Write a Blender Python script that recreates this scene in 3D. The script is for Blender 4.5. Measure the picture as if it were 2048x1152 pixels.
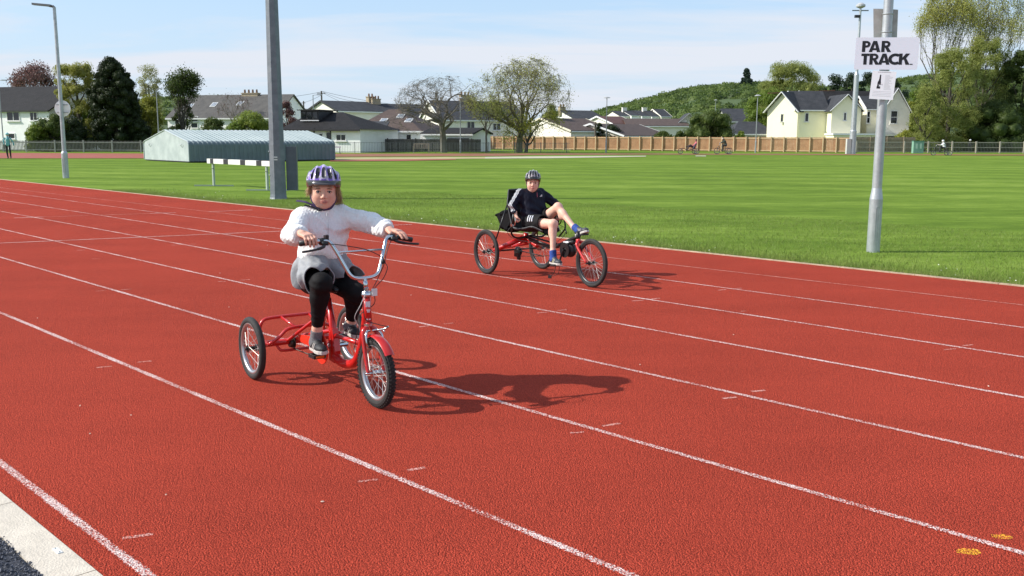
import bpy, math, random
import numpy as np
from mathutils import Vector, Matrix

# ------------------------------------------------------------------ camera, sky, sun, exposure
scene = bpy.context.scene
for _o in list(bpy.data.objects):
    bpy.data.objects.remove(_o)
FPX, PITCH, ROLL, CAMH = 1908.3, 0.157027, 0.003475, 1.5678
FW = np.array([0, math.cos(PITCH), -math.sin(PITCH)])
_r = np.array([1.0, 0, 0]); _u = np.cross(_r, FW)
RT = _r * math.cos(ROLL) + _u * math.sin(ROLL)
UP = -_r * math.sin(ROLL) + _u * math.cos(ROLL)
cd = bpy.data.cameras.new('camera'); cam = bpy.data.objects.new('camera', cd)
scene.collection.objects.link(cam)
cd.sensor_width = 36; cd.lens = FPX / 2048 * 36; cd.clip_end = 4000; cd.clip_start = 0.05
cam.matrix_world = Matrix(((RT[0], UP[0], -FW[0], 0), (RT[1], UP[1], -FW[1], 0), (RT[2], UP[2], -FW[2], CAMH), (0, 0, 0, 1)))
scene.camera = cam
scene.render.engine = 'CYCLES'
scene.view_settings.view_transform = 'Standard'; scene.view_settings.look = 'None'
scene.view_settings.gamma = 1.0; scene.view_settings.exposure = 0.55
SUN_EL, SUN_AZ = math.radians(36), math.radians(-3)          # the sun stands to the left of the riders
SD = Vector((-math.cos(SUN_EL) * math.cos(SUN_AZ), math.cos(SUN_EL) * math.sin(SUN_AZ), math.sin(SUN_EL)))
sl = bpy.data.lights.new('sun', 'SUN'); sl.energy = 4.0; sl.angle = math.radians(0.5); sl.color = (1, .95, .87)
so = bpy.data.objects.new('sun', sl); scene.collection.objects.link(so)
so.rotation_euler = SD.to_track_quat('Z', 'Y').to_euler(); so.location = tuple(SD * 60)
W = bpy.data.worlds.new('World'); scene.world = W; W.use_nodes = True
wt = W.node_tree; wt.nodes.clear()
def wn(t, **k):
    n = wt.nodes.new(t)
    for a, b in k.items(): setattr(n, a, b)
    return n
def wl(a, b): wt.links.new(a, b)
sky = wn('ShaderNodeTexSky', sky_type='NISHITA', sun_disc=False, sun_elevation=SUN_EL,
         sun_rotation=math.radians(-90) + SUN_AZ, altitude=20, air_density=1.0, dust_density=0.6, ozone_density=1.2)
bg = wn('ShaderNodeBackground'); bg.inputs['Strength'].default_value = 0.145
out = wn('ShaderNodeOutputWorld'); tc = wn('ShaderNodeTexCoord'); sp = wn('ShaderNodeSeparateXYZ')
wl(tc.outputs['Generated'], sp.inputs[0])
zc = wn('ShaderNodeMath', operation='MAXIMUM'); wl(sp.outputs['Z'], zc.inputs[0]); zc.inputs[1].default_value = 0.0
za = wn('ShaderNodeMath', operation='ADD'); wl(zc.outputs[0], za.inputs[0]); za.inputs[1].default_value = 0.09
dx = wn('ShaderNodeMath', operation='DIVIDE'); wl(sp.outputs['X'], dx.inputs[0]); wl(za.outputs[0], dx.inputs[1])
dy = wn('ShaderNodeMath', operation='DIVIDE'); wl(sp.outputs['Y'], dy.inputs[0]); wl(za.outputs[0], dy.inputs[1])
cb = wn('ShaderNodeCombineXYZ'); wl(dx.outputs[0], cb.inputs[0]); wl(dy.outputs[0], cb.inputs[1])
mp = wn('ShaderNodeMapping'); wl(cb.outputs[0], mp.inputs[0])
mp.inputs['Rotation'].default_value = (0, 0, math.radians(-14)); mp.inputs['Scale'].default_value = (.5, 1.1, 1); mp.inputs['Location'].default_value = (7.2, 2.9, 0)
n1 = wn('ShaderNodeTexNoise'); wl(mp.outputs[0], n1.inputs['Vector']); n1.inputs['Scale'].default_value = .6; n1.inputs['Detail'].default_value = 9; n1.inputs['Roughness'].default_value = .58; n1.inputs['Distortion'].default_value = .35
r1 = wn('ShaderNodeMapRange'); wl(n1.outputs['Fac'], r1.inputs['Value']); r1.inputs['From Min'].default_value = .44; r1.inputs['From Max'].default_value = .60; r1.inputs['To Max'].default_value = .95
hz = wn('ShaderNodeMapRange'); wl(zc.outputs[0], hz.inputs['Value']); hz.inputs['From Min'].default_value = 0.02; hz.inputs['From Max'].default_value = .55; hz.inputs['To Min'].default_value = .9; hz.inputs['To Max'].default_value = .1
tn = wn('ShaderNodeMapRange'); wl(zc.outputs[0], tn.inputs['Value']); tn.inputs['From Min'].default_value = 0.03; tn.inputs['From Max'].default_value = .2
tint = wn('ShaderNodeMix', data_type='RGBA'); wl(tn.outputs[0], tint.inputs['Factor']); tint.inputs[6].default_value = (2.85, 3.5, 4.3, 1); tint.inputs[7].default_value = (2.0, 3.05, 4.45, 1)
mh = wn('ShaderNodeMix', data_type='RGBA'); wl(hz.outputs[0], mh.inputs['Factor']); wl(sky.outputs[0], mh.inputs[6]); wl(tint.outputs[2], mh.inputs[7])
mix = wn('ShaderNodeMix', data_type='RGBA'); wl(r1.outputs[0], mix.inputs['Factor'])
wl(mh.outputs[2], mix.inputs[6]); mix.inputs[7].default_value = (3.75, 3.95, 4.35, 1)
wl(mix.outputs[2], bg.inputs['Color']); wl(bg.outputs[0], out.inputs[0])

# ------------------------------------------------------------------ pixel helpers (photo pixel + real depth -> world point)
def ray(x, y): return FW * FPX + RT * (x - 1024) - UP * (y - 576)
def at(x, y, Y):
    d = ray(x, y); t = Y / d[1]; return np.array([d[0] * t, Y, CAMH + d[2] * t])
def gp(x, y, z=0.0):
    d = ray(x, y); t = (z - CAMH) / d[2]; return np.array([d[0] * t, d[1] * t, z])

# ------------------------------------------------------------------ mesh helpers
class MB:
    def __init__(s): s.v = []; s.q = []; s.t = []; s.n = 0; s.ng = []
    def add(s, v, q=None, t=None):
        v = np.asarray(v, dtype=np.float64).reshape(-1, 3)
        if q is not None and len(q): s.q.append(np.asarray(q, dtype=np.int64).reshape(-1, 4) + s.n)
        if t is not None and len(t): s.t.append(np.asarray(t, dtype=np.int64).reshape(-1, 3) + s.n)
        s.v.append(v); s.n += len(v); return s
    def poly(s, pts):                       # one flat n-gon
        s.ng.append([s.n + i for i in range(len(pts))]); s.v.append(np.asarray(pts, float)); s.n += len(pts); return s
    def box(s, c, size, R=None):
        c = np.asarray(c, float); h = np.asarray(size, float) / 2
        v = np.array([[x, y, z] for x in (-1, 1) for y in (-1, 1) for z in (-1, 1)]) * h
        if R is not None: v = v @ np.asarray(R).T
        return s.add(v + c, q=[[0, 1, 3, 2], [4, 6, 7, 5], [0, 4, 5, 1], [2, 3, 7, 6], [0, 2, 6, 4], [1, 5, 7, 3]])
    def bar(s, a, b, w, h, up=(0, 0, 1)):    # a box from a to b
        a = np.asarray(a, float); b = np.asarray(b, float); d = b - a; L = np.linalg.norm(d); d = d / L
        u = np.asarray(up, float); x = np.cross(d, u)
        if np.linalg.norm(x) < 1e-6: x = np.cross(d, (1, 0, 0))
        x /= np.linalg.norm(x); y = np.cross(x, d)
        return s.box((a + b) / 2, (w, h, L), np.column_stack([x, y, d]))
    def tube(s, pts, r, n=8, cap=True, closed=False):
        P = np.asarray(pts, float); m = len(P); r = np.broadcast_to(np.asarray(r, float), (m,))
        T = np.zeros_like(P)
        if closed: T = np.roll(P, -1, 0) - np.roll(P, 1, 0)
        else: T[1:-1] = P[2:] - P[:-2]; T[0] = P[1] - P[0]; T[-1] = P[-1] - P[-2]
        T /= np.maximum(np.linalg.norm(T, axis=1, keepdims=True), 1e-9)
        a0 = np.array([0, 0, 1.0]) if abs(T[0][2]) < .9 else np.array([1.0, 0, 0])
        x = np.cross(T[0], a0); x /= np.linalg.norm(x); rings = []
        ang = np.arange(n) * 2 * math.pi / n
        for i in range(m):
            x = x - T[i] * (x @ T[i]); x /= max(np.linalg.norm(x), 1e-9); y = np.cross(T[i], x)
            rings.append(P[i] + r[i] * (np.cos(ang)[:, None] * x + np.sin(ang)[:, None] * y))
        v = np.concatenate(rings); q = []
        for i in range(m if closed else m - 1):
            j = (i + 1) % m
            for k in range(n):
                l = (k + 1) % n; q.append([i * n + k, i * n + l, j * n + l, j * n + k])
        t = []
        if cap and not closed:
            v = np.concatenate([v, P[:1], P[-1:]]); a, b = m * n, m * n + 1
            for k in range(n):
                l = (k + 1) % n; t.append([a, l, k]); t.append([b, (m - 1) * n + k, (m - 1) * n + l])
        return s.add(v, q=q, t=t)
    def ball(s, c, r, R=None, n=12, m=8):
        c = np.asarray(c, float); r = np.broadcast_to(np.asarray(r, float), (3,)); v = [(0, 0, 1)]
        for i in range(1, m):
            th = math.pi * i / m
            for k in range(n):
                a = 2 * math.pi * k / n; v.append((math.sin(th) * math.cos(a), math.sin(th) * math.sin(a), math.cos(th)))
        v.append((0, 0, -1)); v = np.array(v) * r
        if R is not None: v = v @ np.asarray(R).T
        q = []; t = []
        for i in range(m - 2):
            for k in range(n):
                l = (k + 1) % n; q.append([1 + i * n + k, 1 + (i + 1) * n + k, 1 + (i + 1) * n + l, 1 + i * n + l])
        for k in range(n):
            l = (k + 1) % n; t.append([0, 1 + k, 1 + l]); e = 1 + (m - 2) * n; t.append([len(v) - 1, e + l, e + k])
        return s.add(v + c, q=q, t=t)
    def lathe(s, prof, c=(0, 0, 0), n=24, R=None):   # prof: (radius, height) about local z
        pr = np.asarray(prof, float); ang = np.arange(n) * 2 * math.pi / n; m = len(pr)
        v = np.concatenate([np.column_stack([p[0] * np.cos(ang), p[0] * np.sin(ang), np.full(n, p[1])]) for p in pr])
        if R is not None: v = v @ np.asarray(R).T
        q = [[i * n + k, i * n + (k + 1) % n, (i + 1) * n + (k + 1) % n, (i + 1) * n + k] for i in range(m - 1) for k in range(n)]
        return s.add(v + np.asarray(c, float), q=q)
    def prism(s, pts, a, b):                 # extrude polygon pts (3D) by vectors a..b
        P = np.asarray(pts, float); n = len(P); a = np.asarray(a, float); b = np.asarray(b, float)
        s.poly(P + b); s.poly((P + a)[::-1])
        v = np.concatenate([P + a, P + b]); return s.add(v, q=[[i, (i + 1) % n, n + (i + 1) % n, n + i] for i in range(n)])
    def build(s, name, m, parent=None, smooth=False, col=None, loc=None):
        me = bpy.data.meshes.new(name)
        V = np.concatenate(s.v) if s.v else np.zeros((0, 3))
        Q = np.concatenate(s.q) if s.q else np.zeros((0, 4), int); T = np.concatenate(s.t) if s.t else np.zeros((0, 3), int)
        ng = s.ng; nl = np.concatenate([Q.ravel(), T.ravel(), np.array([i for g in ng for i in g], int)]).astype(np.int32)
        sz = np.concatenate([np.full(len(Q), 4), np.full(len(T), 3), np.array([len(g) for g in ng], int)]).astype(np.int32)
        me.vertices.add(len(V)); me.vertices.foreach_set('co', V.ravel().astype(np.float32))
        me.loops.add(len(nl)); me.loops.foreach_set('vertex_index', nl)
        me.polygons.add(len(sz)); st = np.concatenate([[0], np.cumsum(sz)[:-1]]).astype(np.int32) if len(sz) else np.zeros(0, np.int32)
        me.polygons.foreach_set('loop_start', st)
        me.polygons.foreach_set('use_smooth', np.full(len(sz), bool(smooth)))
        me.update(calc_edges=True)
        if col is not None:
            ca = me.color_attributes.new('col', 'FLOAT_COLOR', 'POINT'); c4 = np.ones((len(V), 4), np.float32); c4[:, :3] = col
            ca.data.foreach_set('color', c4.ravel())
        if m is not None: me.materials.append(m)
        o = bpy.data.objects.new(name, me); scene.collection.objects.link(o)
        if parent is not None: o.parent = parent
        if loc is not None: o.location = loc
        return o
def tag(o, label, cat, group=None):
    o['label'] = label; o['category'] = cat
    if group: o['group'] = group
    return o
def thing(name, label, cat, loc=(0, 0, 0), rz=0.0, group=None):
    o = bpy.data.objects.new(name, None); scene.collection.objects.link(o); o.empty_display_size = .1
    o.location = loc; o.rotation_euler = (0, 0, rz); return tag(o, label, cat, group)
def struct(o, kind='structure'): o['kind'] = kind; return o
def rotz(a): c, s = math.cos(a), math.sin(a); return np.array([[c, -s, 0], [s, c, 0], [0, 0, 1.0]])
def smooth_path(pts, k=6):                  # Catmull-Rom
    P = np.asarray(pts, float); Q = np.concatenate([[2 * P[0] - P[1]], P, [2 * P[-1] - P[-2]]]); o = []
    for i in range(1, len(Q) - 2):
        for j in range(k):
            t = j / k; a, b, c, d = Q[i - 1], Q[i], Q[i + 1], Q[i + 2]
            o.append(.5 * ((2 * b) + (-a + c) * t + (2 * a - 5 * b + 4 * c - d) * t * t + (-a + 3 * b - 3 * c + d) * t ** 3))
    o.append(P[-1]); return np.array(o)
def copy_tree(o, parent=None):
    c = o.copy(); scene.collection.objects.link(c)
    if parent is not None: c.parent = parent
    for ch in list(o.children): copy_tree(ch, c)
    return c

# ------------------------------------------------------------------ materials
MATS = {}
def mat(key, rgb, rough=.7, metal=0.0, var=0.0, vs=4.0, bump=0.0, bs=40.0, spec=.5, rgb2=None, vcol=False, detail=5, coat=0.0, sheen=0.0, sub=0.0, trans=0.0, bd=.01):
    if key in MATS: return MATS[key]
    m = bpy.data.materials.new(key); m.use_nodes = True; nt = m.node_tree; b = nt.nodes['Principled BSDF']; MATS[key] = m
    b.inputs['Roughness'].default_value = rough; b.inputs['Metallic'].default_value = metal
    b.inputs['Specular IOR Level'].default_value = spec; b.inputs['Coat Weight'].default_value = coat; b.inputs['Coat Roughness'].default_value = .1
    if sheen > .3: b.inputs['Sheen Weight'].default_value = sheen; b.inputs['Sheen Roughness'].default_value = .5
    if sub: b.inputs['Subsurface Weight'].default_value = sub; b.inputs['Subsurface Radius'].default_value = (.012, .005, .003); b.inputs['Subsurface Scale'].default_value = 1.0
    if trans: b.inputs['Transmission Weight'].default_value = trans
    t = nt.nodes.new('ShaderNodeTexCoord')
    if vcol:
        src = nt.nodes.new('ShaderNodeAttribute'); src.attribute_name = 'col'; base = src.outputs['Color']
    else: base = None
    if var > 0 or rgb2 is not None:
        n = nt.nodes.new('ShaderNodeTexNoise'); n.inputs['Scale'].default_value = vs; n.inputs['Detail'].default_value = detail; n.inputs['Roughness'].default_value = .65
        nt.links.new(t.outputs['Object'], n.inputs['Vector'])
        r = nt.nodes.new('ShaderNodeMapRange'); nt.links.new(n.outputs['Fac'], r.inputs['Value']); r.inputs['From Min'].default_value = .3; r.inputs['From Max'].default_value = .7
        mx = nt.nodes.new('ShaderNodeMix'); mx.data_type = 'RGBA'; nt.links.new(r.outputs[0], mx.inputs['Factor'])
        if rgb2 is not None:
            mx.inputs[6].default_value = (*rgb, 1); mx.inputs[7].default_value = (*rgb2, 1)
        elif base is None:
            mx.inputs[6].default_value = (*[c * (1 - var) for c in rgb], 1); mx.inputs[7].default_value = (*[min(1, c * (1 + var)) for c in rgb], 1)
        else:
            mx.inputs[6].default_value = (1 - var, 1 - var, 1 - var, 1); mx.inputs[7].default_value = (1 + var, 1 + var, 1 + var, 1)
            mm = nt.nodes.new('ShaderNodeMix'); mm.data_type = 'RGBA'; mm.blend_type = 'MULTIPLY'; mm.inputs['Factor'].default_value = 1
            nt.links.new(base, mm.inputs[6]); nt.links.new(mx.outputs[2], mm.inputs[7]); mx = mm
        base = mx.outputs[2]
    if base is not None: nt.links.new(base, b.inputs['Base Color'])
    else: b.inputs['Base Color'].default_value = (*rgb, 1)
    if bump > 0:
        n2 = nt.nodes.new('ShaderNodeTexNoise'); n2.inputs['Scale'].default_value = bs; n2.inputs['Detail'].default_value = 4
        nt.links.new(t.outputs['Object'], n2.inputs['Vector'])
        bp = nt.nodes.new('ShaderNodeBump'); bp.inputs['Strength'].default_value = bump; bp.inputs['Distance'].default_value = bd
        nt.links.new(n2.outputs['Fac'], bp.inputs['Height']); nt.links.new(bp.outputs[0], b.inputs['Normal'])
    return m
def leafmat(key, rgb, rgb2, vs=1.5, tl=.35):
    if key in MATS: return MATS[key]
    m = mat(key, rgb, rough=.55, rgb2=rgb2, vs=vs, spec=.25); nt = m.node_tree; b = nt.nodes['Principled BSDF']
    tr = nt.nodes.new('ShaderNodeBsdfTranslucent'); ms = nt.nodes.new('ShaderNodeMixShader'); ms.inputs[0].default_value = tl
    src = b.inputs['Base Color'].links[0].from_socket
    hs = nt.nodes.new('ShaderNodeHueSaturation'); hs.inputs['Value'].default_value = 1.5; hs.inputs['Hue'].default_value = .49; nt.links.new(src, hs.inputs['Color']); nt.links.new(hs.outputs[0], tr.inputs['Color'])
    o = [n for n in nt.nodes if n.type == 'OUTPUT_MATERIAL'][0]
    nt.links.new(b.outputs[0], ms.inputs[1]); nt.links.new(tr.outputs[0], ms.inputs[2]); nt.links.new(ms.outputs[0], o.inputs[0]); return m
# ------------------------------------------------------------------ ground materials
def nd(m): return m.node_tree.nodes, m.node_tree.links
def track_mat(key, paint=None):
    m = bpy.data.materials.new(key); m.use_nodes = True; N, L = nd(m); b = N['Principled BSDF']; b.inputs['Roughness'].default_value = .95; b.inputs['Specular IOR Level'].default_value = .08
    t = N.new('ShaderNodeTexCoord')
    v = N.new('ShaderNodeTexVoronoi'); v.inputs['Scale'].default_value = 150; L.new(t.outputs['Object'], v.inputs['Vector'])
    big = N.new('ShaderNodeTexNoise'); big.inputs['Scale'].default_value = .55; big.inputs['Detail'].default_value = 6; big.inputs['Roughness'].default_value = .6; L.new(t.outputs['Object'], big.inputs['Vector'])
    fine = N.new('ShaderNodeTexNoise'); fine.inputs['Scale'].default_value = 170; fine.inputs['Detail'].default_value = 2; fine.inputs['Roughness'].default_value = .6; L.new(t.outputs['Object'], fine.inputs['Vector'])
    cr = N.new('ShaderNodeValToRGB'); e = cr.color_ramp; e.elements[0].position = .33; e.elements[0].color = (.155, .024, .016, 1); e.elements[1].position = .66; e.elements[1].color = (.60, .095, .052, 1)
    k = e.elements.new(.5); k.color = (.385, .048, .027, 1)
    L.new(fine.outputs['Fac'], cr.inputs[0])
    r2 = N.new('ShaderNodeMapRange'); L.new(big.outputs['Fac'], r2.inputs['Value']); r2.inputs['From Min'].default_value = .3; r2.inputs['From Max'].default_value = .7; r2.inputs['To Min'].default_value = .90; r2.inputs['To Max'].default_value = 1.09
    mu = N.new('ShaderNodeMix'); mu.data_type = 'RGBA'; mu.blend_type = 'MULTIPLY'; mu.inputs['Factor'].default_value = 1; L.new(cr.outputs[0], mu.inputs[6]); L.new(r2.outputs[0], mu.inputs[7])
    # smeared worn streaks along the lanes
    mp = N.new('ShaderNodeMapping'); mp.inputs['Rotation'].default_value = (0, 0, math.radians(45.6)); mp.inputs['Scale'].default_value = (.25, 2.2, 1); L.new(t.outputs['Object'], mp.inputs[0])
    st = N.new('ShaderNodeTexNoise'); st.inputs['Scale'].default_value = 1.3; st.inputs['Detail'].default_value = 5; L.new(mp.outputs[0], st.inputs['Vector'])
    r3 = N.new('ShaderNodeMapRange'); L.new(st.outputs['Fac'], r3.inputs['Value']); r3.inputs['From Min'].default_value = .35; r3.inputs['From Max'].default_value = .7; r3.inputs['To Min'].default_value = .965; r3.inputs['To Max'].default_value = 1.045
    mu2 = N.new('ShaderNodeMix'); mu2.data_type = 'RGBA'; mu2.blend_type = 'MULTIPLY'; mu2.inputs['Factor'].default_value = 1; L.new(mu.outputs[2], mu2.inputs[6]); L.new(r3.outputs[0], mu2.inputs[7])
    last = mu2.outputs[2]
    if paint is not None:
        uv = N.new('ShaderNodeUVMap'); uv.uv_map = 'UVMap'; sx = N.new('ShaderNodeSeparateXYZ'); L.new(uv.outputs[0], sx.inputs[0])
        # v = 0..1 across the painted line; fade at the ragged edges
        a = N.new('ShaderNodeMath'); a.operation = 'PINGPONG'; a.inputs[1].default_value = .5; L.new(sx.outputs['Y'], a.inputs[0])
        ed = N.new('ShaderNodeMapRange'); L.new(a.outputs[0], ed.inputs['Value']); ed.inputs['From Max'].default_value = .22; ed.inputs['To Min'].default_value = -.22; ed.inputs['To Max'].default_value = .0
        ns = N.new('ShaderNodeTexNoise'); ns.inputs['Scale'].default_value = 95; ns.inputs['Detail'].default_value = 3; ns.inputs['Roughness'].default_value = .8; L.new(t.outputs['Object'], ns.inputs['Vector'])
        nb = N.new('ShaderNodeTexNoise'); nb.inputs['Scale'].default_value = 2.2; nb.inputs['Detail'].default_value = 4; L.new(t.outputs['Object'], nb.inputs['Vector'])
        s1 = N.new('ShaderNodeMath'); s1.operation = 'ADD'; L.new(ns.outputs['Fac'], s1.inputs[0]); L.new(ed.outputs[0], s1.inputs[1])
        s2 = N.new('ShaderNodeMath'); s2.operation = 'MULTIPLY_ADD'; L.new(nb.outputs['Fac'], s2.inputs[0]); s2.inputs[1].default_value = .25; L.new(s1.outputs[0], s2.inputs[2])
        th = N.new('ShaderNodeMapRange'); L.new(s2.outputs[0], th.inputs['Value']); th.inputs['From Min'].default_value = paint[3]; th.inputs['From Max'].default_value = paint[3] + .06
        pm = N.new('ShaderNodeMix'); pm.data_type = 'RGBA'; L.new(th.outputs[0], pm.inputs['Factor']); L.new(last, pm.inputs[6]); pm.inputs[7].default_value = (*paint[:3], 1); last = pm.outputs[2]
    sc_ = N.new('ShaderNodeSeparateColor'); L.new(v.outputs['Color'], sc_.inputs[0]); rv = N.new('ShaderNodeMapRange'); L.new(sc_.outputs[0], rv.inputs['Value']); rv.inputs['To Min'].default_value = .76; rv.inputs['To Max'].default_value = 1.22
    mv = N.new('ShaderNodeMix'); mv.data_type = 'RGBA'; mv.blend_type = 'MULTIPLY'; mv.inputs['Factor'].default_value = 1; L.new(last, mv.inputs[6]); L.new(rv.outputs[0], mv.inputs[7]); last = mv.outputs[2]
    L.new(last, b.inputs['Base Color'])
    hv = N.new('ShaderNodeMath'); hv.operation = 'MULTIPLY_ADD'; L.new(v.outputs['Distance'], hv.inputs[0]); hv.inputs[1].default_value = -1.3; L.new(fine.outputs['Fac'], hv.inputs[2])
    bp = N.new('ShaderNodeBump'); bp.inputs['Strength'].default_value = 1.0; bp.inputs['Distance'].default_value = .006; L.new(hv.outputs[0], bp.inputs['Height']); L.new(bp.outputs[0], b.inputs['Normal'])
    MATS[key] = m; return m
def grass_mat():
    m = bpy.data.materials.new('grass'); m.use_nodes = True; N, L = nd(m); b = N['Principled BSDF']; b.inputs['Roughness'].default_value = .95; b.inputs['Specular IOR Level'].default_value = .05
    t = N.new('ShaderNodeTexCoord')
    mp = N.new('ShaderNodeMapping'); mp.inputs['Rotation'].default_value = (0, 0, math.radians(8)); L.new(t.outputs['Object'], mp.inputs[0])
    w = N.new('ShaderNodeTexWave'); w.wave_type = 'BANDS'; w.bands_direction = 'Y'; w.inputs['Scale'].default_value = .085; w.inputs['Distortion'].default_value = 3.5; w.inputs['Detail'].default_value = 3; w.inputs['Detail Scale'].default_value = .8; L.new(mp.outputs[0], w.inputs['Vector'])
    ms = N.new('ShaderNodeMapping'); ms.inputs['Scale'].default_value = (.42, 1.0, 1); ms.inputs['Rotation'].default_value = (0, 0, math.radians(8)); L.new(t.outputs['Object'], ms.inputs[0])
    n1 = N.new('ShaderNodeTexNoise'); n1.inputs['Scale'].default_value = 1.6; n1.inputs['Detail'].default_value = 8; n1.inputs['Roughness'].default_value = .72; L.new(ms.outputs[0], n1.inputs['Vector'])
    n2 = N.new('ShaderNodeTexNoise'); n2.inputs['Scale'].default_value = 22; n2.inputs['Detail'].default_value = 5; n2.inputs['Roughness'].default_value = .8; L.new(t.outputs['Object'], n2.inputs['Vector'])
    n3 = N.new('ShaderNodeTexNoise'); n3.inputs['Scale'].default_value = .09; n3.inputs['Detail'].default_value = 4; L.new(t.outputs['Object'], n3.inputs['Vector'])
    def ma(op, a, b_, c=None):
        x = N.new('ShaderNodeMath'); x.operation = op
        for i, q in enumerate((a, b_, c)):
            if q is None: continue
            if isinstance(q, (int, float)): x.inputs[i].default_value = q
            else: L.new(q, x.inputs[i])
        return x.outputs[0]
    s = ma('MULTIPLY', w.outputs['Fac'], .125); s = ma('MULTIPLY_ADD', n1.outputs['Fac'], .85, s); s = ma('MULTIPLY_ADD', n2.outputs['Fac'], .55, s); s = ma('MULTIPLY_ADD', n3.outputs['Fac'], .52, s)
    cr = N.new('ShaderNodeValToRGB'); e = cr.color_ramp; e.elements[0].position = .72 / 2; e.elements[0].color = (.066, .118, .015, 1); e.elements[1].position = 1.32 / 2 + .05; e.elements[1].color = (.31, .38, .09, 1)
    k = e.elements.new(.5); k.color = (.126, .203, .026, 1); k = e.elements.new(.57); k.color = (.172, .258, .038, 1)
    s = ma('MULTIPLY', s, .5); L.new(s, cr.inputs[0]); L.new(cr.outputs[0], b.inputs['Base Color'])
    bp = N.new('ShaderNodeBump'); bp.inputs['Strength'].default_value = .6; bp.inputs['Distance'].default_value = .03; L.new(n2.outputs['Fac'], bp.inputs['Height']); L.new(bp.outputs[0], b.inputs['Normal'])
    MATS['grass'] = m; return m
GRASS = grass_mat(); TRACK = track_mat('track_rubber'); PAINT = track_mat('white_line_paint', (.80, .64, .60, .590)); FAINT = track_mat('worn_line_paint', (.74, .42, .36, .60)); YEL = track_mat('yellow_paint', (.85, .42, .04, .60))

# ------------------------------------------------------------------ ground, track, kerbs, lines
def sheet(name, pts, z, m, uv=False):
    mb = MB(); P = np.array([[p[0], p[1], z] for p in pts]); mb.poly(P); o = mb.build(name, m); return struct(o)
sheet('ground', [(-900, -60), (900, -60), (900, 900), (-900, 900)], -.02, GRASS)
LF = {0: [(0, 360), (240, 383), (560, 417.6), (760, 440), (1160, 480), (1808, 550.5), (2048, 573)],
 1: [(560, 440), (760, 462), (1560, 555), (1808, 583), (2048, 610)],
 2: [(240, 414.6), (560, 457.5), (760, 485.5), (1160, 536), (1240, 548), (1560, 591), (1808, 623.5), (2048, 655)],
 3: [(0, 400), (240, 436), (560, 486), (760, 516), (1160, 578), (1240, 591), (1560, 638.5), (1808, 677), (2048, 714.5)],
 4: [(0, 423), (240, 466.5), (560, 524), (760, 560), (1160, 633), (1240, 646), (1560, 705), (1808, 752), (2048, 796)],
 5: [(0, 459.5), (240, 512), (560, 582), (760, 626), (1240, 732.5), (1560, 806), (1808, 863), (2048, 917)],
 6: [(0, 515), (240, 584.5), (1240, 870), (1808, 1040), (2048, 1109)],
 7: [(0, 627), (500, 829), (1265, 1152)], 8: [(0, 925), (300, 1152)]}
PAINT2 = track_mat('crossing_line_paint', (.80, .62, .58, .53))
TD = np.array([math.cos(.7954), -math.sin(.7954)]); TN = np.array([math.sin(.7954), math.cos(.7954)])
def lane(k):                                # lane line as v = a + b*u in track axes
    g = np.array([gp(*p)[:2] for p in LF[k]]); u, v = g @ TD, g @ TN
    w = 1 / np.maximum(1, np.hypot(g[:, 0], g[:, 1])); A = np.column_stack([w, w * u])
    if len(u) == 2: c = np.linalg.solve(np.column_stack([np.ones(2), u]), v)
    else: c = np.linalg.lstsq(A, w * v, rcond=None)[0]
    return c
def tp(u, v): return np.array([*(TD * u + TN * v)])
LANES = {k: lane(k) for k in LF}
LANES[8] = np.array([LANES[8][0], LANES[7][1]]) if abs(LANES[8][1]) > .08 else LANES[8]
c0 = LANES[0]; U0, U1 = -75, 40
# the rubber surface, from the outer kerb to the inner kerb
c8 = LANES[8]; KO = .165                     # outer margin beyond the last line
inner = [tp(u, c0[0] + c0[1] * u) for u in (U0, U1)]; outer = [tp(u, c8[0] + c8[1] * u - KO) for u in (U0, U1)]
sheet('running_track', [*outer, *inner[::-1]], 0.0, TRACK)
def strip(name, a, b, w, z, m, n=40, wob=0.0, seed=0):
    a = np.asarray(a, float)[:2]; b = np.asarray(b, float)[:2]; d = b - a; L = np.linalg.norm(d); d /= L; nn = np.array([-d[1], d[0]])
    rg = np.random.default_rng(seed); t = np.linspace(0, 1, n + 1); me_v = []
    off = np.cumsum(rg.normal(0, wob, n + 1)); off -= np.linspace(off[0], off[-1], n + 1)
    for i, s_ in enumerate(t):
        c = a + d * L * s_ + nn * off[i]
        me_v += [[*(c - nn * w / 2), z], [*(c + nn * w / 2), z]]
    mb = MB(); mb.add(me_v, q=[[2 * i, 2 * i + 2, 2 * i + 3, 2 * i + 1] for i in range(n)]); o = mb.build(name, m)
    uvl = o.data.uv_layers.new(name='UVMap'); vi = np.zeros(len(o.data.loops), np.int32); o.data.loops.foreach_get('vertex_index', vi)
    uvs = np.column_stack([(vi // 2) / n, (vi % 2).astype(float)]); uvl.data.foreach_set('uv', uvs.ravel().astype(np.float32)); return struct(o)
for k in range(1, 9):
    c = LANES[k]; a, b = tp(U0, c[0] + c[1] * U0), tp(U1, c[0] + c[1] * U1)
    strip('lane_line', a, b, .052 if k > 2 else .045, .0015, PAINT if k > 1 else FAINT, 300, .0005, k)
def mark(name, p, q, w, m, z=.0025, ext=1.0):
    return strip(name, gp(*p), gp(*q), w, z, m, 24, .0006 if name == 'tick_mark' else 0.0, abs(int(p[0])))
MBTW = 0
mark('crossing_line', (-60, 489), (562, 462.5), .05, PAINT2)
mark('crossing_line', (28, 436), (88, 434), .05, PAINT2); mark('crossing_line', (300, 427), (352, 425.5), .05, PAINT2); mark('crossing_line', (418, 423.3), (505, 420), .05, PAINT2)
mark('crossing_line', (88, 434), (300, 427), .05, FAINT); mark('crossing_line', (784, 450.5), (824, 449), .05, PAINT2)
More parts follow.
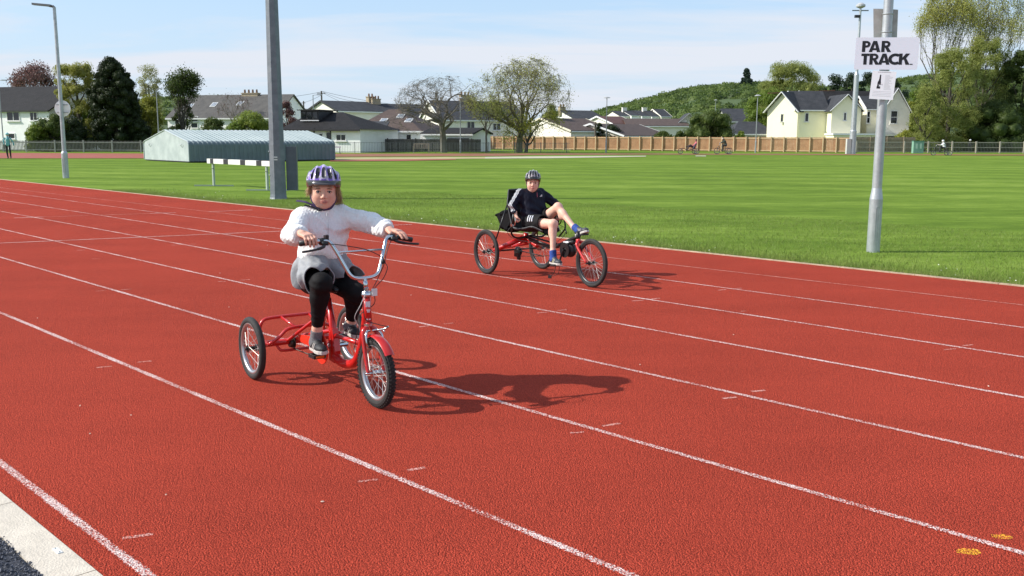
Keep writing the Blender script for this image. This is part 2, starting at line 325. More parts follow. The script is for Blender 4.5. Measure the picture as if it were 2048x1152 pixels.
for p, q in [((275, 724.5), (303, 722)), ((193, 735.5), (224, 732.5)), ((245, 1077), (306, 1068)), ((715, 963), (758, 959)), ((815, 941), (850, 935)), ((1445, 797), (1473, 794)), ((1503, 783), (1530, 780.5)),
             ((1140, 866), (1168, 864)), ((1205, 852), (1240, 847)), ((1074, 626), (1096, 624)), ((1115, 621), (1133, 619.5)), ((888, 648), (908, 646)), ((838, 654), (858, 651.5)), ((1436, 580.5), (1452, 579)), ((1468, 577.5), (1484, 576)),
             ((1264, 602), (1286, 600.5)), ((1302, 598), (1320, 596.5)), ((1926, 691.5), (1946, 689.5)), ((1888, 699.5), (1912, 697.5)), ((191, 582.5), (212, 581)), ((242, 579.5), (263, 578)), ((343, 490.5), (360, 489.5)), ((378, 488.5), (392, 488)), ((436, 563.5), (452, 562.5)), ((480, 560.5), (500, 559)), ((154, 500.5), (170, 500)), ((184, 518), (200, 517.5)), ((1480, 622.5), (1492, 622))]:
    mark('tick_mark', p, q, .035, FAINT, .0008)
def blotch(px, py, w, h, m, seed):
    rg = np.random.default_rng(seed); c = gp(px, py); P = [[c[0] + w * math.cos(a) * rg.uniform(.75, 1.15), c[1] + h * math.sin(a) * rg.uniform(.75, 1.15), .0008] for a in np.linspace(0, 2 * math.pi, 15)[:-1]]
    mb = MB(); mb.poly(P); o = mb.build('yellow_mark', m); uv = o.data.uv_layers.new(name='UVMap')
    uv.data.foreach_set('uv', np.tile(np.array([.5, .5], np.float32), len(o.data.loops))); return struct(o)
blotch(2003, 1073, .045, .028, YEL, 1); blotch(1937, 1103, .05, .03, YEL, 2)
# kerbs
CONC = mat('concrete_edging', (.58, .52, .43), rough=.85, var=.16, vs=9, bump=.5, bs=120, detail=8)
def kerb(name, a, b, w, z0, z1, seg, m_=None):
    a = np.asarray(a); b = np.asarray(b); d = b - a; L = np.linalg.norm(d); d /= L; n = np.array([-d[1], d[0]]); mb = MB(); k = int(L / seg)
    for i in range(k):
        p, q = a + d * (i * seg + .004), a + d * ((i + 1) * seg - .004); j = .0015 * math.sin(i * 7.1)
        mb.bar((*(p + n * w / 2), (z0 + z1) / 2 + j), (*(q + n * w / 2), (z0 + z1) / 2 + j), w, z1 - z0)
    return struct(mb.build(name, m=m_ or CONC))
kerb('inner_kerb', inner[0], inner[1], .055, -.05, .012, .915, mat('kerb_beige', (.44, .34, .23), rough=.9, var=.3, vs=5, bump=.4, bs=60))
# the wide slab edging in the near corner, its two edges read off the photo
e0, e1 = gp(0, 985)[:2], gp(203, 1152)[:2]; dE = (e1 - e0) / np.linalg.norm(e1 - e0); nE = np.array([dE[1], -dE[0]])
wE = abs((gp(85, 1152)[:2] - e0) @ nE)
if (gp(85, 1152)[:2] - e0) @ nE < 0: nE = -nE
j0 = gp(24, 1007)[:2]; sJ = (j0 - e0) @ dE; mb = MB()
for i in range(-8, 6):
    p = e0 + dE * (sJ + i * .91 + .003); q = e0 + dE * (sJ + (i + 1) * .91 - .003); mb.bar((*(p + nE * wE / 2), -.03), (*(q + nE * wE / 2), -.03), wE, .072)
struct(mb.build('slab_edging', CONC))
# dark gravel beyond the slabs
gA = e0 + nE * wE; P4 = [gA - dE * 8, gA + dE * 8, gA + dE * 8 + nE * 4, gA - dE * 8 + nE * 4]
sheet('gravel_bed', P4, -.004, mat('gravel_bed', (.035, .04, .055), rough=.9, var=.5, vs=60, bump=.8, bs=150))
rg = np.random.default_rng(5); mb = MB(); ico_v = np.array([[0, 0, 1], [.9, 0, .3], [.28, .85, .3], [-.73, .52, .3], [-.73, -.52, .3], [.28, -.85, .3], [0, 0, -.6]]); ico_t = [[0, 1, 2], [0, 2, 3], [0, 3, 4], [0, 4, 5], [0, 5, 1], [6, 2, 1], [6, 3, 2], [6, 4, 3], [6, 5, 4], [6, 1, 5]]
for i in range(5200):
    s_ = rg.uniform(-.3, 1.45); u_ = rg.uniform(-.006, .35); c = e0 + dE * (s_) + nE * (wE + u_)
    R = np.linalg.qr(rg.normal(size=(3, 3)))[0]; mb.add((ico_v * rg.uniform(.6, 1.2, (7, 3)) * rg.uniform(.0035, .0075)) @ R.T + [c[0], c[1], rg.uniform(0, .006)], t=ico_t)
struct(mb.build('gravel', mat('gravel_stone', (.03, .036, .055), rough=.6, rgb2=(.12, .125, .15), vs=90)), 'stuff')
# small white plate screwed to the slab
pc = gp(115, 1101, .008); R = rotz(math.atan2(dE[1], dE[0])); t_ = thing('marker_plate', 'small white plastic plate fixed flat on the pale slab edging', 'marker plate', (pc[0], pc[1], .0075), math.atan2(dE[1], dE[0]))
MB().box((0, 0, 0), (.058, .019, .004)).build('plate', mat('white_plastic', (.75, .78, .78), rough=.4), t_)
for x_ in (-.022, .022): MB().tube([(x_, 0, .001), (x_, 0, .0035)], .003, 8).build('screw', mat('screw_dark', (.2, .2, .2), metal=1, rough=.5), t_)
# grit and petals on the rubber
PETL = {(332, 989): 'pale petal on the rubber right of the slab edging', (645, 1003): 'pale petal low in the picture, left of the nearest middle lane line', (262, 830): 'pale petal just left of the second nearest lane line, low on the left', (75, 636): 'tiny petal beside the second nearest lane line at the left edge', (160, 811): 'tiny petal alone in the left part of the nearest full lane', (180, 867): 'tiny petal lowest in the left part of the nearest full lane',
 (822, 590): 'tiny petal behind the front wheel of the red tricycle, by the lane line', (1467, 669): 'tiny petal on the bare rubber right of the recumbent tricycle', (1977, 772): 'tiny petal near the right edge of the picture', (440, 546): 'tiny petal farthest left behind the red tricycle', (535, 490): 'tiny petal beside the crossing line, left of the girl', (1280, 729): 'pale petal right of the long shadow of the red tricycle', (458, 614): 'tiny petal just above the left rear wheel of the red tricycle'}
rg = np.random.default_rng(11)
for px, py in [(332, 989), (645, 1003), (262, 830), (75, 636), (160, 811), (180, 867), (822, 590), (1467, 669), (1977, 772), (440, 546), (535, 490), (1280, 729), (458, 614)]:
    c = gp(px, py, .006); o = MB().ball((0, 0, 0), (rg.uniform(.004, .012), .004, .003), rotz(rg.uniform(0, 3)), 6, 4).build('petal', mat('petal_white', (.7, .62, .5), rough=.8)); o.location = c; tag(o, PETL[(px, py)], 'petal', 'petals on the track')

# ------------------------------------------------------------------ far side of the oval
FARR = mat('far_track_rubber', (.30, .075, .045), rough=.85, var=.15, vs=.6); SAND = mat('worn_grass', (.36, .32, .15), rough=.9, var=.2, vs=.5); WHT = mat('far_white_paint', (.44, .42, .29), rough=.8, var=.15, vs=2)
def pix_sheet(name, pts, z, m): return sheet(name, [gp(*p)[:2] for p in pts], z, m)
pix_sheet('far_track', [(-90, 316.5), (283, 316.5), (660, 314.5), (660, 307), (283, 307), (-90, 305.3)], .002, FARR)
pix_sheet('far_track', [(660, 313.5), (1000, 312), (1060, 310.2), (1300, 309.0), (2200, 311.3), (2200, 309.3), (1300, 307), (1050, 306.8), (660, 307.5)], .002, mat('far_track_worn', (.24, .095, .045), rough=.9, var=.2, vs=.4))
pix_sheet('worn_grass', [(660, 319.5), (950, 317.5), (1000, 317.2), (1000, 313.6), (660, 315.2)], .003, SAND)
pix_sheet('runway_line', [(970, 317.2), (1100, 316.6), (1292, 313.2), (1292, 311.6), (1100, 312.4), (970, 313.8)], .005, WHT)
pix_sheet('runway', [(660, 322.5), (800, 321.8), (912, 319.2), (912, 317.9), (660, 319.5)], .002, FARR)
pix_sheet('runway_line', [(1391, 312.6), (1412, 312.8), (1412, 311.2), (1391, 311.0)], .005, WHT)
for a, b in [((1180, 349), (2048, 362)), ((1000, 343.5), (1180, 349)), ((0, 331), (140, 333))]:
    strip('field_line', gp(*a), gp(*b), .05, -.012, mat('field_line_paint', (.22, .29, .09), rough=.9, var=.3, vs=3), 12)
# soil and dry grass beside the kerb
# ------------------------------------------------------------------ grass blades and daisies near the kerb
rg = np.random.default_rng(2)
def blades(name, n, vfun, urange, hmin, hmax, m, wd=.006):
    u = rg.uniform(*urange, n); v = c0[0] + c0[1] * u + .06 + vfun(n); x = TD[0] * u + TN[0] * v; y = TD[1] * u + TN[1] * v
    h = rg.uniform(hmin, hmax, n); a = rg.uniform(0, math.pi, n); le = rg.normal(0, .4, (n, 2)) * h[:, None]
    b0 = np.column_stack([x, y, np.full(n, -.02)]); o = np.column_stack([np.cos(a), np.sin(a), np.zeros(n)]) * (wd / 2)
    tip = b0 + np.column_stack([le, h]); V = np.stack([b0 - o, b0 + o, tip], 1).reshape(-1, 3)
    mb = MB(); mb.add(V, t=np.arange(3 * n).reshape(-1, 3)); return struct(mb.build(name, m), 'stuff')
GB = leafmat('grass_blade', (.11, .17, .03), (.24, .30, .07), vs=2.5, tl=.3)
blades('grass_blades', 60000, lambda n: rg.exponential(.35, n) - .05 * (rg.random(n) < .12), (-28, 12), .03, .085, GB, .007)
blades('grass_blades', 110000, lambda n: rg.uniform(0, 6.5, n), (-22, 12), .02, .045, GB, .007)
blades('dry_grass', 6000, lambda n: rg.exponential(.1, n) - .03, (-28, 12), .02, .06, leafmat('dry_blade', (.30, .24, .10), (.42, .36, .18), vs=3, tl=.2), .008)
n = 520; u = rg.uniform(-25, 11, n); v = c0[0] + c0[1] * u + .12 + rg.exponential(.45, n); keep = (np.sin(u * 1.3) + np.sin(u * .47 + 1) + rg.normal(0, .5, n)) > -.2; u, v = u[keep], v[keep]
mb = MB()
for a, b in zip(u, v):
    x, y = TD * a + TN * b; r = rg.uniform(.006, .010); z = rg.uniform(.02, .06); k = 7; an = np.arange(k) * 2 * math.pi / k
    tl = rg.normal(0, .3, 2); V = [[x, y, z]] + [[x + r * math.cos(q), y + r * math.sin(q), z + r * (math.cos(q) * tl[0] + math.sin(q) * tl[1])] for q in an]; mb.add(V, t=[[0, 1 + i, 1 + (i + 1) % k] for i in range(k)])
struct(mb.build('daisies', mat('daisy_white', (.8, .8, .7), rough=.6)), 'stuff')
# ------------------------------------------------------------------ building materials
WHITE = mat('render_white', (.88, .88, .87), rough=.8, var=.06, vs=.8); CREAM = mat('render_cream', (.86, .82, .60), rough=.8, var=.04, vs=.5); TAN = mat('render_tan', (.62, .57, .47), rough=.85, var=.12, vs=.9)
GREYW = mat('render_grey', (.40, .40, .37), rough=.85, var=.15, vs=.7); OFFW = mat('render_offwhite', (.80, .77, .68), rough=.8, var=.07, vs=.7)
SL_BLK = mat('slate_black', (.008, .008, .009), rough=.85, rgb2=(.021, .020, .021), vs=1.8, bump=.5, bs=9, bd=.1, spec=.3); SL_GRY = mat('slate_grey', (.028, .031, .036), rough=.8, rgb2=(.056, .058, .064), vs=1.6, bump=.4, bs=9, bd=.1, spec=.3)
SL_BRN = mat('tile_brown', (.055, .036, .03), rough=.8, rgb2=(.10, .068, .055), vs=2, bump=.4, bs=9, bd=.1); SL_WTH = mat('slate_weathered', (.055, .053, .05), rough=.8, rgb2=(.10, .095, .085), vs=1.2, bump=.4, bs=8, bd=.1)
FRAME = mat('window_frame_white', (.75, .75, .72), rough=.5); GLASS = mat('window_glass', (.012, .015, .02), rough=.08, spec=.6); DARKG = mat('dark_opening', (.02, .02, .022), rough=.5)
CHIM = mat('chimney_stone', (.30, .25, .17), rough=.9, rgb2=(.44, .36, .24), vs=3); POTM = mat('chimney_pot', (.22, .13, .08), rough=.8); TRIMB = mat('trim_black', (.02, .02, .022), rough=.5); TRIMW = mat('trim_white', (.75, .76, .75), rough=.5)
RIDGE = mat('ridge_tile', (.20, .085, .05), rough=.8)

def gable(mb, x0, x1, y0, y1, z0, z1, th=.14, ov=.25):       # roof slabs, ridge along x
    yc = (y0 + y1) / 2
    for s, ye in ((-1, y0), (1, y1)):
        sl = (z1 - z0) / (yc - y0); e = np.array([0, ye + s * ov, z0 - ov * sl]); r = np.array([0, yc, z1]); n = np.array([0, -1 * (-s) * 0, 1.0])
        P = [[x0 - ov, e[1], e[2]], [x1 + ov, e[1], e[2]], [x1 + ov, r[1], r[2]], [x0 - ov, r[1], r[2]]]
        if s > 0: P = P[::-1]
        mb.prism(P, (0, 0, 0), (0, 0, th))
def hip(mb, x0, x1, y0, y1, z0, z1, rx0, rx1, ov=.3):
    yc = (y0 + y1) / 2; a, b, c, d = [x0 - ov, y0 - ov, z0], [x1 + ov, y0 - ov, z0], [x1 + ov, y1 + ov, z0], [x0 - ov, y1 + ov, z0]; e, f = [rx0, yc, z1], [rx1, yc, z1]
    mb.poly([a, b, f, e]); mb.poly([c, d, e, f]); mb.poly([b, c, f]); mb.poly([d, a, e]); mb.poly([d, c, b, a])
def house(name, label, p0, p1, eave, ridge, Y, depth, kind='gable', yaw=0.0, wall=WHITE, roof=SL_BLK, wins=(), chims=(), hx=(.25, .75), trim=TRIMW, barge=None, cat='house', group=None, skylights=(), zr=None):
    A, B = at(p0, eave, Y), at(p1, eave, Y); cx = (A[0] + B[0]) / 2; Wd = (B[0] - A[0]) / max(.35, math.cos(yaw)) if kind != 'front' else (B[0] - A[0])
    ze = (A[2] + B[2]) / 2; zrd = zr or at((p0 + p1) / 2, ridge, Y + depth / 2 * math.cos(yaw))[2]
    t = thing(name, label, cat, (A[0], Y, 0), yaw, group); L = Wd; D = depth
    # local: x along facade 0..L, y into the building 0..D
    w = MB(); w.box((L / 2, D / 2, ze / 2), (L, D, ze)); rf = MB()
    if kind == 'gable':
        w.prism([[0.001, 0, ze], [0.001, D, ze], [.001, D / 2, zrd - .02]], (0, 0, 0), (L - .002, 0, 0)); gable(rf, 0, L, 0, D, ze, zrd)
    elif kind == 'front':
        w.prism([[0, .001, ze], [L, .001, ze], [L / 2, .001, zrd - .02]], (0, 0, 0), (0, D - .002, 0))
        g = MB(); gable(g, 0, D, 0, L, ze, zrd, ov=.3)
        for V in g.v: V[:] = np.column_stack([L - V[:, 1], V[:, 0], V[:, 2]])
        rf = g
    else: hip(rf, 0, L, 0, D, ze, zrd, L * hx[0], L * hx[1])
    w.build('wall', wall, t); ro = rf.build('roof', roof, t)
    if barge or kind == 'front':
        bm = MB()
        if kind == 'front':
            for s in (0, 1):
                e = np.array([L * s + (.3 if s else -.3), -.34, ze - .3 * (zrd - ze) / (L / 2)]); bm.bar(e + [0, 0, .02], (L / 2, -.34, zrd + .04), .05, .22, (0, 1, 0))
        else:
            for xx in (-.28, L + .28):
                for s in (0, 1): bm.bar((xx, D * s + (.25 if s else -.25), ze - .25 * (zrd - ze) / (D / 2) + .05), (xx, D / 2, zrd + .05), .22, .06, (1, 0, 0))
        bm.build('bargeboard', barge or trim, t)
    gm = MB(); gm.box((L / 2, -.06 - (.3 if kind == 'hip' else .2), ze - .08), (L + .3, .12, .16)); 
    if kind != 'front': gm.build('gutter', trim, t)
    for wi in wins:                          # window: (px0,py0,px1,py1[,mullions, side])
        a, b = at(wi[0], wi[1], Y), at(wi[2], wi[3], Y); nm = wi[4] if len(wi) > 4 else 1
        x0 = (a[0] - A[0]) / math.cos(yaw); x1 = (b[0] - A[0]) / math.cos(yaw); z1, z0 = a[2], max(.1, b[2]); window(t, (x0, x1), (z0, z1), -.03, nm)
    for c in chims:                          # chimney: (frac along, width, height above ridge, pots)
        m = MB(); x = L * c[0]; z = zrd; m.box((x, D / 2, z + c[2] / 2 - .4), (c[1], .7, c[2] + .8)); m.box((x, D / 2, z + c[2] - .05), (c[1] + .14, .84, .1)); ch = m.build('chimney', c[4] if len(c) > 4 else CHIM, ro)
        p = MB()
        for k in range(c[3]):
            q = MB(); xx = x + (k - (c[3] - 1) / 2) * (c[1] / max(1, c[3])); q.lathe([(.001, 0), (.14, 0), (.11, .42), (.001, .42)], (xx, D / 2, z + c[2]), 8); q.build('chimney_pot', POTM, t)
    for s in skylights:                      # (frac x, frac up the front slope)
        m = MB(); yy = D / 2 * s[1]; zz = ze + (zrd - ze) * s[1] + .12; a = math.atan2(zrd - ze, D / 2); c, q = math.cos(a), math.sin(a)
        m.box((L * s[0], yy, zz), (.8, 1.0, .12), [[1, 0, 0], [0, c, -q], [0, q, c]]); m.build('skylight', FRAME, t)
        m = MB(); m.box((L * s[0], yy - q * .07, zz + c * .07), (.6, .8, .04), [[1, 0, 0], [0, c, -q], [0, q, c]]); m.build('skylight_pane', mat('sky_glass', (.3, .33, .36), rough=.1), t)
    return t
def window(t, xs, zs, y, nm=1, R=None):
    x0, x1 = xs; z0, z1 = zs; f = MB(); b = .07
    for bx in [((x0 + x1) / 2, z0, x1 - x0 + b, b), ((x0 + x1) / 2, z1, x1 - x0 + b, b), (x0, (z0 + z1) / 2, b, z1 - z0 - b), (x1, (z0 + z1) / 2, b, z1 - z0 - b)]: f.box((bx[0], y, bx[1]), (bx[2], .08, bx[3]))
    for k in range(1, nm): xx = x0 + (x1 - x0) * k / nm; f.box((xx, y + .004, (z0 + z1) / 2), (b * .8, .07, z1 - z0 - b))
    if z1 - z0 > 1.3: f.box(((x0 + x1) / 2, y + .006, (z0 + z1) / 2), (x1 - x0 - b, .06, b * .9))
    f.box(((x0 + x1) / 2, y - .04, z0 - .09), (x1 - x0 + .25, .16, .07))
    fo = f.build('window', FRAME, t); p = MB(); p.box(((x0 + x1) / 2, y + .02, (z0 + z1) / 2), (x1 - x0 - .03, .02, z1 - z0 - .03)); p.build('pane', GLASS, fo); return fo

house('white_house', 'white rendered house with a long black slate roof at the left edge, behind the conifer', -70, 132, 222, 177, 104, 9, 'gable', -.34, WHITE, SL_BLK, wins=[(33, 225, 64, 242, 2), (88, 226, 106, 242, 2), (36, 267, 52, 277, 1), (-6, 226, 5, 243, 1)], trim=TRIMB)
house('slate_house', 'long low house with a weathered grey slate roof behind the clipped green bushes', 335, 566, 237, 193, 122, 9, 'gable', -.3, WHITE, SL_WTH, wins=[(388, 233, 403, 243, 1), (388, 246, 403, 256, 1), (352, 238, 362, 254, 1)], skylights=[(.34, .55), (.58, .6), (.12, .5)], chims=[(.61, 2.3, .35, 4)])
b = house('black_roof_bungalow', 'white bungalow with a black hipped roof and wide flat dormer behind the shed', 566, 728, 259, 225, 97, 9, 'hip', -.3, WHITE, SL_BLK, hx=(.1, .52), trim=TRIMB,
      wins=[(643, 267, 651, 278, 1), (658, 264, 667, 281, 1), (679, 269, 699, 281, 2)])
A = at(566, 259, 97); d = MB(); x0, x1 = at(588, 240, 97)[0] - A[0], at(628, 240, 97)[0] - A[0]; z = at(600, 241, 99)[2]; d.box(((x0 + x1) / 2, 3.2, z + .5), (x1 - x0, 3.2, 1.0)); dm = d.build('dormer', DARKG, b)
d = MB(); d.box(((x0 + x1) / 2, 3.1, z + 1.03), (x1 - x0 + .5, 3.6, .09)); d.build('dormer_roof', TRIMB, dm); d = MB(); d.box(((x0 + x1) / 2, 1.57, z - .02), (x1 - x0 + .1, .05, .08)); d.build('dormer_sill', TRIMW, dm)
for k in range(3): d = MB(); xx = x0 + (x1 - x0) * (k + .5) / 3; d.box((xx, 1.58, z + .5), ((x1 - x0) / 3 - .2, .04, .65)); d.build('dormer_pane', GLASS, dm)
for px in (672, 636): d = MB(); x = at(px, 270, 97)[0] - A[0]; d.box((x, -.05, 1.2), (.1, .08, 2.4)); d.build('downpipe', TRIMB, b)
house('steep_gable_house', 'cream gabled house with a grey slate roof standing behind the bungalow roofs', 676, 768, 222, 203, 132, 8, 'gable', .75, OFFW, SL_GRY, chims=[(.95, 1.1, .9, 2)], barge=TRIMB)
b = house('hipped_house', 'brown hip-roofed house with three skylights and a low white extension', 703, 844, 262, 219, 108, 11, 'hip', -.25, WHITE, SL_BRN, hx=(.28, .44), wins=[(816, 269, 826, 279, 1)], skylights=[(.36, .42), (.56, .62), (.73, .42)])
A = at(703, 262, 108); m = MB(); a, c = at(727, 262, 104), at(798, 277, 104)
m.prism([[a[0] - A[0], -5.5, 1.55], [c[0] - A[0], -5.5, 1.55], [c[0] - A[0] - 1.2, 0, 3.1], [a[0] - A[0] - 1.2, 0, 3.1]], (0, 0, 0), (0, 0, .14)); m.build('porch_roof', SL_GRY, b)
m = MB(); m.box(((a[0] + c[0]) / 2 - A[0], -2.7, .75), (c[0] - a[0] - .4, 5, 1.5)); m.build('porch_wall', OFFW, b)
m = MB(); m.bar((a[0] - A[0] - .1, -5.56, 1.5), (a[0] - A[0] - 1.3, 0, 3.1), .1, .25); m.build('porch_bargeboard', TRIMW, b)
house('grey_gable_house', 'grey rendered house with a dark roof partly hidden by the leafless tree', 770, 886, 238, 209, 136, 9, 'gable', .55, TAN, SL_GRY, chims=[(.06, 1.3, .8, 3)], wins=[(812, 240, 820, 252, 1), (846, 244, 856, 260, 1)], barge=TRIMW)
house('large_slate_house', 'big cream house with a steep dark roof behind the two bare trees', 884, 1052, 240, 203, 122, 10, 'gable', .38, OFFW, SL_GRY, wins=[(933, 243, 948, 256, 2), (985, 246, 1000, 260, 2)], chims=[(.42, 1.4, .9, 3)], barge=TRIMW)
b = house('white_garage', 'low white garage with a dark gable roof beside the bare tree', 846, 946, 268, 258, 103, 6, 'gable', -.3, WHITE, SL_BLK)
m = MB(); A = at(846, 280, 103); a, c = at(898, 270, 103)[0] - A[0], at(944, 270, 103)[0] - A[0]; m.box(((a + c) / 2, -.04, .75), (c - a, .1, 1.35)); m.build('garage_door', mat('garage_door_grey', (.12, .12, .13), rough=.6), b)
b = thing('pink_outbuilding', 'low pinkish brick outbuilding behind the brown board fence and leafy tree', 'outbuilding', (at(958, 270, 131)[0], 131, 0)); w = at(1035, 270, 131)[0] - at(958, 270, 131)[0]
MB().box((w / 2, 2, .95), (w, 4, 1.9)).build('wall', mat('pink_brick', (.45, .27, .21), rough=.85, var=.1), b); MB().box((w / 2, 1.9, 1.95), (w + .3, 4.5, .12)).build('roof', SL_BLK, b)
m = MB(); m.box((w * .33, .9, 2.3), (w * .36, .5, .6)); m.build('rooftop_unit', mat('unit_grey', (.5, .52, .55), rough=.5), b)
house('low_white_garage', 'flat white garage between the leafy tree and the dark-roofed gable', 1088, 1128, 268, 264, 131, 5, 'gable', 0, WHITE, SL_BRN)
house('white_gable_house', 'white gable-ended house with a navy slate roof and one chimney', 1150, 1214, 238, 222, 158, 9, 'gable', .5, WHITE, SL_GRY, chims=[(.04, 1.1, .7, 2)])
house('bargeboard_bungalow', 'dark-roofed bungalow with pale bargeboards behind the fence, left of the slim lamp', 1142, 1236, 262, 238, 120, 11, 'gable', .7, OFFW, SL_BRN, barge=mat('barge_cream', (.72, .68, .52), rough=.6))
house('small_gable_house', 'small pointed gable with a white verge beside the dark round shrubs', 1118, 1162, 268, 253, 132, 9, 'front', .12, OFFW, SL_GRY)
house('red_roof_house', 'small house with a dark red roof and white gable verge', 1226, 1275, 248, 234, 142, 7, 'gable', .6, OFFW, mat('tile_red', (.10, .045, .035), rough=.7, var=.25, vs=2), barge=TRIMW)
house('brown_roof_bungalow', 'bungalow with a broad brown tiled roof below the wooded hill', 1256, 1376, 252, 239, 140, 9, 'gable', 0, OFFW, SL_BRN)
house('pointed_bungalow', 'pale bungalow with wide white bargeboards right behind the board fence', 1247, 1366, 272, 249, 121, 9.5, 'gable', .95, TAN, SL_BRN, barge=TRIMW)
house('narrow_gable_house', 'white gable end with a thin grey verge beside the round green tree', 1352, 1402, 250, 229, 142, 9, 'front', -.1, OFFW, SL_GRY)
for i, (a, c, e, r, w_) in enumerate([(1240, 1262, 232, 223, OFFW), (1263, 1283, 231, 222, WHITE), (1284, 1303, 232, 222, WHITE), (1304, 1322, 233, 222, WHITE), (1323, 1343, 233, 219, OFFW)]):
    house('terrace_house', ['end terrace house at the left, lowest on the hillside', 'second terrace house from the left on the hillside', 'middle white house of the stepped hillside terrace', 'fourth terrace house from the left on the hillside', 'right end terrace house with the tall pale gable'][i], a, c, e, r, 250, 9, 'gable', .35, w_, SL_GRY, barge=w_ if i == 4 else None, group='stepped terrace on the hillside', chims=[(.05, 1.2, .9, 0, OFFW)] if i in (1, 3) else [])
house('barn', 'grey roofed barn with a pale metal lean-to right of the round green tree', 1456, 1532, 243, 219, 150, 9, 'gable', 0, GREYW, SL_GRY)
house('grey_outhouse', 'low grey outhouse with a wide plain roof below the barn', 1466, 1548, 268, 243, 125, 8, 'hip', 0, GREYW, SL_GRY, hx=(.3, .8))
house('grey_slope_house', 'grey roof end poking up between the pylon and the bungalow gable', 664, 700, 236, 224, 170, 7, 'gable', .3, GREYW, SL_GRY)
house('far_flat_house', 'low dark roofline seen over the bungalow dormer', 596, 640, 222, 219, 175, 6, 'gable', 0, GREYW, SL_WTH)
# the cream house: three blocks and two low extensions as one building
Y = 120; o0 = at(1548, 220, Y); ch = thing('cream_house', 'big pale yellow house with grey slate gables and tall windows behind the fence', 'house', (o0[0], Y, 0))
def lx(px, YY=Y): return at(px, 240, YY)[0] - o0[0]
def lz(px, py, YY=Y): return at(px, py, YY)[2]
def blk(name, x0, x1, y0, y1, ze, zr, axis, wm, rm, ov=.3):
    w = MB(); w.box(((x0 + x1) / 2, (y0 + y1) / 2, ze / 2), (x1 - x0, y1 - y0, ze)); g = MB()
    if axis == 'x': w.prism([[x0 + .001, y0, ze], [x0 + .001, y1, ze], [x0 + .001, (y0 + y1) / 2, zr - .03]], (0, 0, 0), (x1 - x0 - .002, 0, 0)); gable(g, x0, x1, y0, y1, ze, zr, ov=ov)
    else:
        w.prism([[x0, y0 + .001, ze], [x1, y0 + .001, ze], [(x0 + x1) / 2, y0 + .001, zr - .03]], (0, 0, 0), (0, y1 - y0 - .002, 0)); gable(g, y0, y1, x0, x1, ze, zr, ov=ov)
        for V in g.v: V[:] = np.column_stack([x0 + x1 - V[:, 1], V[:, 0], V[:, 2]])
    w.build('wall', wm, ch); r = g.build('roof', rm, ch); bm = MB()
    if axis == 'y':
        for s in (-1, 1): xm = (x0 + x1) / 2; hw = (x1 - x0) / 2; bm.bar((xm + s * (hw + ov), y0 - ov - .04, ze - ov * (zr - ze) / hw + .05), (xm, y0 - ov - .04, zr + .07), .06, .22, (0, 1, 0))
    else:
        ym = (y0 + y1) / 2; hw = (y1 - y0) / 2
        for s in (-1, 1): bm.bar((x0 - ov - .04, ym + s * (hw + ov), ze - ov * (zr - ze) / hw + .05), (x0 - ov - .04, ym, zr + .07), .22, .06, (1, 0, 0))
        gm = MB(); gm.box(((x0 + x1) / 2, y0 - ov - .05, ze - .12), (x1 - x0 + .4, .12, .14)); gm.build('gutter', TRIMW, ch)
    bm.build('bargeboard', TRIMW, r)
ze, zr = lz(1590, 219), lz(1590, 184)
# left wing turned so that its gable end shows on the left
wg = thing('tmp', 'x', 'x'); bpy.data.objects.remove(wg)
hw = (lx(1595) - lx(1548))
def rot_block(px_l, px_r, D, yaw, Lr):
    e = bpy.data.objects.new('wing', None); scene.collection.objects.link(e); return e
gl = [[lx(1548), 3.2, 0], [lx(1595), 0, 0]]
v = np.array(gl[1]) - np.array(gl[0]); Lg = np.linalg.norm(v[:2]); ax = v[:2] / Lg; nx = np.array([-ax[1], ax[0]])
def gpt(a, b, z): return [gl[0][0] + ax[0] * a + nx[0] * b, gl[0][1] + ax[1] * a + nx[1] * b, z]
D2 = 9.0; w = MB(); w.prism([gpt(0, 0, 0), gpt(Lg, 0, 0), gpt(Lg, 0, ze), gpt(Lg / 2, 0, zr - .05), gpt(0, 0, ze)], (0, 0, 0), (nx[0] * D2, nx[1] * D2, 0)); w.build('wall', CREAM, ch)
g = MB(); ov = .35; s = (zr - ze) / (Lg / 2)
for q in (0, 1):
    e_ = -ov if q == 0 else Lg + ov; P = [gpt(e_, -ov, ze - ov * s), gpt(Lg / 2, -ov, zr), gpt(Lg / 2, D2, zr), gpt(e_, D2, ze - ov * s)]
    if q == 0: P = P[::-1]
    g.prism(P, (0, 0, 0), (0, 0, .15))
rr = g.build('roof', SL_GRY, ch); bm = MB()
for q in (0, 1): bm.bar(gpt(-ov if q == 0 else Lg + ov, -ov - .04, ze - ov * s), gpt(Lg / 2, -ov - .04, zr + .08), .07, .26, (-nx[0], -nx[1], 0))
bm.build('bargeboard', TRIMW, rr)
blk('mid', lx(1594), lx(1655), 0.3, 6.5, ze, lz(1620, 184, Y + 3), 'x', CREAM, SL_GRY)
blk('gable', lx(1654), lx(1712), -1.6, 5, ze, lz(1687, 190, Y - 1.6), 'y', CREAM, SL_GRY)
blk('main', lx(1630), lx(1782), 2.5, 10, lz(1740, 216, Y + 2.5), lz(1740, 184, Y + 6), 'x', CREAM, SL_BLK)
blk('right', lx(1737), lx(1762), .5, 6, lz(1745, 217), lz(1745, 192), 'x', CREAM, SL_GRY, .2)
blk('grey', lx(1760), lx(1815), -.6, 8, lz(1780, 222, Y), lz(1780, 178, Y), 'y', OFFW, SL_GRY, .2)
def cwin(a, b_, c, d_, y, nm=1):
    x0, x1 = lx(a), lx(c); window(ch, (x0, x1), (lz(a, d_), lz(a, b_)), y, nm)
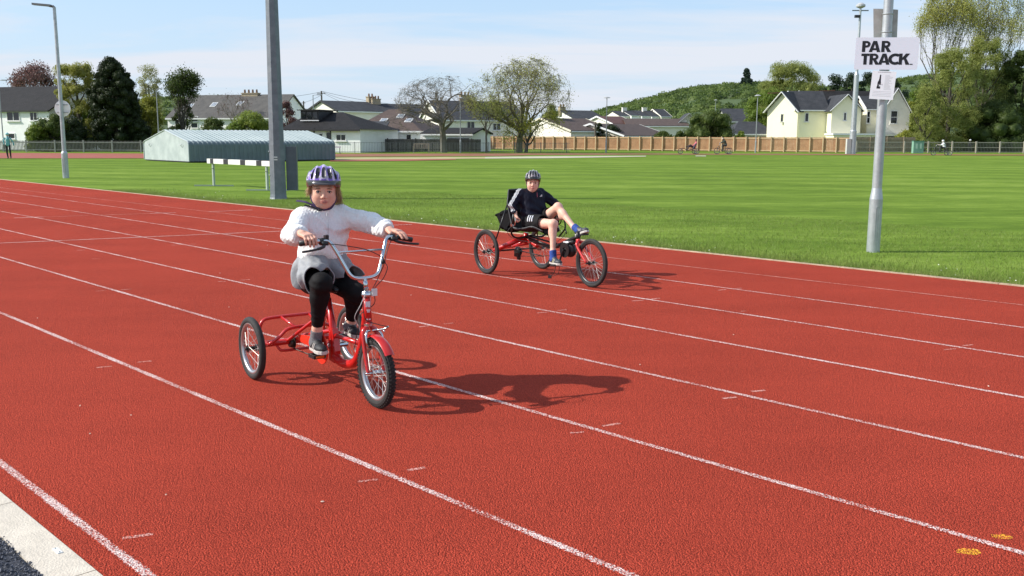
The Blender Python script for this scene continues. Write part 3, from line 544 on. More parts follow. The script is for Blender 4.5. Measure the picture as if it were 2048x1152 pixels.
cwin(1568, 228, 1577, 243, 1.5, 2); cwin(1611, 226, 1618, 243, .26, 1); cwin(1678, 226, 1683, 241, -1.64, 1); cwin(1713, 223, 1723, 247, 2.4, 1); cwin(1736, 223, 1742, 246, .4, 1); cwin(1777, 222, 1790, 247, -.64, 1)
m = MB(); m.box(((lx(1645) + lx(1726)) / 2, -3, .95), (lx(1726) - lx(1645), 3, 1.9)); m.build('extension_wall', CREAM, ch); m = MB(); m.box(((lx(1643) + lx(1728)) / 2, -3, 2.02), (lx(1728) - lx(1643), 3.3, .22)); m.build('extension_roof', TRIMW, ch)
m = MB(); m.box(((lx(1727) + lx(1815)) / 2, -2.4, .9), (lx(1815) - lx(1727), 3, 1.8)); m.build('garage_wall', mat('brown_wall', (.16, .13, .11), rough=.8), ch); m = MB(); m.box(((lx(1725) + lx(1817)) / 2, -2.4, 1.94), (lx(1817) - lx(1725), 3.3, .2)); m.build('garage_roof', OFFW, ch)
m = MB(); m.bar((lx(1560), 6.2, zr + .12), (lx(1700), 6.3, lz(1740, 184, Y + 6) + .2), .2, .12); m.build('ridge_tiles', RIDGE, ch)

# ------------------------------------------------------------------ fences
def fence(name, label, pa, pb, Y0, Y1, h, pale_w, gap, m, post=2.4, rails=((.2, .07), (.85, .07)), pw=.1, mp_=None, cat='fence', solid=False, ph=1.04, railw=.04):
    a = np.array([at(pa, 300, Y0)[0], Y0]); b = np.array([at(pb, 300, Y1)[0], Y1]); L = np.linalg.norm(b - a); yaw = math.atan2(b[1] - a[1], b[0] - a[0])
    t = thing(name, label, cat, (a[0], a[1], 0), yaw); mp_ = mp_ or m; n = int(L / (pale_w + gap)); rg = np.random.default_rng(int(pa) + 100)
    p = MB()
    for i in range(n):
        x = (i + .5) * (pale_w + gap); hh = h * (1 + rg.uniform(-.008, .008)); p.box((x, 0, hh / 2 + .02), (pale_w, .02, hh - .04))
    p.build('boards' if solid else 'pales', m, t)
    for fr, rh in rails: r = MB(); r.bar((0, -.012 - railw / 2, h * fr), (L, -.012 - railw / 2, h * fr), railw, rh); r.build('rail', mp_, t)
    k = int(L / post)
    for i in range(k + 1):
        q = MB(); q.box((i * post, -.03 - railw - pw / 2, h * ph / 2), (pw, pw, h * ph)); q.box((i * post, -.03 - railw - pw / 2, h * ph + .01), (pw + .03, pw + .03, .025)); q.build('post', mp_, t)
    return t
WOODG = mat('wood_grey', (.13, .125, .11), rough=.85, rgb2=(.24, .22, .19), vs=3, detail=6); STEELG = mat('railing_grey', (.22, .23, .23), rough=.5, metal=.3); WOODD = mat('wood_dark', (.05, .045, .042), rough=.85, rgb2=(.10, .09, .08), vs=2)
WOODB = mat('wood_brown', (.30, .15, .075), rough=.8, rgb2=(.50, .28, .15), vs=1.6, detail=6); WOODP = mat('wood_post', (.62, .45, .27), rough=.75, var=.12, vs=2)
fence('paling_fence', 'weathered grey paling fence at the left, behind the walker', -60, 292, 91, 91, 1.07, .07, .06, WOODG, 2.7, pw=.11, mp_=mat('pale_post', (.34, .33, .30), rough=.8))
fence('dark_board_fence', 'dark close-boarded fence behind the bungalows and the bench', 720, 962, 100, 100, 1.32, .12, .012, WOODD, 2.9, solid=True)
fence('metal_railing', 'thin grey metal railing running past the wooden bench', 655, 1140, 93, 96, 1.0, .022, .13, STEELG, 2.6, rails=((.97, .03), (.12, .03)), pw=.045, railw=.02, mp_=mat('rail_dark', (.12, .125, .13), rough=.5, metal=.3), ph=1.02)
fence('brown_board_fence', 'long new brown board fence with pale posts across the far side', 948, 1706, 124, 104, 1.62, .145, .008, WOODB, 1.39, rails=((.93, .09), (.1, .09)), pw=.1, mp_=WOODP, solid=True)
fence('rail_fence', 'weathered grey rail fence at the right, beneath the willows', 1712, 2130, 105, 105, 1.2, .05, .11, WOODG, 2.6, rails=((.95, .08), (.5, .07), (.1, .07)), pw=.14, mp_=mat('pale_rail', (.36, .33, .27), rough=.8))
fence('back_board_fence', 'taller brown board fence behind the grey rails at the cream house', 1706, 1830, 110, 110, 1.7, .12, .01, mat('wood_old', (.22, .17, .12), rough=.85, rgb2=(.32, .26, .18), vs=2), 1.9, solid=True)
# green panel in the fence line
t = thing('green_bin', 'pale green fabric litter bin standing in the grey rail fence', 'bin', (at(1835, 300, 103.5)[0], 103.5, 0)); GRN = mat('bin_green', (.20, .36, .27), rough=.6, var=.1)
MB().box((0, 0, .62), (1.1, .5, 1.24)).build('body', GRN, t); MB().box((0, -.01, 1.27), (1.16, .56, .07)).build('lid', mat('lid_green', (.08, .22, .16), rough=.5), t)
for s in (-.22, .22): MB().box((s, -.27, .75), (.2, .012, .55)).build('panel', mat('panel_mint', (.4, .55, .45), rough=.5), t)

# ------------------------------------------------------------------ lamp posts, masts, poles
GALV = mat('galvanised_steel', (.36, .39, .41), rough=.45, metal=.55, rgb2=(.50, .53, .55), vs=6, bump=.08, bs=30); GALVD = mat('galvanised_dull', (.13, .155, .18), rough=.55, metal=.35, rgb2=(.21, .235, .26), vs=5, bump=.1, bs=20)
LAMPG = mat('lamp_grey', (.30, .32, .33), rough=.5, metal=.3)
def lamp(label, px, top, Y, arm=0.0, dish=False, name='lamp_post', group='slim lamp posts round the field', both=False, r=.055):
    b = at(px, 300, Y); z = at(px, top, Y)[2]; t = thing(name, label, 'lamp post', (b[0], Y, 0), 0, group)
    m = MB(); m.tube([(0, 0, 0), (0, 0, 1.2), (0, 0, 1.25), (0, 0, z)], [r * 1.6, r * 1.6, r, r * .75], 10); m.build('pole', LAMPG, t)
    h = MB()
    if dish: h.lathe([(.001, .14), (.12, .13), (.34, .04), (.34, 0), (.001, 0)], (0, 0, z - .05), 14)
    else:
        s = 1 if arm > 0 else -1; h.tube([(0, 0, z - .05), (s * .15, 0, z), (arm * .5, 0, z + .02)], .03, 6); h.box((arm * .72, 0, z + .03), (abs(arm) * .55, .22, .09))
    h.build('lamp_head', mat('lamp_head_grey', (.42, .43, .44), rough=.5), t); return t
lamp('slim lamp post at the far left edge in front of the white house', 8, 161, 93, .75)
t = lamp('short lamp post with a small white box, between the conifer and the shed', 319, 178, 95, .45)
MB().box((.12, -.1, 1.75), (.28, .12, .55)).build('equipment_box', mat('box_white', (.7, .7, .68), rough=.5), t)
lamp('lamp post in front of the black-roofed bungalow', 629, 190, 104, .95)
lamp('lamp post with a round dish head before the bare tree', 921, 196, 95, dish=True)
lamp('lamp post with a round dish head before the hill, second from the bare tree', 1212, 195, 99, dish=True)
lamp('lamp post standing left of the cream house', 1511, 191, 103, dish=True)
lamp('distant small lamp on the wooded hillside', 1428, 200, 190, dish=True)
# telegraph poles and wires
TP = mat('telegraph_wood', (.10, .085, .07), rough=.9); wires = []
for px, top, Y, lb in ((646, 182, 150, 'tall telegraph pole with crossarm above the bungalow roofs'), (610, 202, 175, 'short telegraph pole behind the bungalow dormer'), (1190, 244, 117, 'thin grey utility pole beside the dark round shrubs')):
    z = at(px, top, Y)[2]; t = thing('telegraph_pole', lb, 'pole', (at(px, 300, Y)[0], Y, 0)); MB().tube([(0, 0, 0), (0, 0, z)], [.17, .12], 8).build('pole', TP, t); MB().box((0, -.16, z - .35), (1.3 if top < 200 else .7, .1, .1)).build('crossarm', TP, t)
    if top < 200: MB().box((.12, -.2, z - 2.0), (.4, .3, .7)).build('transformer', TRIMB, t)
for i, (a, b_, Ya, Yb) in enumerate([((646, 183), (450, 196), 150, 150), ((646, 183), (880, 214), 150, 150), ((646, 186), (780, 230), 150, 140), ((646, 188), (570, 208), 150, 160), ((646, 184), (760, 205), 150, 135)]):
    A, B = at(*a, Ya), at(*b_, Yb); P = [A + (B - A) * s + np.array([0, 0, -1.1 * 4 * s * (1 - s) * .5]) for s in np.linspace(0, 1, 14)]
    o = MB().tube(P, .022, 4).build('overhead_wire', TRIMB); tag(o, ['sagging overhead wire running left from the telegraph pole', 'longest overhead wire running right towards the bare tree', 'lowest overhead wire dropping right to the cream gable', 'short overhead wire dropping left behind the big pole', 'overhead wire running right to the chimney of the gabled house'][i], 'wire', 'overhead wires')
# left tall lamp with round sign, 36 m away
Y = 36.16; b = at(132, 355, Y); t = thing('tall_lamp_post', 'tall grey lamp post with a round sign back on the left grass', 'lamp post', (b[0], Y, 0)); zt = at(110, 14, Y)[2]; zj = at(130, 302, Y)[2]
MB().tube([(0, 0, -.03), (0, 0, zj - .08), (0, 0, zj), (0, 0, zt)], [.115, .115, .078, .055], 14).build('pole', GALV, t)
m = MB(); m.tube([(0, 0, zt - .03), (-.04, 0, zt + .02), (-.2, 0, zt + .04)], [.055, .05, .035], 8); m.prism([[-.1, -.12, zt + .01], [-.78, -.09, zt + .07], [-.78, .09, zt + .07], [-.1, .12, zt + .01]], (0, 0, 0), (0, 0, .07)); m.build('lamp_head', mat('lamp_head_dark', (.16, .17, .18), rough=.5), t)
zs = at(121, 217, Y)[2]; R = [[1, 0, 0], [0, 0, 1], [0, -1, 0]]; m = MB(); m.lathe([(.001, 0), (.30, 0), (.30, .012), (.001, .012)], (0, .10, zs), 28, R); so_ = m.build('round_sign', mat('sign_back_grey', (.80, .82, .84), rough=.5), t)
m = MB(); m.box((0, .075, zs + .14), (.42, .02, .035)); m.box((0, .075, zs - .14), (.42, .02, .035)); m.build('sign_bracket', GALV, so_)
MB().box((0, -.118, .45), (.09, .01, .5)).build('access_door', GALV, t)
# the big octagonal mast, 24.5 m away
Y = 24.54; b = at(557, 396, Y); t = thing('floodlight_mast', 'thick octagonal grey steel mast standing beside the track', 'mast', (b[0], Y, 0), .12); zt = 6.2
m = MB(); zj = at(557, 290, Y)[2]; m.lathe([(.245, -.03), (.225, .02), (.215, .1), (.203, zj - .02), (.208, zj - .02), (.208, zj + .02), (.197, zj + .02), (.15, zt), (.001, zt)], (0, 0, 0), 8, rotz(math.radians(22.5 + 6))); m.build('pole', GALVD, t)
x0, x1 = (at(571, 340, Y)[0] - b[0]), (at(592, 340, Y)[0] - b[0]); z0, z1 = at(580, 381, Y)[2], at(580, 293, Y)[2]; m = MB(); m.box(((x0 + x1) / 2 + .01, .16, (z0 + z1) / 2), (x1 - x0, .25, z1 - z0)); m.build('steel_cabinet', mat('cabinet_steel', (.10, .125, .15), rough=.5, metal=.3, var=.15, vs=4), t)
m = MB()
for zz in (314, 319): m.box((-.01, -.212, at(553, zz, Y)[2]), (.085, .006, .03), rotz(.1))
m.build('white_dash_mark', mat('dash_white', (.75, .75, .75), rough=.5), t)
m = MB()
for zz in (303, 350): m.ball((-.19, -.10, at(553, zz, Y)[2]), .016)
m.build('bolt', GALV, t)
# right distant floodlight mast
Y = 97; b = at(1704, 308, Y); t = thing('distant_floodlight_mast', 'tall distant floodlight mast with a crossbar, left of the track sign', 'mast', (b[0], Y, 0)); zt = at(1716, 14, Y)[2]; zm = at(1712, 150, Y)[2]; z3 = at(1704, 262, Y)[2]
MB().tube([(0, 0, 0), (0, 0, z3), (0, 0, z3 + .1), (0, 0, zm), (0, 0, zm + .3), (0, 0, zt)], [.34, .33, .27, .24, .14, .11], 12).build('pole', GALV, t)
MB().box((0, 0, at(1716, 21, Y)[2]), (1.6, .1, .1)).build('crossbar', GALVD, t)
MB().lathe([(.001, .5), (.2, .48), (.45, .3), (.45, .12), (.2, 0), (.001, 0)], (0, 0, zt - .1), 14).build('lamp_head', mat('lamp_head_grey', (.42, .43, .44)), t)
MB().box((-.3, -.1, at(1716, 33, Y)[2]), (.5, .3, .25)).build('floodlight', TRIMB, t); MB().tube([(-.1, 0, at(1716, 33, Y)[2]), (.02, 0, at(1716, 33, Y)[2])], .04, 6).build('bracket', GALVD, t)
MB().box((-.45, -.1, .75), (.42, .4, 1.5)).build('control_box', mat('box_pale', (.5, .5, .47), rough=.6), t)

# ------------------------------------------------------------------ the track sign, 13.4 m away
Y = 13.4; b = gp(1746, 501); t = thing('sign_post', 'galvanised post with a wide foot holding the white track sign', 'sign post', (b[0], b[1], 0)); zj, zk = at(1750, 398, b[1])[2], at(1752, 376, b[1])[2]; PB = b
m = MB(); m.lathe([(.090, -.04), (.0885, zj), (.066, zk), (.0655, 2.4), (.063, 4.2), (.001, 4.2)], (0, 0, 0), 28); m.build('pole', GALV, t)
zo, zp = at(1747, 484, b[1])[2], at(1749, 412, b[1])[2]; R = [[1, 0, 0], [0, 0, 1], [0, -1, 0]]; pts = []
for s in np.linspace(0, 2 * math.pi, 33)[:-1]:
    cx_ = .026 * math.cos(s); cz_ = (zo + zp) / 2 + ((zp - zo) / 2 - .026) * (1 if math.sin(s) > 0 else -1) + .026 * math.sin(s); pts.append((cx_, -math.sqrt(max(0, .0895 ** 2 - cx_ ** 2)), cz_))
m = MB(); m.tube(pts, .0035, 6, closed=True); m.build('access_door', GALV, t)
def quad_frame(pl, Yd, tw=.1):       # corners of a board turned slightly to the left
    return [at(x, y, Yd + s * tw) for (x, y), s in zip(pl, (1, -1, -1, 1))]
YS = b[1] - .085; q = quad_frame([(1711, 75), (1838.5, 74.5), (1834, 139.5), (1710.5, 139)], YS); ctr = sum(q) / 4; ex = (q[1] - q[0]); Wb = np.linalg.norm(ex); ex = ex / Wb; ey = np.array([0, 0, 1.0]) - ex * ex[2]; ey /= np.linalg.norm(ey); Hb = (np.linalg.norm(q[0] - q[3]) + np.linalg.norm(q[1] - q[2])) / 2; ez = np.cross(ex, ey)
BR = np.column_stack([ex, ey, ez]); t2 = thing('track_sign', 'white rectangular sign reading PAR TRACK in heavy black capitals', 'sign', tuple(ctr))
def blocal(mb):                # board coordinates (x right, y up, z to the viewer) -> world offset
    for V in mb.v: V[:] = V @ BR.T
    return mb
SIGNW = mat('sign_white', (.74, .77, .88), rough=.45, var=.02, vs=2); INK = mat('sign_ink', (.008, .008, .012), rough=.4)
def rrect(w, h, r, n=5):
    P = []
    for cx_, cy_, a0 in ((w / 2 - r, h / 2 - r, 0), (-w / 2 + r, h / 2 - r, 90), (-w / 2 + r, -h / 2 + r, 180), (w / 2 - r, -h / 2 + r, 270)):
        for k in range(n + 1): a = math.radians(a0 + 90 * k / n); P.append([cx_ + r * math.cos(a), cy_ + r * math.sin(a), 0])
    return P
m = MB(); m.prism(rrect(Wb, Hb, .02), (0, 0, -.004), (0, 0, 0)); blocal(m).build('board', SIGNW, t2)
# lettering built from heavy strokes in a unit of cap height H
def glyph(ch, x, y, H, s, z):    # returns list of polygons (each list of 3D pts) ; s stroke
    w = {'P': .62, 'A': .88, 'R': .66, 'T': .62, 'C': .74, 'K': .80, '.': .22}[ch]; L = []
    def rect(a, b_, c, d): L.append([(a, b_), (c, b_), (c, d), (a, d)])
    def arc(cx_, cy_, ro, ri, a0, a1, n=14, sy=1.0):
        for k in range(n):
            p0, p1 = math.radians(a0 + (a1 - a0) * k / n), math.radians(a0 + (a1 - a0) * (k + 1) / n)
            L.append([(cx_ + ri * math.cos(p0), cy_ + ri * math.sin(p0) * sy), (cx_ + ro * math.cos(p0), cy_ + ro * math.sin(p0) * sy), (cx_ + ro * math.cos(p1), cy_ + ro * math.sin(p1) * sy), (cx_ + ri * math.cos(p1), cy_ + ri * math.sin(p1) * sy)])
    if ch in 'PR':
        ro = .30; cy_ = 1 - ro; rect(0, 0, s, 1); rect(s, 1 - .2, w - ro, 1); rect(s, 1 - 2 * ro, w - ro, 1 - 2 * ro + .2); arc(w - ro, cy_, ro, ro - .2, -90, 90)
        if ch == 'R': L.append([(s + .02, .42), (s + .27, .42), (w + .10, 0), (w - .19, 0)])
    if ch == 'T': rect(0, .78, w, 1); rect(w / 2 - s / 2, 0, w / 2 + s / 2, .78)
    if ch == 'A':
        L.append([(0, 0), (s * 1.05, 0), (w / 2 + .02, .80), (w / 2 + .06, 1), (w / 2 - .14, 1)]); L.append([(w - s * 1.05, 0), (w, 0), (w / 2 + .14, 1), (w / 2 - .06, 1), (w / 2 - .02, .80)]); rect(.24, .17, w - .24, .35)
    if ch == 'C': arc(.5, .5, .52, .27, 48, 312, 26, .98)
    if ch == 'K': rect(0, 0, s, 1); L.append([(s, .40), (s, .62), (w - .30, 1), (w + .0, 1), (s + .27, .56)]); L.append([(s + .08, .62), (s + .27, .62), (w + .03, 0), (w - .28, 0)])
    if ch == '.': rect(0, 0, .2, .085)
    return w * H, [[(x + a * H, y + b_ * H, z) for a, b_ in P] for P in L]
def text(mb, s, x, y, H, track=.03, z=.0012, st=.25, adv={}):
    k = 0; xs0 = x
    for i, c in enumerate(s):
        w, P = glyph(c, x, y, H, st, z)
        for p in P: mb.prism([[xs0 + (q_[0] - xs0) * 1.15, q_[1], q_[2]] for q_ in p], (0, 0, 0), (0, 0, .0004 + .00006 * (k % 7))); k += 1
        x += w + (track + adv.get(s[i:i + 2], 0)) * H
    return mb
kx = Wb / 128.0; lH = 23.3 * kx; X0 = -Wb / 2 + 13.5 * kx
m = text(MB(), 'PAR', X0, Hb / 2 - 7.2 * kx - lH, lH, .0, adv={'PA': -.10, 'AR': .06}); text(m, 'TRACK.', X0 - .2 * kx, Hb / 2 - 33.6 * kx - lH, lH, .0, adv={'TR': .02, 'RA': -.0, 'AC': -.10, 'CK': .03, 'K.': .05}); blocal(m).build('lettering', INK, t2)
# notice below it
q = quad_frame([(1744.5, 141), (1793, 144), (1786, 199.5), (1739, 197.5)], YS - .004, .045); c2 = sum(q) / 4; ex2 = (q[1] - q[0] + q[2] - q[3]) / 2; w2 = np.linalg.norm(ex2); ex2 /= w2; h2 = np.linalg.norm(q[0] - q[3]); ey2 = (q[0] - q[3] + q[1] - q[2]) / 2; ey2 -= ex2 * (ex2 @ ey2); ey2 /= np.linalg.norm(ey2); BR = np.column_stack([ex2, ey2, np.cross(ex2, ey2)])
t3 = thing('bottle_notice', 'white laminated notice with a black bottle picture, hung under the track sign', 'notice', tuple(c2)); m = MB(); m.prism(rrect(w2, h2, .004), (0, 0, -.002), (0, 0, 0)); blocal(m).build('sheet', mat('paper_white', (.78, .80, .86), rough=.35), t3)
def px2(x, y): return ((x - 1765.5) * w2 / 48, (170.5 - y) * h2 / 57)
m = MB(); bx = 1757.5
def bp(pts, z0=.0006, th=.0006): m.prism([(*px2(x, y), z0) for x, y in pts], (0, 0, 0), (0, 0, th))
bp([(bx, 149.5), (bx + 2.2, 149.5), (bx + 2.6, 157), (bx + 2.9, 162), (bx + 3.5, 165), (bx + 3.4, 170), (bx - 3.2, 170), (bx - 3.1, 165), (bx - 1.4, 161), (bx - .6, 157)][::-1])
bp([(bx - 3.3, 170.2), (bx + .2, 170.2), (bx - .2, 173.4), (bx - 3.6, 173.4)][::-1]); bp([(bx - 3.7, 173), (bx + 3.2, 173), (bx + 3, 177.5), (bx - 4.3, 177.5)][::-1]); blocal(m).build('bottle_picture', INK, t3)
m = MB(); rg = np.random.default_rng(3)
for i in range(15):
    y = 150 + i * 2.05; x0 = 1768; x1 = 1768 + rg.uniform(8, 18); m.box((*[(px2(x0, y)[0] + px2(x1, y)[0]) / 2, px2(x0, y)[1]], .0008), (px2(x1, y)[0] - px2(x0, y)[0], .0026, .0004))
for i in range(4): y = 183 + i * 3.1; m.box((0, px2(0, y)[1], .0008), (w2 * .78, .0028, .0004))
blocal(m).build('print_lines', mat('print_grey', (.40, .41, .44), rough=.5), t3)
m = MB(); m.box((0, px2(0, 144.5)[1], .0009), (w2 * .55, .004, .0004)); blocal(m).build('heading_line', mat('print_dark', (.1, .1, .12), rough=.5), t3)
# the small word on the bottle label, strokes only
m = MB(); xx = bx - .6
for k, g_ in enumerate(('A', 'C', 'C')):
    pass
for i in range(4):
    x = px2(bx - .2 + i * 2.3, 168)[0]; m.box((x, px2(0, 169.2)[1], .0016), (.0045, .011, .0004)); m.box((x + .006, px2(0, 168)[1], .0016), (.004, .0025, .0004))
blocal(m).build('bottle_label_print', mat('print_grey', (.4, .4, .4)), t3)
# metal plate higher up, behind the pole (its curved back to us)
t4 = thing('metal_plate', 'bare metal back of a sign fixed behind the pole above the track sign', 'sign back', (PB[0], PB[1] + .09, 0)); yb = PB[1] + .09
A_, B_, C_, D_ = at(1748, 17, yb), at(1797.5, 19, yb), at(1795, 80, yb), at(1748.5, 80, yb); m = MB(); nu = 10; g0 = []
for i in range(nu + 1):
    s = i / nu
    for k in range(2):
        p = (A_ * (1 - s) + B_ * s) if k else (D_ * (1 - s) + C_ * s); p = p - np.array([PB[0], yb, 0]); p[1] -= .05 * (1 - (2 * s - 1) ** 2) * .5 - .02; g0.append(p)
for off, fl in ((0, 0), (.004, 1)):
    V = np.array(g0) + [0, off, 0]; Q = [[2 * i, 2 * i + 2, 2 * i + 3, 2 * i + 1] for i in range(nu)]; m.add(V, q=[x[::-1] for x in Q] if fl else Q)
m.build('plate', mat('plate_alu', (.30, .29, .27), rough=.5, metal=.4, rgb2=(.46, .45, .42), vs=5), t4, smooth=True); m = MB()
for zz in (30, 66): z_ = at(1770, zz, yb)[2]; m.tube([(.07 * math.cos(a), -.09 + .07 * math.sin(a), z_) for a in np.linspace(0, 2 * math.pi, 17)[:-1]], .006, 5, closed=True)
m.build('clamp', GALV, t4)

# ------------------------------------------------------------------ corrugated equipment cover
a = math.radians(42); C0 = np.array([-19.2, 57.2]); ud = np.array([math.cos(a), math.sin(a)]); vd = np.array([-math.sin(a), math.cos(a)]); LL, WW = 10.0, 6.9
t = thing('corrugated_shed', 'low pale blue corrugated metal cover standing on the grass', 'shed', (C0[0], C0[1], 0), a); ZE, ZR, zb = 1.20, 1.92, .06
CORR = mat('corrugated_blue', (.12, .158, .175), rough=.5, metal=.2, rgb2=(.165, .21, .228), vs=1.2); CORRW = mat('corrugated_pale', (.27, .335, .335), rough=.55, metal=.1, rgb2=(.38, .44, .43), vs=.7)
def prof(k):                                   # cross profile points (y, z) with rounded eaves
    P = [(0, zb), (0, ZE - .16), (.05, ZE - .04), (.17, ZE + .04)]; P += [(WW / 2, ZR)]; P += [(WW - .17, ZE + .04), (WW - .05, ZE - .04), (WW, ZE - .16), (WW, zb)]; return P
n_ = 260; xs = np.linspace(0, LL, n_ + 1); amp = np.where(np.sin(xs * 2 * math.pi / .29) > .1, .045, 0.0); P = prof(0)
def skin(i0, i1, m_):
    m = MB(); V = []
    for x, am in zip(xs, amp):
        for (y, z) in P[i0:i1 + 1]:
            oy, oz = (-1 if y < .1 else 1 if y > WW - .1 else 0), (1 if .1 <= y <= WW - .1 else .3); V.append([x, y + oy * am, z + oz * am * .8])
    k = i1 - i0 + 1; m.add(V, q=[[i * k + j, (i + 1) * k + j, (i + 1) * k + j + 1, i * k + j + 1] for i in range(n_) for j in range(k - 1)]); return m
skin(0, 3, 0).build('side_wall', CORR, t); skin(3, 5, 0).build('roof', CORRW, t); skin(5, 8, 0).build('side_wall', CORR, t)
for x_ in (0.02, LL - .02):
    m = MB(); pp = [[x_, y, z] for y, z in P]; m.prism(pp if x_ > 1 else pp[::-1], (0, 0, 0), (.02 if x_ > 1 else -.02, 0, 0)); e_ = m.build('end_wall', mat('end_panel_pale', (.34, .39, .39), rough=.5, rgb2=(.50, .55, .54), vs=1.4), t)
m = MB(); m.tube([[-.02, y, z] for y, z in P], .03, 6); m.build('edge_trim', mat('trim_steel', (.6, .64, .65), rough=.4, metal=.4), t)
m = MB()
for yy in (1.0, WW - 1.0): m.tube(smooth_path([(-.07, yy - .22, ZE - .12), (-.1, yy - .08, ZE - .2), (-.1, yy + .08, ZE - .2), (-.07, yy + .22, ZE - .12)], 4), .016, 6)
m.build('lift_handle', mat('handle_steel', (.4, .42, .43), rough=.4, metal=.6), t)
m = MB(); m.box((LL / 2, .06, .03), (LL - .1, .1, .06)); m.box((LL / 2, WW - .06, .03), (LL - .1, .1, .06)); m.box((.06, WW / 2, .03), (.1, WW - .3, .06)); m.build('base_frame', TRIMB, t)

# ------------------------------------------------------------------ steeplechase barrier
A, B = gp(428, 371), gp(535, 380); d = (B - A) / np.linalg.norm(B - A); nn = np.array([-d[1], d[0], 0]); zt = (at(428, 316.5, A[1])[2] + at(535, 323, B[1])[2]) / 2; zl = zt - .15
t = thing('steeplechase_barrier', 'low barrier with a white and black beam standing on the grass', 'barrier', tuple(A), math.atan2(d[1], d[0])); Lb = np.linalg.norm(B - A)
x = -.29; parts = [(.17, 0), (.18, 1), (.52, 0), (.25, 1), (.60, 0), (.25, 1), (.52, 0), (.25, 1), (.4, 0)]; BW, BK = mat('beam_white', (.72, .71, .68), rough=.6, var=.05), mat('beam_black', (.02, .02, .025), rough=.6)
bmW = MB(); bmK = MB()
sc = (Lb + .62) / sum(p[0] for p in parts)
for w_, k in parts: w_ *= sc; (bmK if k else bmW).box((x + w_ / 2, 0, (zt + zl) / 2), (w_, .127, zt - zl)); x += w_
o = bmW.build('beam', BW, t); bmK.build('black_band', BK, o)
LEGM = mat('leg_pale_green', (.38, .44, .38), rough=.5, metal=.3)
for xx in (0, Lb): MB().box((xx, 0, zl / 2 - .01), (.075, .06, zl)).build('leg', LEGM, t); MB().box((xx, 0, .0), (.05, 1.25, .035), rotz(-math.atan2(d[1], d[0]) + math.radians(0) + math.pi / 2)).build('foot', LEGM, t)
for xx in (.06, Lb + .06): MB().tube([(xx - .05, -.05, zl - .16), (xx + .06, -.05, zl - .16)], .012, 6).build('clamp_knob', BK, t)
# bench and small white hurdle
A = at(826, 302, 94.5); t = thing('wooden_bench', 'pale wooden park bench behind the thin railing', 'bench', (A[0], 94.5, 0)); WD = mat('bench_wood', (.42, .33, .25), rough=.8, var=.2); Wn = 1.5
for k in range(3): MB().box((Wn / 2 + .05, -.12 + k * .14, .45), (Wn, .1, .035)).build('seat_slat', WD, t)
m = MB()
for k in range(9): m.box((.12 + k * .175, .26, .68), (.06, .025, .34))
m.box((Wn / 2 + .05, .26, .87), (Wn, .04, .08)); m.build('backrest', WD, t)
for xx in (.05, Wn + .05):
    for yy in (-.2, .27): MB().box((xx, yy, .3 if yy < 0 else .42), (.07, .06, .6 if yy < 0 else .84)).build('leg', WD, t)
    MB().box((xx, .02, .63), (.08, .6, .05)).build('armrest', WD, t)
A = at(672, 303, 88); t = thing('white_hurdle', 'small white-topped hurdle at the right end of the shed', 'hurdle', (A[0], 88, 0)); zt = at(672, 293, 88)[2]
MB().box((0, 0, zt - .05), (.95, .04, .12)).build('top_bar', TRIMW, t)
for s in (-.42, .36): MB().box((s, 0, zt / 2 - .05), (.04, .04, zt - .1)).build('leg', TRIMB, t); MB().box((s, .25, .03), (.04, .55, .04)).build('foot', TRIMB, t)
# ------------------------------------------------------------------ vegetation
BARK = mat('bark', (.10, .085, .065), rough=.9, rgb2=(.19, .17, .13), vs=3); BARKD = mat('bark_dark', (.045, .04, .03), rough=.9, rgb2=(.09, .08, .06), vs=3)
LF_YG = leafmat('leaf_yellow_green', (.20, .22, .04), (.34, .34, .09)); LF_MID = leafmat('leaf_mid', (.07, .13, .018), (.20, .27, .045)); LF_DK = leafmat('leaf_dark', (.010, .022, .006), (.032, .048, .012), tl=.15)
LF_BR = leafmat('leaf_bright', (.10, .16, .02), (.22, .27, .05)); LF_PUR = leafmat('leaf_purple', (.10, .05, .05), (.20, .12, .10)); LF_WIL = leafmat('leaf_willow', (.17, .21, .045), (.30, .33, .10)); LF_DEEP = leafmat('leaf_deep_green', (.03, .055, .012), (.085, .12, .028)); LF_PALW = leafmat('leaf_pale_willow', (.24, .26, .05), (.42, .42, .12)); LF_OLV = leafmat('leaf_olive', (.15, .18, .025), (.29, .30, .05)); LF_PINK = leafmat('leaf_bud', (.16, .12, .06), (.26, .22, .10)); LF_PALE = leafmat('leaf_pale', (.22, .24, .10), (.36, .36, .18)); LF_EVG = leafmat('leaf_evergreen', (.03, .06, .012), (.12, .155, .032), tl=.25)  # leaf tints, with a deep green for the slender and right-edge trees
def leaves(mb, C, size, rg, flat=0.0, up=None):
    C = np.asarray(C, float); n = len(C); s = size * rg.uniform(.6, 1.35, n); A = rg.normal(size=(n, 3)); A /= np.linalg.norm(A, axis=1, keepdims=True)
    B = rg.normal(size=(n, 3)); B -= A * (A * B).sum(1, keepdims=True); B /= np.linalg.norm(B, axis=1, keepdims=True)
    A = A * s[:, None] * .5; B = B * s[:, None] * .32
    V = np.stack([C - A, C + B, C + A, C - B], 1).reshape(-1, 3); mb.add(V, q=np.arange(4 * n).reshape(-1, 4)); return mb
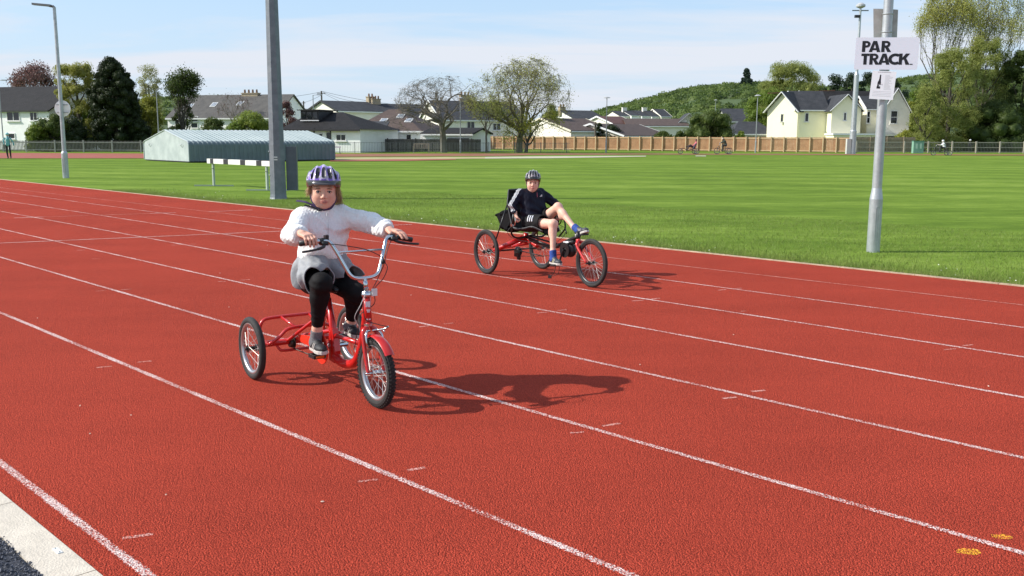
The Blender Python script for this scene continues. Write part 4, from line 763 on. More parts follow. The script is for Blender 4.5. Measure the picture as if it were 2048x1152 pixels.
def skeleton(rg, H, trunk_h, r0, n_lim=5, depth=4, spread=.9, up=.25, split=3, lenf=.68, wob=.18, droop=0.0):
    """limbs of a tree: list of (points, radii), and the twig tips"""
    segs = []; tips = []
    def grow(p, d, L, r, k):
        n = 4; pts = [p]; dd = d.copy()
        for i in range(n):
            dd = dd + rg.normal(0, wob, 3) + np.array([0, 0, up * .35 if k > 0 else .1]) - np.array([0, 0, droop * (k > 1)]); dd /= np.linalg.norm(dd); pts.append(pts[-1] + dd * L / n)
        r1 = r * (.62 if k < depth else .35); segs.append((np.array(pts), np.linspace(r, r1, n + 1), k))
        if k >= min(depth - 1, LFROM[0]): tips.extend(pts[1:])
        if k >= depth: return
        m = split + (1 if rg.random() < .35 else 0)
        for j in range(m):
            ax = rg.normal(size=3); ax -= dd * (ax @ dd); ax /= np.linalg.norm(ax); a = rg.uniform(.35, 1.0) * spread; nd_ = dd * math.cos(a) + ax * math.sin(a)
            q = pts[-1] if j < m - 1 else pts[-2]; grow(q, nd_, L * lenf * rg.uniform(.75, 1.15), r1 * rg.uniform(.6, .85), k + 1)
    P = [np.array([0, 0, -.1])]; n = 4; d = np.array([0, 0, 1.0])
    for i in range(n): d = d + rg.normal(0, .05, 3); d /= np.linalg.norm(d); P.append(P[-1] + d * trunk_h / n)
    segs.append((np.array(P), np.linspace(r0 * 1.25, r0 * .85, n + 1), 0))
    for j in range(n_lim):
        a = 2 * math.pi * (j + rg.uniform(-.3, .3)) / n_lim; e = rg.uniform(.35, .95) * spread if j else .1; dd = np.array([math.cos(a) * math.sin(e), math.sin(a) * math.sin(e), math.cos(e)]); q = P[-1] if j < n_lim - 2 else P[-2]
        grow(q, dd, (H - trunk_h) * .36 * rg.uniform(.85, 1.15), r0 * .55, 1)
    return segs, np.array(tips)
def fit_tree(segs, tips, H, Rx, Ry, trunk_h):
    cz = trunk_h + (H - trunk_h) * .48; Rz1, Rz0 = H - cz, (cz - trunk_h) * 1.25
    def nr(p): return np.sqrt((p[:, 0] / Rx) ** 2 + (p[:, 1] / Ry) ** 2 + np.where(p[:, 2] > cz, (p[:, 2] - cz) / Rz1, (p[:, 2] - cz) / Rz0) ** 2)
    a = np.concatenate([s[0] for s in segs[1:]]); k = 1 / np.percentile(nr(a), 78)
    kx = Rx / np.percentile(np.abs(a[:, 0]), 93); kz = (H - trunk_h) / (np.percentile(a[:, 2], 96) - trunk_h)
    def f(p):
        q = p.copy(); hi = np.clip((q[:, 2] - trunk_h * .55) / (H * .22), 0, 1); q[:, :2] *= (1 + (kx - 1) * hi)[:, None]; u = q[:, 2] > trunk_h; q[u, 2] = trunk_h + (q[u, 2] - trunk_h) * kz
        r = nr(q); g = 1 / (1 + r ** 7) ** (1 / 7); g = np.where(q[:, 2] < trunk_h, 1, g); c = np.array([0, 0, cz]); return c + (q - c) * g[:, None]
    return [(f(s[0]), s[1], s[2]) for s in segs], f(tips)
LFROM = [99]
def limb_tree(name, label, px, base, top, Y, halfw_px, trunk_px, leaf, nper=3, lsize=.16, seed=0, bark=BARK, r0=.3, depth=5, spread=.9, up=.25, split=2, n_lim=6, cat='tree', group=None, droop=0.0, scat=.35, lowleaf=0, wob=.18, keep=None, twig=.012, lenf=.72):
    rg = np.random.default_rng(seed); b = gp(px, base); b[1] = Y; x0 = at(px, base, Y)[0]; H = at(px, top, Y)[2]; Rx = (at(px + halfw_px, 200, Y)[0] - at(px - halfw_px, 200, Y)[0]) / 2; th = max(.4, at(px, trunk_px, Y)[2])
    t = thing(name, label, cat, (x0, Y, 0), 0, group); segs, tips = skeleton(rg, H, th, r0, n_lim, depth, spread, up, split, lenf=lenf, wob=wob, droop=droop); segs, tips = fit_tree(segs, tips, H, Rx, Rx, th)
    m = MB()
    for P, R, k in segs: m.tube(P, np.maximum(R, twig), 7 if k < 2 else 4 if k < 4 else 3, cap=False)
    m.build('trunk', bark, t)
    if nper:
        C = np.repeat(tips, nper, 0); C = C + rg.normal(0, scat, C.shape)
        if keep is not None: C = C[keep(C, rg)]
        o = leaves(MB(), C, lsize, rg).build('crown', leaf, t)
    return t
def clump_tree(name, label, px, base, top, Y, halfw_px, leaf, profile, n=9000, lsize=.22, seed=0, nclump=60, bark=BARKD, trunk_r=.25, cat='tree', group=None, core=None, lump=.28, core_f=.6, trunk=True, depth_f=.9, zb=0.0, gaps=0.0, inner=.5):
    """a dense crown: leaf clumps on the surface and through the volume of a lumpy body; profile(s) = half width at height s (0..1)"""
    rg = np.random.default_rng(seed); x0 = at(px, base, Y)[0]; H = at(px, top, Y)[2]; Rx = (at(px + halfw_px, 200, Y)[0] - at(px - halfw_px, 200, Y)[0]) / 2; t = thing(name, label, cat, (x0, Y, 0), 0, group)
    cz = rg.uniform(.04, .97, nclump); ca = rg.uniform(0, 2 * math.pi, nclump); w = np.array([profile(s) for s in cz]) * Rx; rr = np.sqrt(rg.uniform(.25, 1, nclump)) * w
    cs = lump * Rx * rg.uniform(.6, 1.25, nclump); rr = np.maximum(0, rr - cs * .5)
    CC = np.column_stack([rr * np.cos(ca), rr * np.sin(ca) * depth_f, zb + cz * (H - zb) - cs * .4 * cz]); CC[:, 2] = np.minimum(CC[:, 2], H - cs * .55)
    n = int(n * 1.9); per = n // nclump; C = []
    for c, s in zip(CC, cs):
        d = rg.normal(size=(per, 3)); d /= np.linalg.norm(d, axis=1, keepdims=True); rad = s * np.where(rg.random(per) < inner, rg.uniform(.82, 1.08, per), rg.uniform(.4, 1.0, per)); C.append(c + d * rad[:, None] * [1, 1, .85])
    C = np.concatenate(C); C = C[C[:, 2] > .05]
    leaves(MB(), C, lsize * .85, rg).build('crown', leaf, t)
    m = MB()
    if core_f > 0:
        for c, s in zip(CC, cs):
            if c[2] > s * .3: 
                V0 = m.n; m.ball(c, s * core_f * .85, np.linalg.qr(rg.normal(size=(3, 3)))[0], 10, 7); m.v[-1] += rg.normal(0, s * .07, m.v[-1].shape)
        m.build('inner_foliage', core or leaf, t, smooth=True)
    if trunk:
        m = MB(); m.tube([(0, 0, -.1), (.05, 0, H * .2), (0, .1, H * .5), (0, 0, H * .75)], [trunk_r, trunk_r * .85, trunk_r * .6, trunk_r * .2], 9)
        for k in range(9): a = rg.uniform(0, 6.28); z = H * rg.uniform(.15, .55); m.tube(smooth_path([(0, 0, z), (math.cos(a) * Rx * .3, math.sin(a) * Rx * .3, z + H * .1), (math.cos(a) * Rx * .62, math.sin(a) * Rx * .62, z + H * .26)], 3), np.linspace(trunk_r * .4, .03, 7), 5)
        m.build('trunk', bark, t)
    return t
rnd = lambda s: math.sqrt(max(0.02, 1 - (2 * min(max(s, 0.02), 1) - 1) ** 2)) ** .8
dome = lambda s: math.sqrt(max(.01, 1 - s ** 2.4))
oval = lambda s: max(.2, math.sin(math.pi * min(1, max(0, .14 + s * .80))) ** .55)
cone = lambda s: max(.06, 1.05 - s)
# left group
limb_tree('purple_tree', 'purple-leaved tree rising over the white house at the left', 84, 285, 130, 118, 44, 215, LF_PUR, 1, .2, 11, BARKD, .22, 7, split=2, scat=.35, spread=.7)
clump_tree('yellow_green_tree', 'yellow-green tree between the purple tree and the dark conifer', 160, 285, 117, 101, 44, LF_YG, lambda s: .8 + .2 * math.sin(3 * s), 24000, .13, 12, 130, core_f=.45, lump=.26)
clump_tree('dark_conifer', 'tall very dark evergreen conifer with a pointed top', 232, 286, 112, 98, 52, LF_DK, lambda s: float(np.interp(s, [0, .2, .5, .64, .78, .9, 1], [.62, .88, 1.0, .97, .74, .42, .14])), 46000, .16, 13, 280, lump=.21, core_f=.80)
clump_tree('pale_slender_tree', 'loose pale green tree just right of the dark conifer', 303, 285, 125, 108, 30, LF_PALE, oval, 6000, .14, 14, 60, core_f=0, lump=.3, gaps=.3)
clump_tree('olive_bushy_tree', 'olive green shrubby growth filling the gap right of the conifer', 300, 286, 190, 104, 42, LF_OLV, dome, 9000, .15, 141, 60, core_f=.5, lump=.3)
limb_tree('slender_tree', 'narrow dark green tree in front of the slate house', 370, 285, 136, 100, 33, 255, LF_DEEP, 3, .16, 15, BARKD, .14, 6, spread=.45, up=.5, split=2, scat=.3, n_lim=8)
clump_tree('slender_tree', 'bushy lower green tree hugging the slim dark one', 368, 285, 196, 101, 26, LF_DEEP, oval, 5000, .15, 151, 60, core_f=.3, lump=.26)
for i, (px, top, hw, lf, lb, Y, nn) in enumerate([(108, 228, 44, LF_EVG, 'green shrub against the wall of the white house, left of the round sign', 95, 7000), (152, 238, 38, LF_DK, 'dark shrub under the yellow-green tree', 96, 5000), (192, 200, 34, LF_MID, 'tall mid green shrub tucked against the conifer', 103, 7000), (72, 246, 26, LF_BR, 'small bright shrub by the ground floor window of the white house', 94, 2600), (283, 236, 32, LF_DK, 'dark shrub behind the short lamp post', 98, 5000), (345, 256, 28, LF_EVG, 'low green hedge shrub behind the shed end', 98, 3000), (428, 236, 37, LF_EVG, 'rounded reddish-green shrub behind the shed', 96, 6500), (505, 223, 52, LF_BR, 'big bright green rounded shrub behind the shed, left of the mast', 94, 9000), (470, 246, 30, LF_MID, 'green shrub wedged between the two rounded shrubs', 93, 4000), (575, 200, 26, LF_PUR, 'brown-leaved shrub showing just right of the big mast', 105, 2500)]):
    clump_tree('shrub', lb, px, 287, top, Y, hw, lf, dome, nn, .17, 20 + i, 40, cat='shrub', lump=.34, core_f=.7, trunk=i not in (3,), trunk_r=.07)
limb_tree('brown_twiggy_tree', 'bare brown twiggy tree against the slate house roof', 472, 287, 186, 118, 34, 250, LF_PUR, 1, .09, 31, BARK, .12, 5, split=2)
# the two big trees in the middle
limb_tree('bare_tree', 'broad bare tree with buds, standing behind the wooden bench', 888, 298, 150, 97.5, 100, 243, LF_PINK, 1, .07, 41, mat('bark_greyish', (.10, .092, .076), rough=.9, rgb2=(.17, .158, .13), vs=3), .30, 7, spread=1.15, up=.14, split=2, scat=.2, wob=.2, n_lim=11, twig=.010, lenf=.74, keep=lambda C, rg: rg.random(len(C)) < .35)
limb_tree('leafing_tree', 'tall round tree coming into pale green leaf before the brown fence', 1038, 301, 113, 99, 110, 262, LF_PALW, 1, .11, 42, mat('bark_green', (.085, .08, .045), rough=.9, rgb2=(.15, .14, .08), vs=3), .33, 8, spread=1.15, up=.2, split=2, scat=.3, n_lim=11, wob=.14, twig=.011, keep=lambda C, rg: rg.random(len(C)) < .45, lenf=.75)
limb_tree('leafing_tree', 'small slim leafing tree between the two big bare trees', 973, 298, 190, 98, 34, 262, LF_WIL, 3, .12, 43, BARK, .1, 5, spread=.7, split=2)
limb_tree('second_trunk_tree', 'low bushy tree growing at the right foot of the big leafing tree', 1052, 300, 215, 99.5, 70, 284, LF_OLV, 4, .14, 44, BARKD, .18, 5, spread=1.1, up=.0, split=2)
clump_tree('green_tree', 'small dense green tree right of the leafing tree', 1102, 300, 207, 126, 30, LF_WIL, dome, 6500, .15, 45, 45, core_f=.5, lump=.32)
for i, (px, top, hw, lf, lb, Y, nn) in enumerate([(1417, 223, 56, LF_EVG, 'large round clipped tree behind the fence and the recumbent rider', 119, 16000), (1222, 250, 30, LF_DK, 'dark round shrub by the grey utility pole', 123, 5000), (1198, 246, 14, LF_DK, 'narrow dark shrub left of the round one', 123, 2600), (1325, 264, 28, LF_EVG, 'low hedge clump in front of the pointed bungalow', 117, 4500), (1358, 262, 18, LF_EVG, 'small green clump left of the large round tree', 118, 3000), (1480, 262, 16, LF_BR, 'small bright green shrub right of the large round tree', 117, 2600), (1812, 262, 30, LF_OLV, 'olive shrub beside the green bin', 113, 4000), (1150, 262, 24, LF_OLV, 'low olive shrub beneath the bargeboard bungalow', 124, 3000)]):
    clump_tree('round_tree' if i == 0 else 'shrub', lb, px, 302, top, Y, hw, lf, dome if i else oval, nn, .17, 50 + i, 70 if i == 0 else 36, cat='tree' if i == 0 else 'shrub', lump=.27 if i == 0 else .36, core_f=.7, trunk_r=.1)
clump_tree('broad_tree', 'broad leafy tree behind the left gable of the cream house', 1578, 300, 122, 138, 82, LF_WIL, lambda s: .95 * oval(s), 44000, .15, 61, 200, core_f=.3, lump=.18)
clump_tree('broad_tree', 'smaller leafy tree between the barn and the cream house', 1532, 300, 172, 132, 48, LF_MID, oval, 9000, .22, 62, 60, core_f=.5, lump=.28)
clump_tree('hill_conifer', 'dark spruce standing out on the ridge of the hill', 1487, 300, 137, 420, 24, leafmat('leaf_spruce', (.02, .04, .03), (.05, .08, .05), tl=.1), cone, 5200, .7, 63, 60, core_f=.4, lump=.22, zb=21.0)
# right hand willows
LFROM[0] = 2
limb_tree('willow', 'tall thin-leaved willow with forked stems at the right', 1878, 300, -35, 121, 64, 262, LF_PALW, 3, .14, 71, BARKD, .34, 7, spread=.75, up=.5, split=2, scat=.4, n_lim=6, wob=.12, lenf=.76)
limb_tree('willow', 'second tall willow reaching above the frame, right of the forked one', 1962, 300, -60, 124, 84, 262, LF_PALW, 3, .14, 72, BARKD, .36, 7, spread=.8, up=.45, split=2, scat=.4, n_lim=7, wob=.12, lenf=.76)
LFROM[0] = 99
clump_tree('leafy_willow', 'dense yellow-green willow mass below the forked stems', 1892, 300, 92, 115, 66, LF_WIL, lambda s: .95 * oval(s), 36000, .13, 73, 170, core_f=.25, lump=.2, trunk_r=.3)
clump_tree('leafy_willow', 'yellow-green drooping willow nearest the green bin', 1846, 300, 170, 112, 34, LF_WIL, dome, 14000, .12, 74, 90, core_f=.2, lump=.26)
clump_tree('leafy_willow', 'mid green willow in the middle of the right-hand group', 1958, 300, 70, 118, 58, LF_WIL, oval, 30000, .14, 75, 150, core_f=.3, lump=.2)
clump_tree('dark_leafy_tree', 'dark green tree filling the right edge of the picture', 2036, 300, 95, 117, 66, LF_DEEP, lambda s: .95 * oval(s), 28000, .15, 76, 150, core_f=.5, lump=.21)
clump_tree('dark_leafy_tree', 'dark green bushes below the right-edge tree', 1985, 300, 200, 115, 78, LF_DEEP, dome, 22000, .15, 77, 120, core_f=.7, lump=.26)
clump_tree('dark_leafy_tree', 'tree crown just beyond the right edge', 2110, 300, 60, 118, 60, LF_OLV, oval, 12000, .2, 78, 80, core_f=.5)
# wooded hills
def hill(name, pts, Y, dY, m):      # silhouette as ridge heights; a real ridge with front slope, flat back
    m_ = MB(); V = []; nx_ = 60; ny = 14; xs_ = np.linspace(pts[0][0], pts[-1][0], nx_)
    yr = np.interp(xs_, [p[0] for p in pts], [p[1] for p in pts])
    for px, py in zip(xs_, yr):
        top = at(px, py, Y)
        for j in range(ny + 1):
            s = j / ny; yy = Y - dY * (1 - s) if s <= 1 else Y; V.append([top[0], yy, top[2] * (math.sin(s * math.pi / 2) ** 1.2) - .5])
        V.append([top[0], Y + 300, -1])
    k = ny + 2; m_.add(V, q=[[i * k + j, (i + 1) * k + j, (i + 1) * k + j + 1, i * k + j + 1] for i in range(nx_ - 1) for j in range(k - 1)]); o = m_.build(name, m, smooth=True); return struct(o), xs_, yr
HG = mat('hill_ground', (.04, .07, .02), rough=.9, rgb2=(.07, .11, .03), vs=.03)
RIDGES = [([(1150, 232), (1172, 222), (1200, 214), (1240, 204), (1290, 192), (1330, 180), (1380, 170), (1440, 166), (1500, 162), (1560, 172), (1700, 190)], 460, 230, 950, 5), ([(1500, 190), (1640, 172), (1700, 160), (1800, 150), (1900, 140), (2100, 130), (2300, 128)], 520, 240, 800, 6), ([(300, 214), (370, 196), (400, 188), (440, 187), (500, 194), (540, 210), (640, 222), (700, 226), (760, 232)], 480, 200, 380, 7)]
for pts, Y, dY, ncr, sd in RIDGES:
    rg = np.random.default_rng(sd); o, xs_, yr = hill('hill', [(p[0], p[1] + 9) for p in pts], Y, dY, HG)
    C = []; core = MB()
    LFh = [leafmat('wood_leaf_a', (.075, .125, .028), (.15, .20, .05), vs=.06), leafmat('wood_leaf_b', (.04, .075, .02), (.09, .13, .03), vs=.06)]; G = [MB(), MB()]
    for i in range(ncr):
        s = rg.uniform(.18, 1.0); px = rg.uniform(xs_[0], xs_[-1]); py = np.interp(px, xs_, yr); top = at(px, py, Y); z = top[2] * (math.sin(s * math.pi / 2) ** 1.2); y = Y - dY * (1 - s) + rg.uniform(-6, 6); R = rg.uniform(2.6, 5.0)
        c = np.array([top[0], y, z - R * .45]); d = rg.normal(size=(170, 3)); d /= np.linalg.norm(d, axis=1, keepdims=True); d[:, 2] = np.abs(d[:, 2]) * .9 - .15; k = 0 if rg.random() < .68 else 1
        leaves(G[k], c + d * R * rg.uniform(.72, 1.1, (170, 1)), .8, rg); G[k].ball(c, R * .66, np.linalg.qr(rg.normal(size=(3, 3)))[0], 9, 6)
        G[k].v[-1] += rg.normal(0, R * .04, G[k].v[-1].shape)
    for k in range(2): struct(G[k].build('woodland', LFh[k], smooth=True), 'stuff')
# pines on the right hill: dark umbrella crowns
for i, (px, top, Y, hw) in enumerate([(1697, 120, 260, 26), (1732, 142, 262, 32), (1664, 148, 268, 26), (1780, 152, 265, 30)]):
    clump_tree('pine_tree', ['tallest dark pine on the hill left of the floodlight mast', 'dark pine with layered boughs behind the track sign', 'lower dark pine at the left of the hilltop pines', 'dark pine behind the bottle notice'][i], px, 290, top, Y, hw, leafmat('leaf_pine', (.014, .028, .014), (.035, .06, .025), tl=.1), lambda s: .12 if s < .5 else 1.0 if s < .8 else .7, 5200, .42, 80 + i, 34, core_f=.55, lump=.34, trunk_r=.35)
for i, (px, top, hw, lf) in enumerate([(1650, 192, 26, LF_MID), (1700, 184, 30, LF_OLV), (1810, 205, 34, LF_OLV), (1760, 188, 28, LF_MID), (1835, 170, 30, LF_MID)]):
    clump_tree('garden_tree', ['rounded tree on the slope above the cream house, leftmost of five', 'rounded tree on the slope behind the distant floodlight mast', 'rounded tree on the slope right of the cream house', 'rounded tree on the slope behind the bottle notice', 'rounded tree on the slope beside the willows'][i], px, 295, top, 190, hw, lf, oval, 7000, .4, 90 + i, 45, core_f=.6, lump=.3)
# ------------------------------------------------------------------ tricycles
RED = mat('frame_red', (.52, .012, .010), rough=.3, coat=.5, var=.08, vs=10); REDP = mat('plastic_red', (.75, .03, .01), rough=.4); CHR = mat('chrome', (.62, .63, .64), rough=.18, metal=1.0); ALU = mat('alloy_rim', (.50, .51, .52), rough=.32, metal=.9)
TYR = mat('tyre_rubber', (.022, .021, .020), rough=.8, var=.3, vs=30, bump=.3, bs=200); BLK = mat('black_plastic', (.014, .014, .015), rough=.45); BLKM = mat('black_metal', (.02, .02, .021), rough=.35, metal=.4); SPOKE = mat('spoke_steel', (.62, .60, .55), rough=.3, metal=.7)
CHAIN = mat('chain_steel', (.08, .07, .06), rough=.5, metal=.8); ORNG = mat('reflector_orange', (.65, .14, .01), rough=.25); STICK = mat('sticker_white', (.72, .74, .76), rough=.4)
RY = np.array([[1, 0, 0], [0, 0, -1], [0, 1, 0]])     # lathe axis z -> y
def wheel(parent, c, r, tw, knob=False, spokes=28, rim_m=None, side_band=False, rot=0.0, detail=True):
    """wheel in the x-z plane at c: wheel > tyre, rim, hub, spokes"""
    w = MB(); rt = tw / 2; n = 56 if detail else 20; k = 12 if detail else 6; V = []
    for i in range(n):
        a = 2 * math.pi * i / n
        for j in range(k):
            b = 2 * math.pi * j / k; rr = r - rt + rt * math.cos(b); V.append([rr * math.cos(a), rt * .95 * math.sin(b), rr * math.sin(a)])
    Q = [[i * k + j, i * k + (j + 1) % k, ((i + 1) % n) * k + (j + 1) % k, ((i + 1) % n) * k + j] for i in range(n) for j in range(k)]
    w.add(np.array(V) + c, q=[q[::-1] for q in Q])
    if knob and detail:
        for i in range(56):
            a = 2 * math.pi * i / 56
            for yy, da in ((-.33, 0), (.33, 0), (0, .5), (-.72, .5), (.72, .5)):
                aa = a + da * 2 * math.pi / 56; rr = r - rt + rt * math.cos(yy * 1.35) + .001; ca, sa = math.cos(aa), math.sin(aa); Rm = np.array([[ca, 0, -sa], [0, 1, 0], [sa, 0, ca]])
                w.box(np.array([rr * ca, rt * math.sin(yy * 1.35), rr * sa]) + c, (.006, .008, .011), Rm)
    wo = w.build('wheel', TYR, parent, smooth=not knob)
    ri = r - tw + .004; m = MB(); pr = [(ri, -tw * .33), (ri + .006, -tw * .30), (ri + .004, 0), (ri + .006, tw * .30), (ri, tw * .33), (ri - .014, tw * .26), (ri - .019, 0), (ri - .014, -tw * .26), (ri, -tw * .33)]
    m.lathe(pr, c, n, RY); m.build('rim', rim_m or ALU, wo, smooth=True)
    if side_band: m = MB(); m.lathe([(r - tw * .52, -tw * .47), (r - tw * .40, -tw * .482), (r - tw * .30, -tw * .462)], c, n, RY); m.build('sidewall_band', mat('band_grey', (.30, .29, .27), rough=.6), wo)
    m = MB(); m.lathe([(.001, -.045), (.008, -.045), (.008, -.034), (.024, -.032), (.024, -.027), (.014, -.025), (.014, .025), (.024, .027), (.024, .032), (.008, .034), (.008, .045), (.001, .045)], c, 16, RY); m.build('hub', CHR if knob else BLKM, wo, smooth=False)
    m = MB()
    for i in range(spokes):
        a = 2 * math.pi * (i + .5) / spokes + rot; s = 1 if i % 2 else -1; b = a + (1 if (i // 2) % 2 else -1) * 1.15
        m.tube([np.array([.022 * math.cos(b), s * .028, .022 * math.sin(b)]) + c, np.array([(ri - .016) * math.cos(a), 0, (ri - .016) * math.sin(a)]) + c], .0013 if detail else .006, 4, cap=False)
    m.build('spokes', SPOKE, wo); return wo
def bars(name, m_, parent, *paths, n=10):
    m = MB()
    for P, r in paths: m.tube(P, r, n)
    return m.build(name, m_, parent, smooth=True)
def sp_(*pts, k=5): return smooth_path(pts, k)

# ---- the red upright tricycle
GA = math.atan2(-.811, .585); TG = thing('red_tricycle', 'red upright tricycle with tall chrome handlebars and a knobbly front tyre', 'tricycle', (-1.4, 6.27, 0), GA)
wheel(TG, np.array([1.04, 0, .206]), .206, .050, knob=True); wheel(TG, np.array([0, -.355, .206]), .206, .046, rot=.1); wheel(TG, np.array([0, .355, .206]), .206, .046, rot=.3)
fr = bars('frame', RED, TG, ([(.938, 0, .645), (.952, 0, .488)], .023), (sp_((.935, 0, .60), (.905, 0, .46), (.86, 0, .33), (.78, 0, .225), (.68, 0, .185), (.56, 0, .18), (.48, 0, .215)), np.concatenate([np.linspace(.020, .027, 15), np.full(16, .028)])),
     ([(.50, 0, .335), (.865, 0, .345)], .0145), ([(.415, 0, .56), (.47, 0, .37), (.49, 0, .19)], [.017, .023, .032]), (sp_((.47, 0, .36), (.34, .02, .33), (.12, .05, .275), (.0, .06, .23)), .013), (sp_((.47, 0, .36), (.34, -.02, .33), (.12, -.05, .275), (.0, -.06, .23)), .013), (sp_((.43, 0, .50), (.28, -.03, .41), (.12, -.10, .29), (.02, -.12, .23)), .011),
     (sp_((.43, 0, .50), (.28, .03, .41), (.12, .10, .29), (.02, .12, .23)), .011), ([(0, -.29, .222), (0, .29, .222)], .021))
m = MB(); m.prism([[.44, -.02, .17], [.51, -.02, .16], [.53, -.02, .24], [.50, -.02, .38], [.45, -.02, .38]][::-1], (0, 0, 0), (0, .04, 0)); m.build('gusset_plate', RED, TG)
for s in (-1, 1):
    bars('axle_bracket', RED, TG, ([(0, s * .29, .222), (0, s * .30, .206)], .016)); bars('drop_out', BLKM, TG, ([(0, s * .30, .206), (0, s * .325, .206)], .022), ([(0, s * .385, .206), (0, s * .40, .206)], .011))
bars('carrier_rail', RED, TG, (sp_((-.13, -.255, .235), (-.13, -.25, .30), (-.13, -.225, .352), (-.13, -.17, .365), (-.13, 0, .367), (-.13, .17, .365), (-.13, .225, .352), (-.13, .25, .30), (-.13, .255, .235)), .0115))
bars('carrier_rail', RED, TG, (sp_((.06, -.265, .228), (.08, -.20, .275), (.085, -.15, .318), (.09, -.09, .330), (.09, 0, .332), (.09, .09, .330), (.085, .15, .318), (.08, .20, .275), (.06, .265, .228)), .0115))
bars('carrier_brace', RED, TG, ([(-.13, -.255, .235), (.06, -.262, .228)], .010), ([(-.13, .255, .235), (.06, .262, .228)], .010), ([(-.13, -.1, .366), (.09, -.09, .33)], .009), ([(-.13, .1, .366), (.09, .09, .33)], .009), ([(.09, 0, .332), (.30, 0, .44)], .010))
bars('lower_loop', RED, TG, (sp_((.0, -.19, .215), (.02, -.18, .185), (.03, -.15, .17), (.03, 0, .168), (.03, .15, .17), (.02, .18, .185), (0, .19, .215)), .0095))
m = MB(); m.lathe([(.001, -.012), (.030, -.012), (.034, 0), (.030, .012), (.001, .012)], (.02, -.095, .215), 16, RY); m.lathe([(.001, -.003), (.042, -.003), (.042, .003), (.001, .003)], (.02, -.08, .215), 18, RY); m.build('sprocket', CHAIN, TG)
m = MB(); m.tube([(.02, -.08, .258), (.46, -.062, .345 - .01)], .004, 5); m.tube([(.02, -.08, .174), (.46, -.062, .175)], .004, 5); m.build('chain', CHAIN, TG)
# chain guard: a bright plastic outline with a round front lobe
P = [(.10, .245), (.11, .285), (.30, .305), (.40, .335), (.46, .352)]; P += [(.455 + .098 * math.cos(a), .255 + .1 * math.sin(a)) for a in np.radians(np.linspace(72, -150, 20))]; P += [(.30, .235), (.2, .24)]
m = MB(); m.prism([[x, -.078, z] for x, z in P], (0, -.004, 0), (0, .004, 0)); m.build('chain_guard', REDP, TG)
bars('seat_post', CHR, TG, ([(.425, 0, .54), (.405, 0, .61)], .0125)); m = MB(); m.ball((.33, 0, .625), (.10, .095, .035)); m.ball((.45, 0, .625), (.10, .035, .025)); m.build('saddle', BLK, TG, smooth=True)
fk = bars('fork', RED, TG, (sp_((.955, 0, .486), (.962, 0, .462), k=3), .023), *[(sp_((.960, s * .014, .462), (.968, s * .040, .440), (.985, s * .047, .37), (1.02, s * .05, .26), (1.04, s * .052, .208)), np.linspace(.0165, .0095, 21)) for s in (-1, 1)])
bars('axle_nut', CHR, TG, ([(1.04, -.066, .206), (1.04, .066, .206)], .008))
m = MB(); V = []; na = 26
for i in range(na + 1):
    a = math.radians(38 + 84 * i / na)
    for j in range(9): b = math.radians(-80 + 160 * j / 8); rr = .214 + .013 * math.cos(b); V.append([1.04 + rr * math.cos(a), .031 * math.sin(b), .206 + rr * math.sin(a)])
m.add(V, q=[[i * 9 + j, i * 9 + j + 1, (i + 1) * 9 + j + 1, (i + 1) * 9 + j] for i in range(na) for j in range(8)]); m.build('mudguard', RED, TG, smooth=True)
bk = bars('front_brake', CHR, TG, *[(sp_((.985, s * .008, .445), (1.0, s * .035, .448), (1.02, s * .05, .425), (1.03, s * .052, .385), (1.03, s * .042, .362)), .0075) for s in (-1, 1)], (sp_((1.0, .03, .448), (1.04, .06, .46), (1.06, .075, .475)), .006), (sp_((1.03, .055, .452), (1.075, .04, .452)), .005)); m = MB()
for s in (-1, 1): m.box((1.028, s * .035, .362), (.035, .012, .012))
m.build('brake_pad', BLK, bk)
m = MB(); m.lathe([(.001, .001), (.029, .001), (.031, .012), (.029, .022), (.024, .03), (.014, .034), (.014, .05), (.001, .05)], (.937, 0, .643), 18); m.lathe([(.001, 0), (.028, 0), (.028, .016), (.001, .016)], (.954, 0, .470), 18); m.build('headset', CHR, TG, smooth=False)
hb = bars('handlebar', CHR, TG, ([(.934, 0, .68), (.922, 0, .745)], .0135), (sp_((.828, -.345, .966), (.838, -.27, .971), (.846, -.225, .976), (.853, -.185, .965), (.875, -.155, .91), (.903, -.115, .82), (.915, -.09, .772), (.918, -.055, .752), (.918, 0, .748), (.918, .055, .752), (.915, .09, .772), (.903, .115, .82), (.875, .155, .91), (.853, .185, .965), (.846, .225, .976), (.838, .27, .968), (.845, .345, .95)), .0115), n=14)
bars('crossbar', CHR, hb, ([(.878, -.150, .905), (.878, .152, .905)], .0065))
bars('grip', BLK, TG, ([(.838, -.262, .9715), (.827, -.36, .9655)], .0165), ([(.836, -.262, .9715), (.835, -.27, .971)], .021)); bars('grip', BLK, TG, ([(.838, .262, .9688), (.847, .36, .9465)], .0165), ([(.838, .262, .9688), (.839, .27, .967)], .021))
for s in (-1, 1):
    z0 = .968; m = MB(); m.tube([(.840, s * .205, .974), (.840, s * .245, .972)], .019, 10); m.box((.862, s * .225, .962), (.045, .036, .022)); m.tube(sp_((.872, s * .225, .955), (.895, s * .245, .945), (.905, s * .29, .935), (.905, s * .345, .928), (.898, s * .375, .925)), [.009] * 10 + [.007] * 10 + [.0075], 8); m.build('brake_lever', BLK, TG, smooth=True)
m = MB(); m.tube([(.843, -.19, .975), (.842, -.21, .974)], .017, 10); m.box((.84, -.20, .995), (.03, .02, .02)); m.tube([(.842, -.2, 1.0), (.825, -.185, 1.0)], .008, 6); m.build('bar_clamp', BLK, TG)
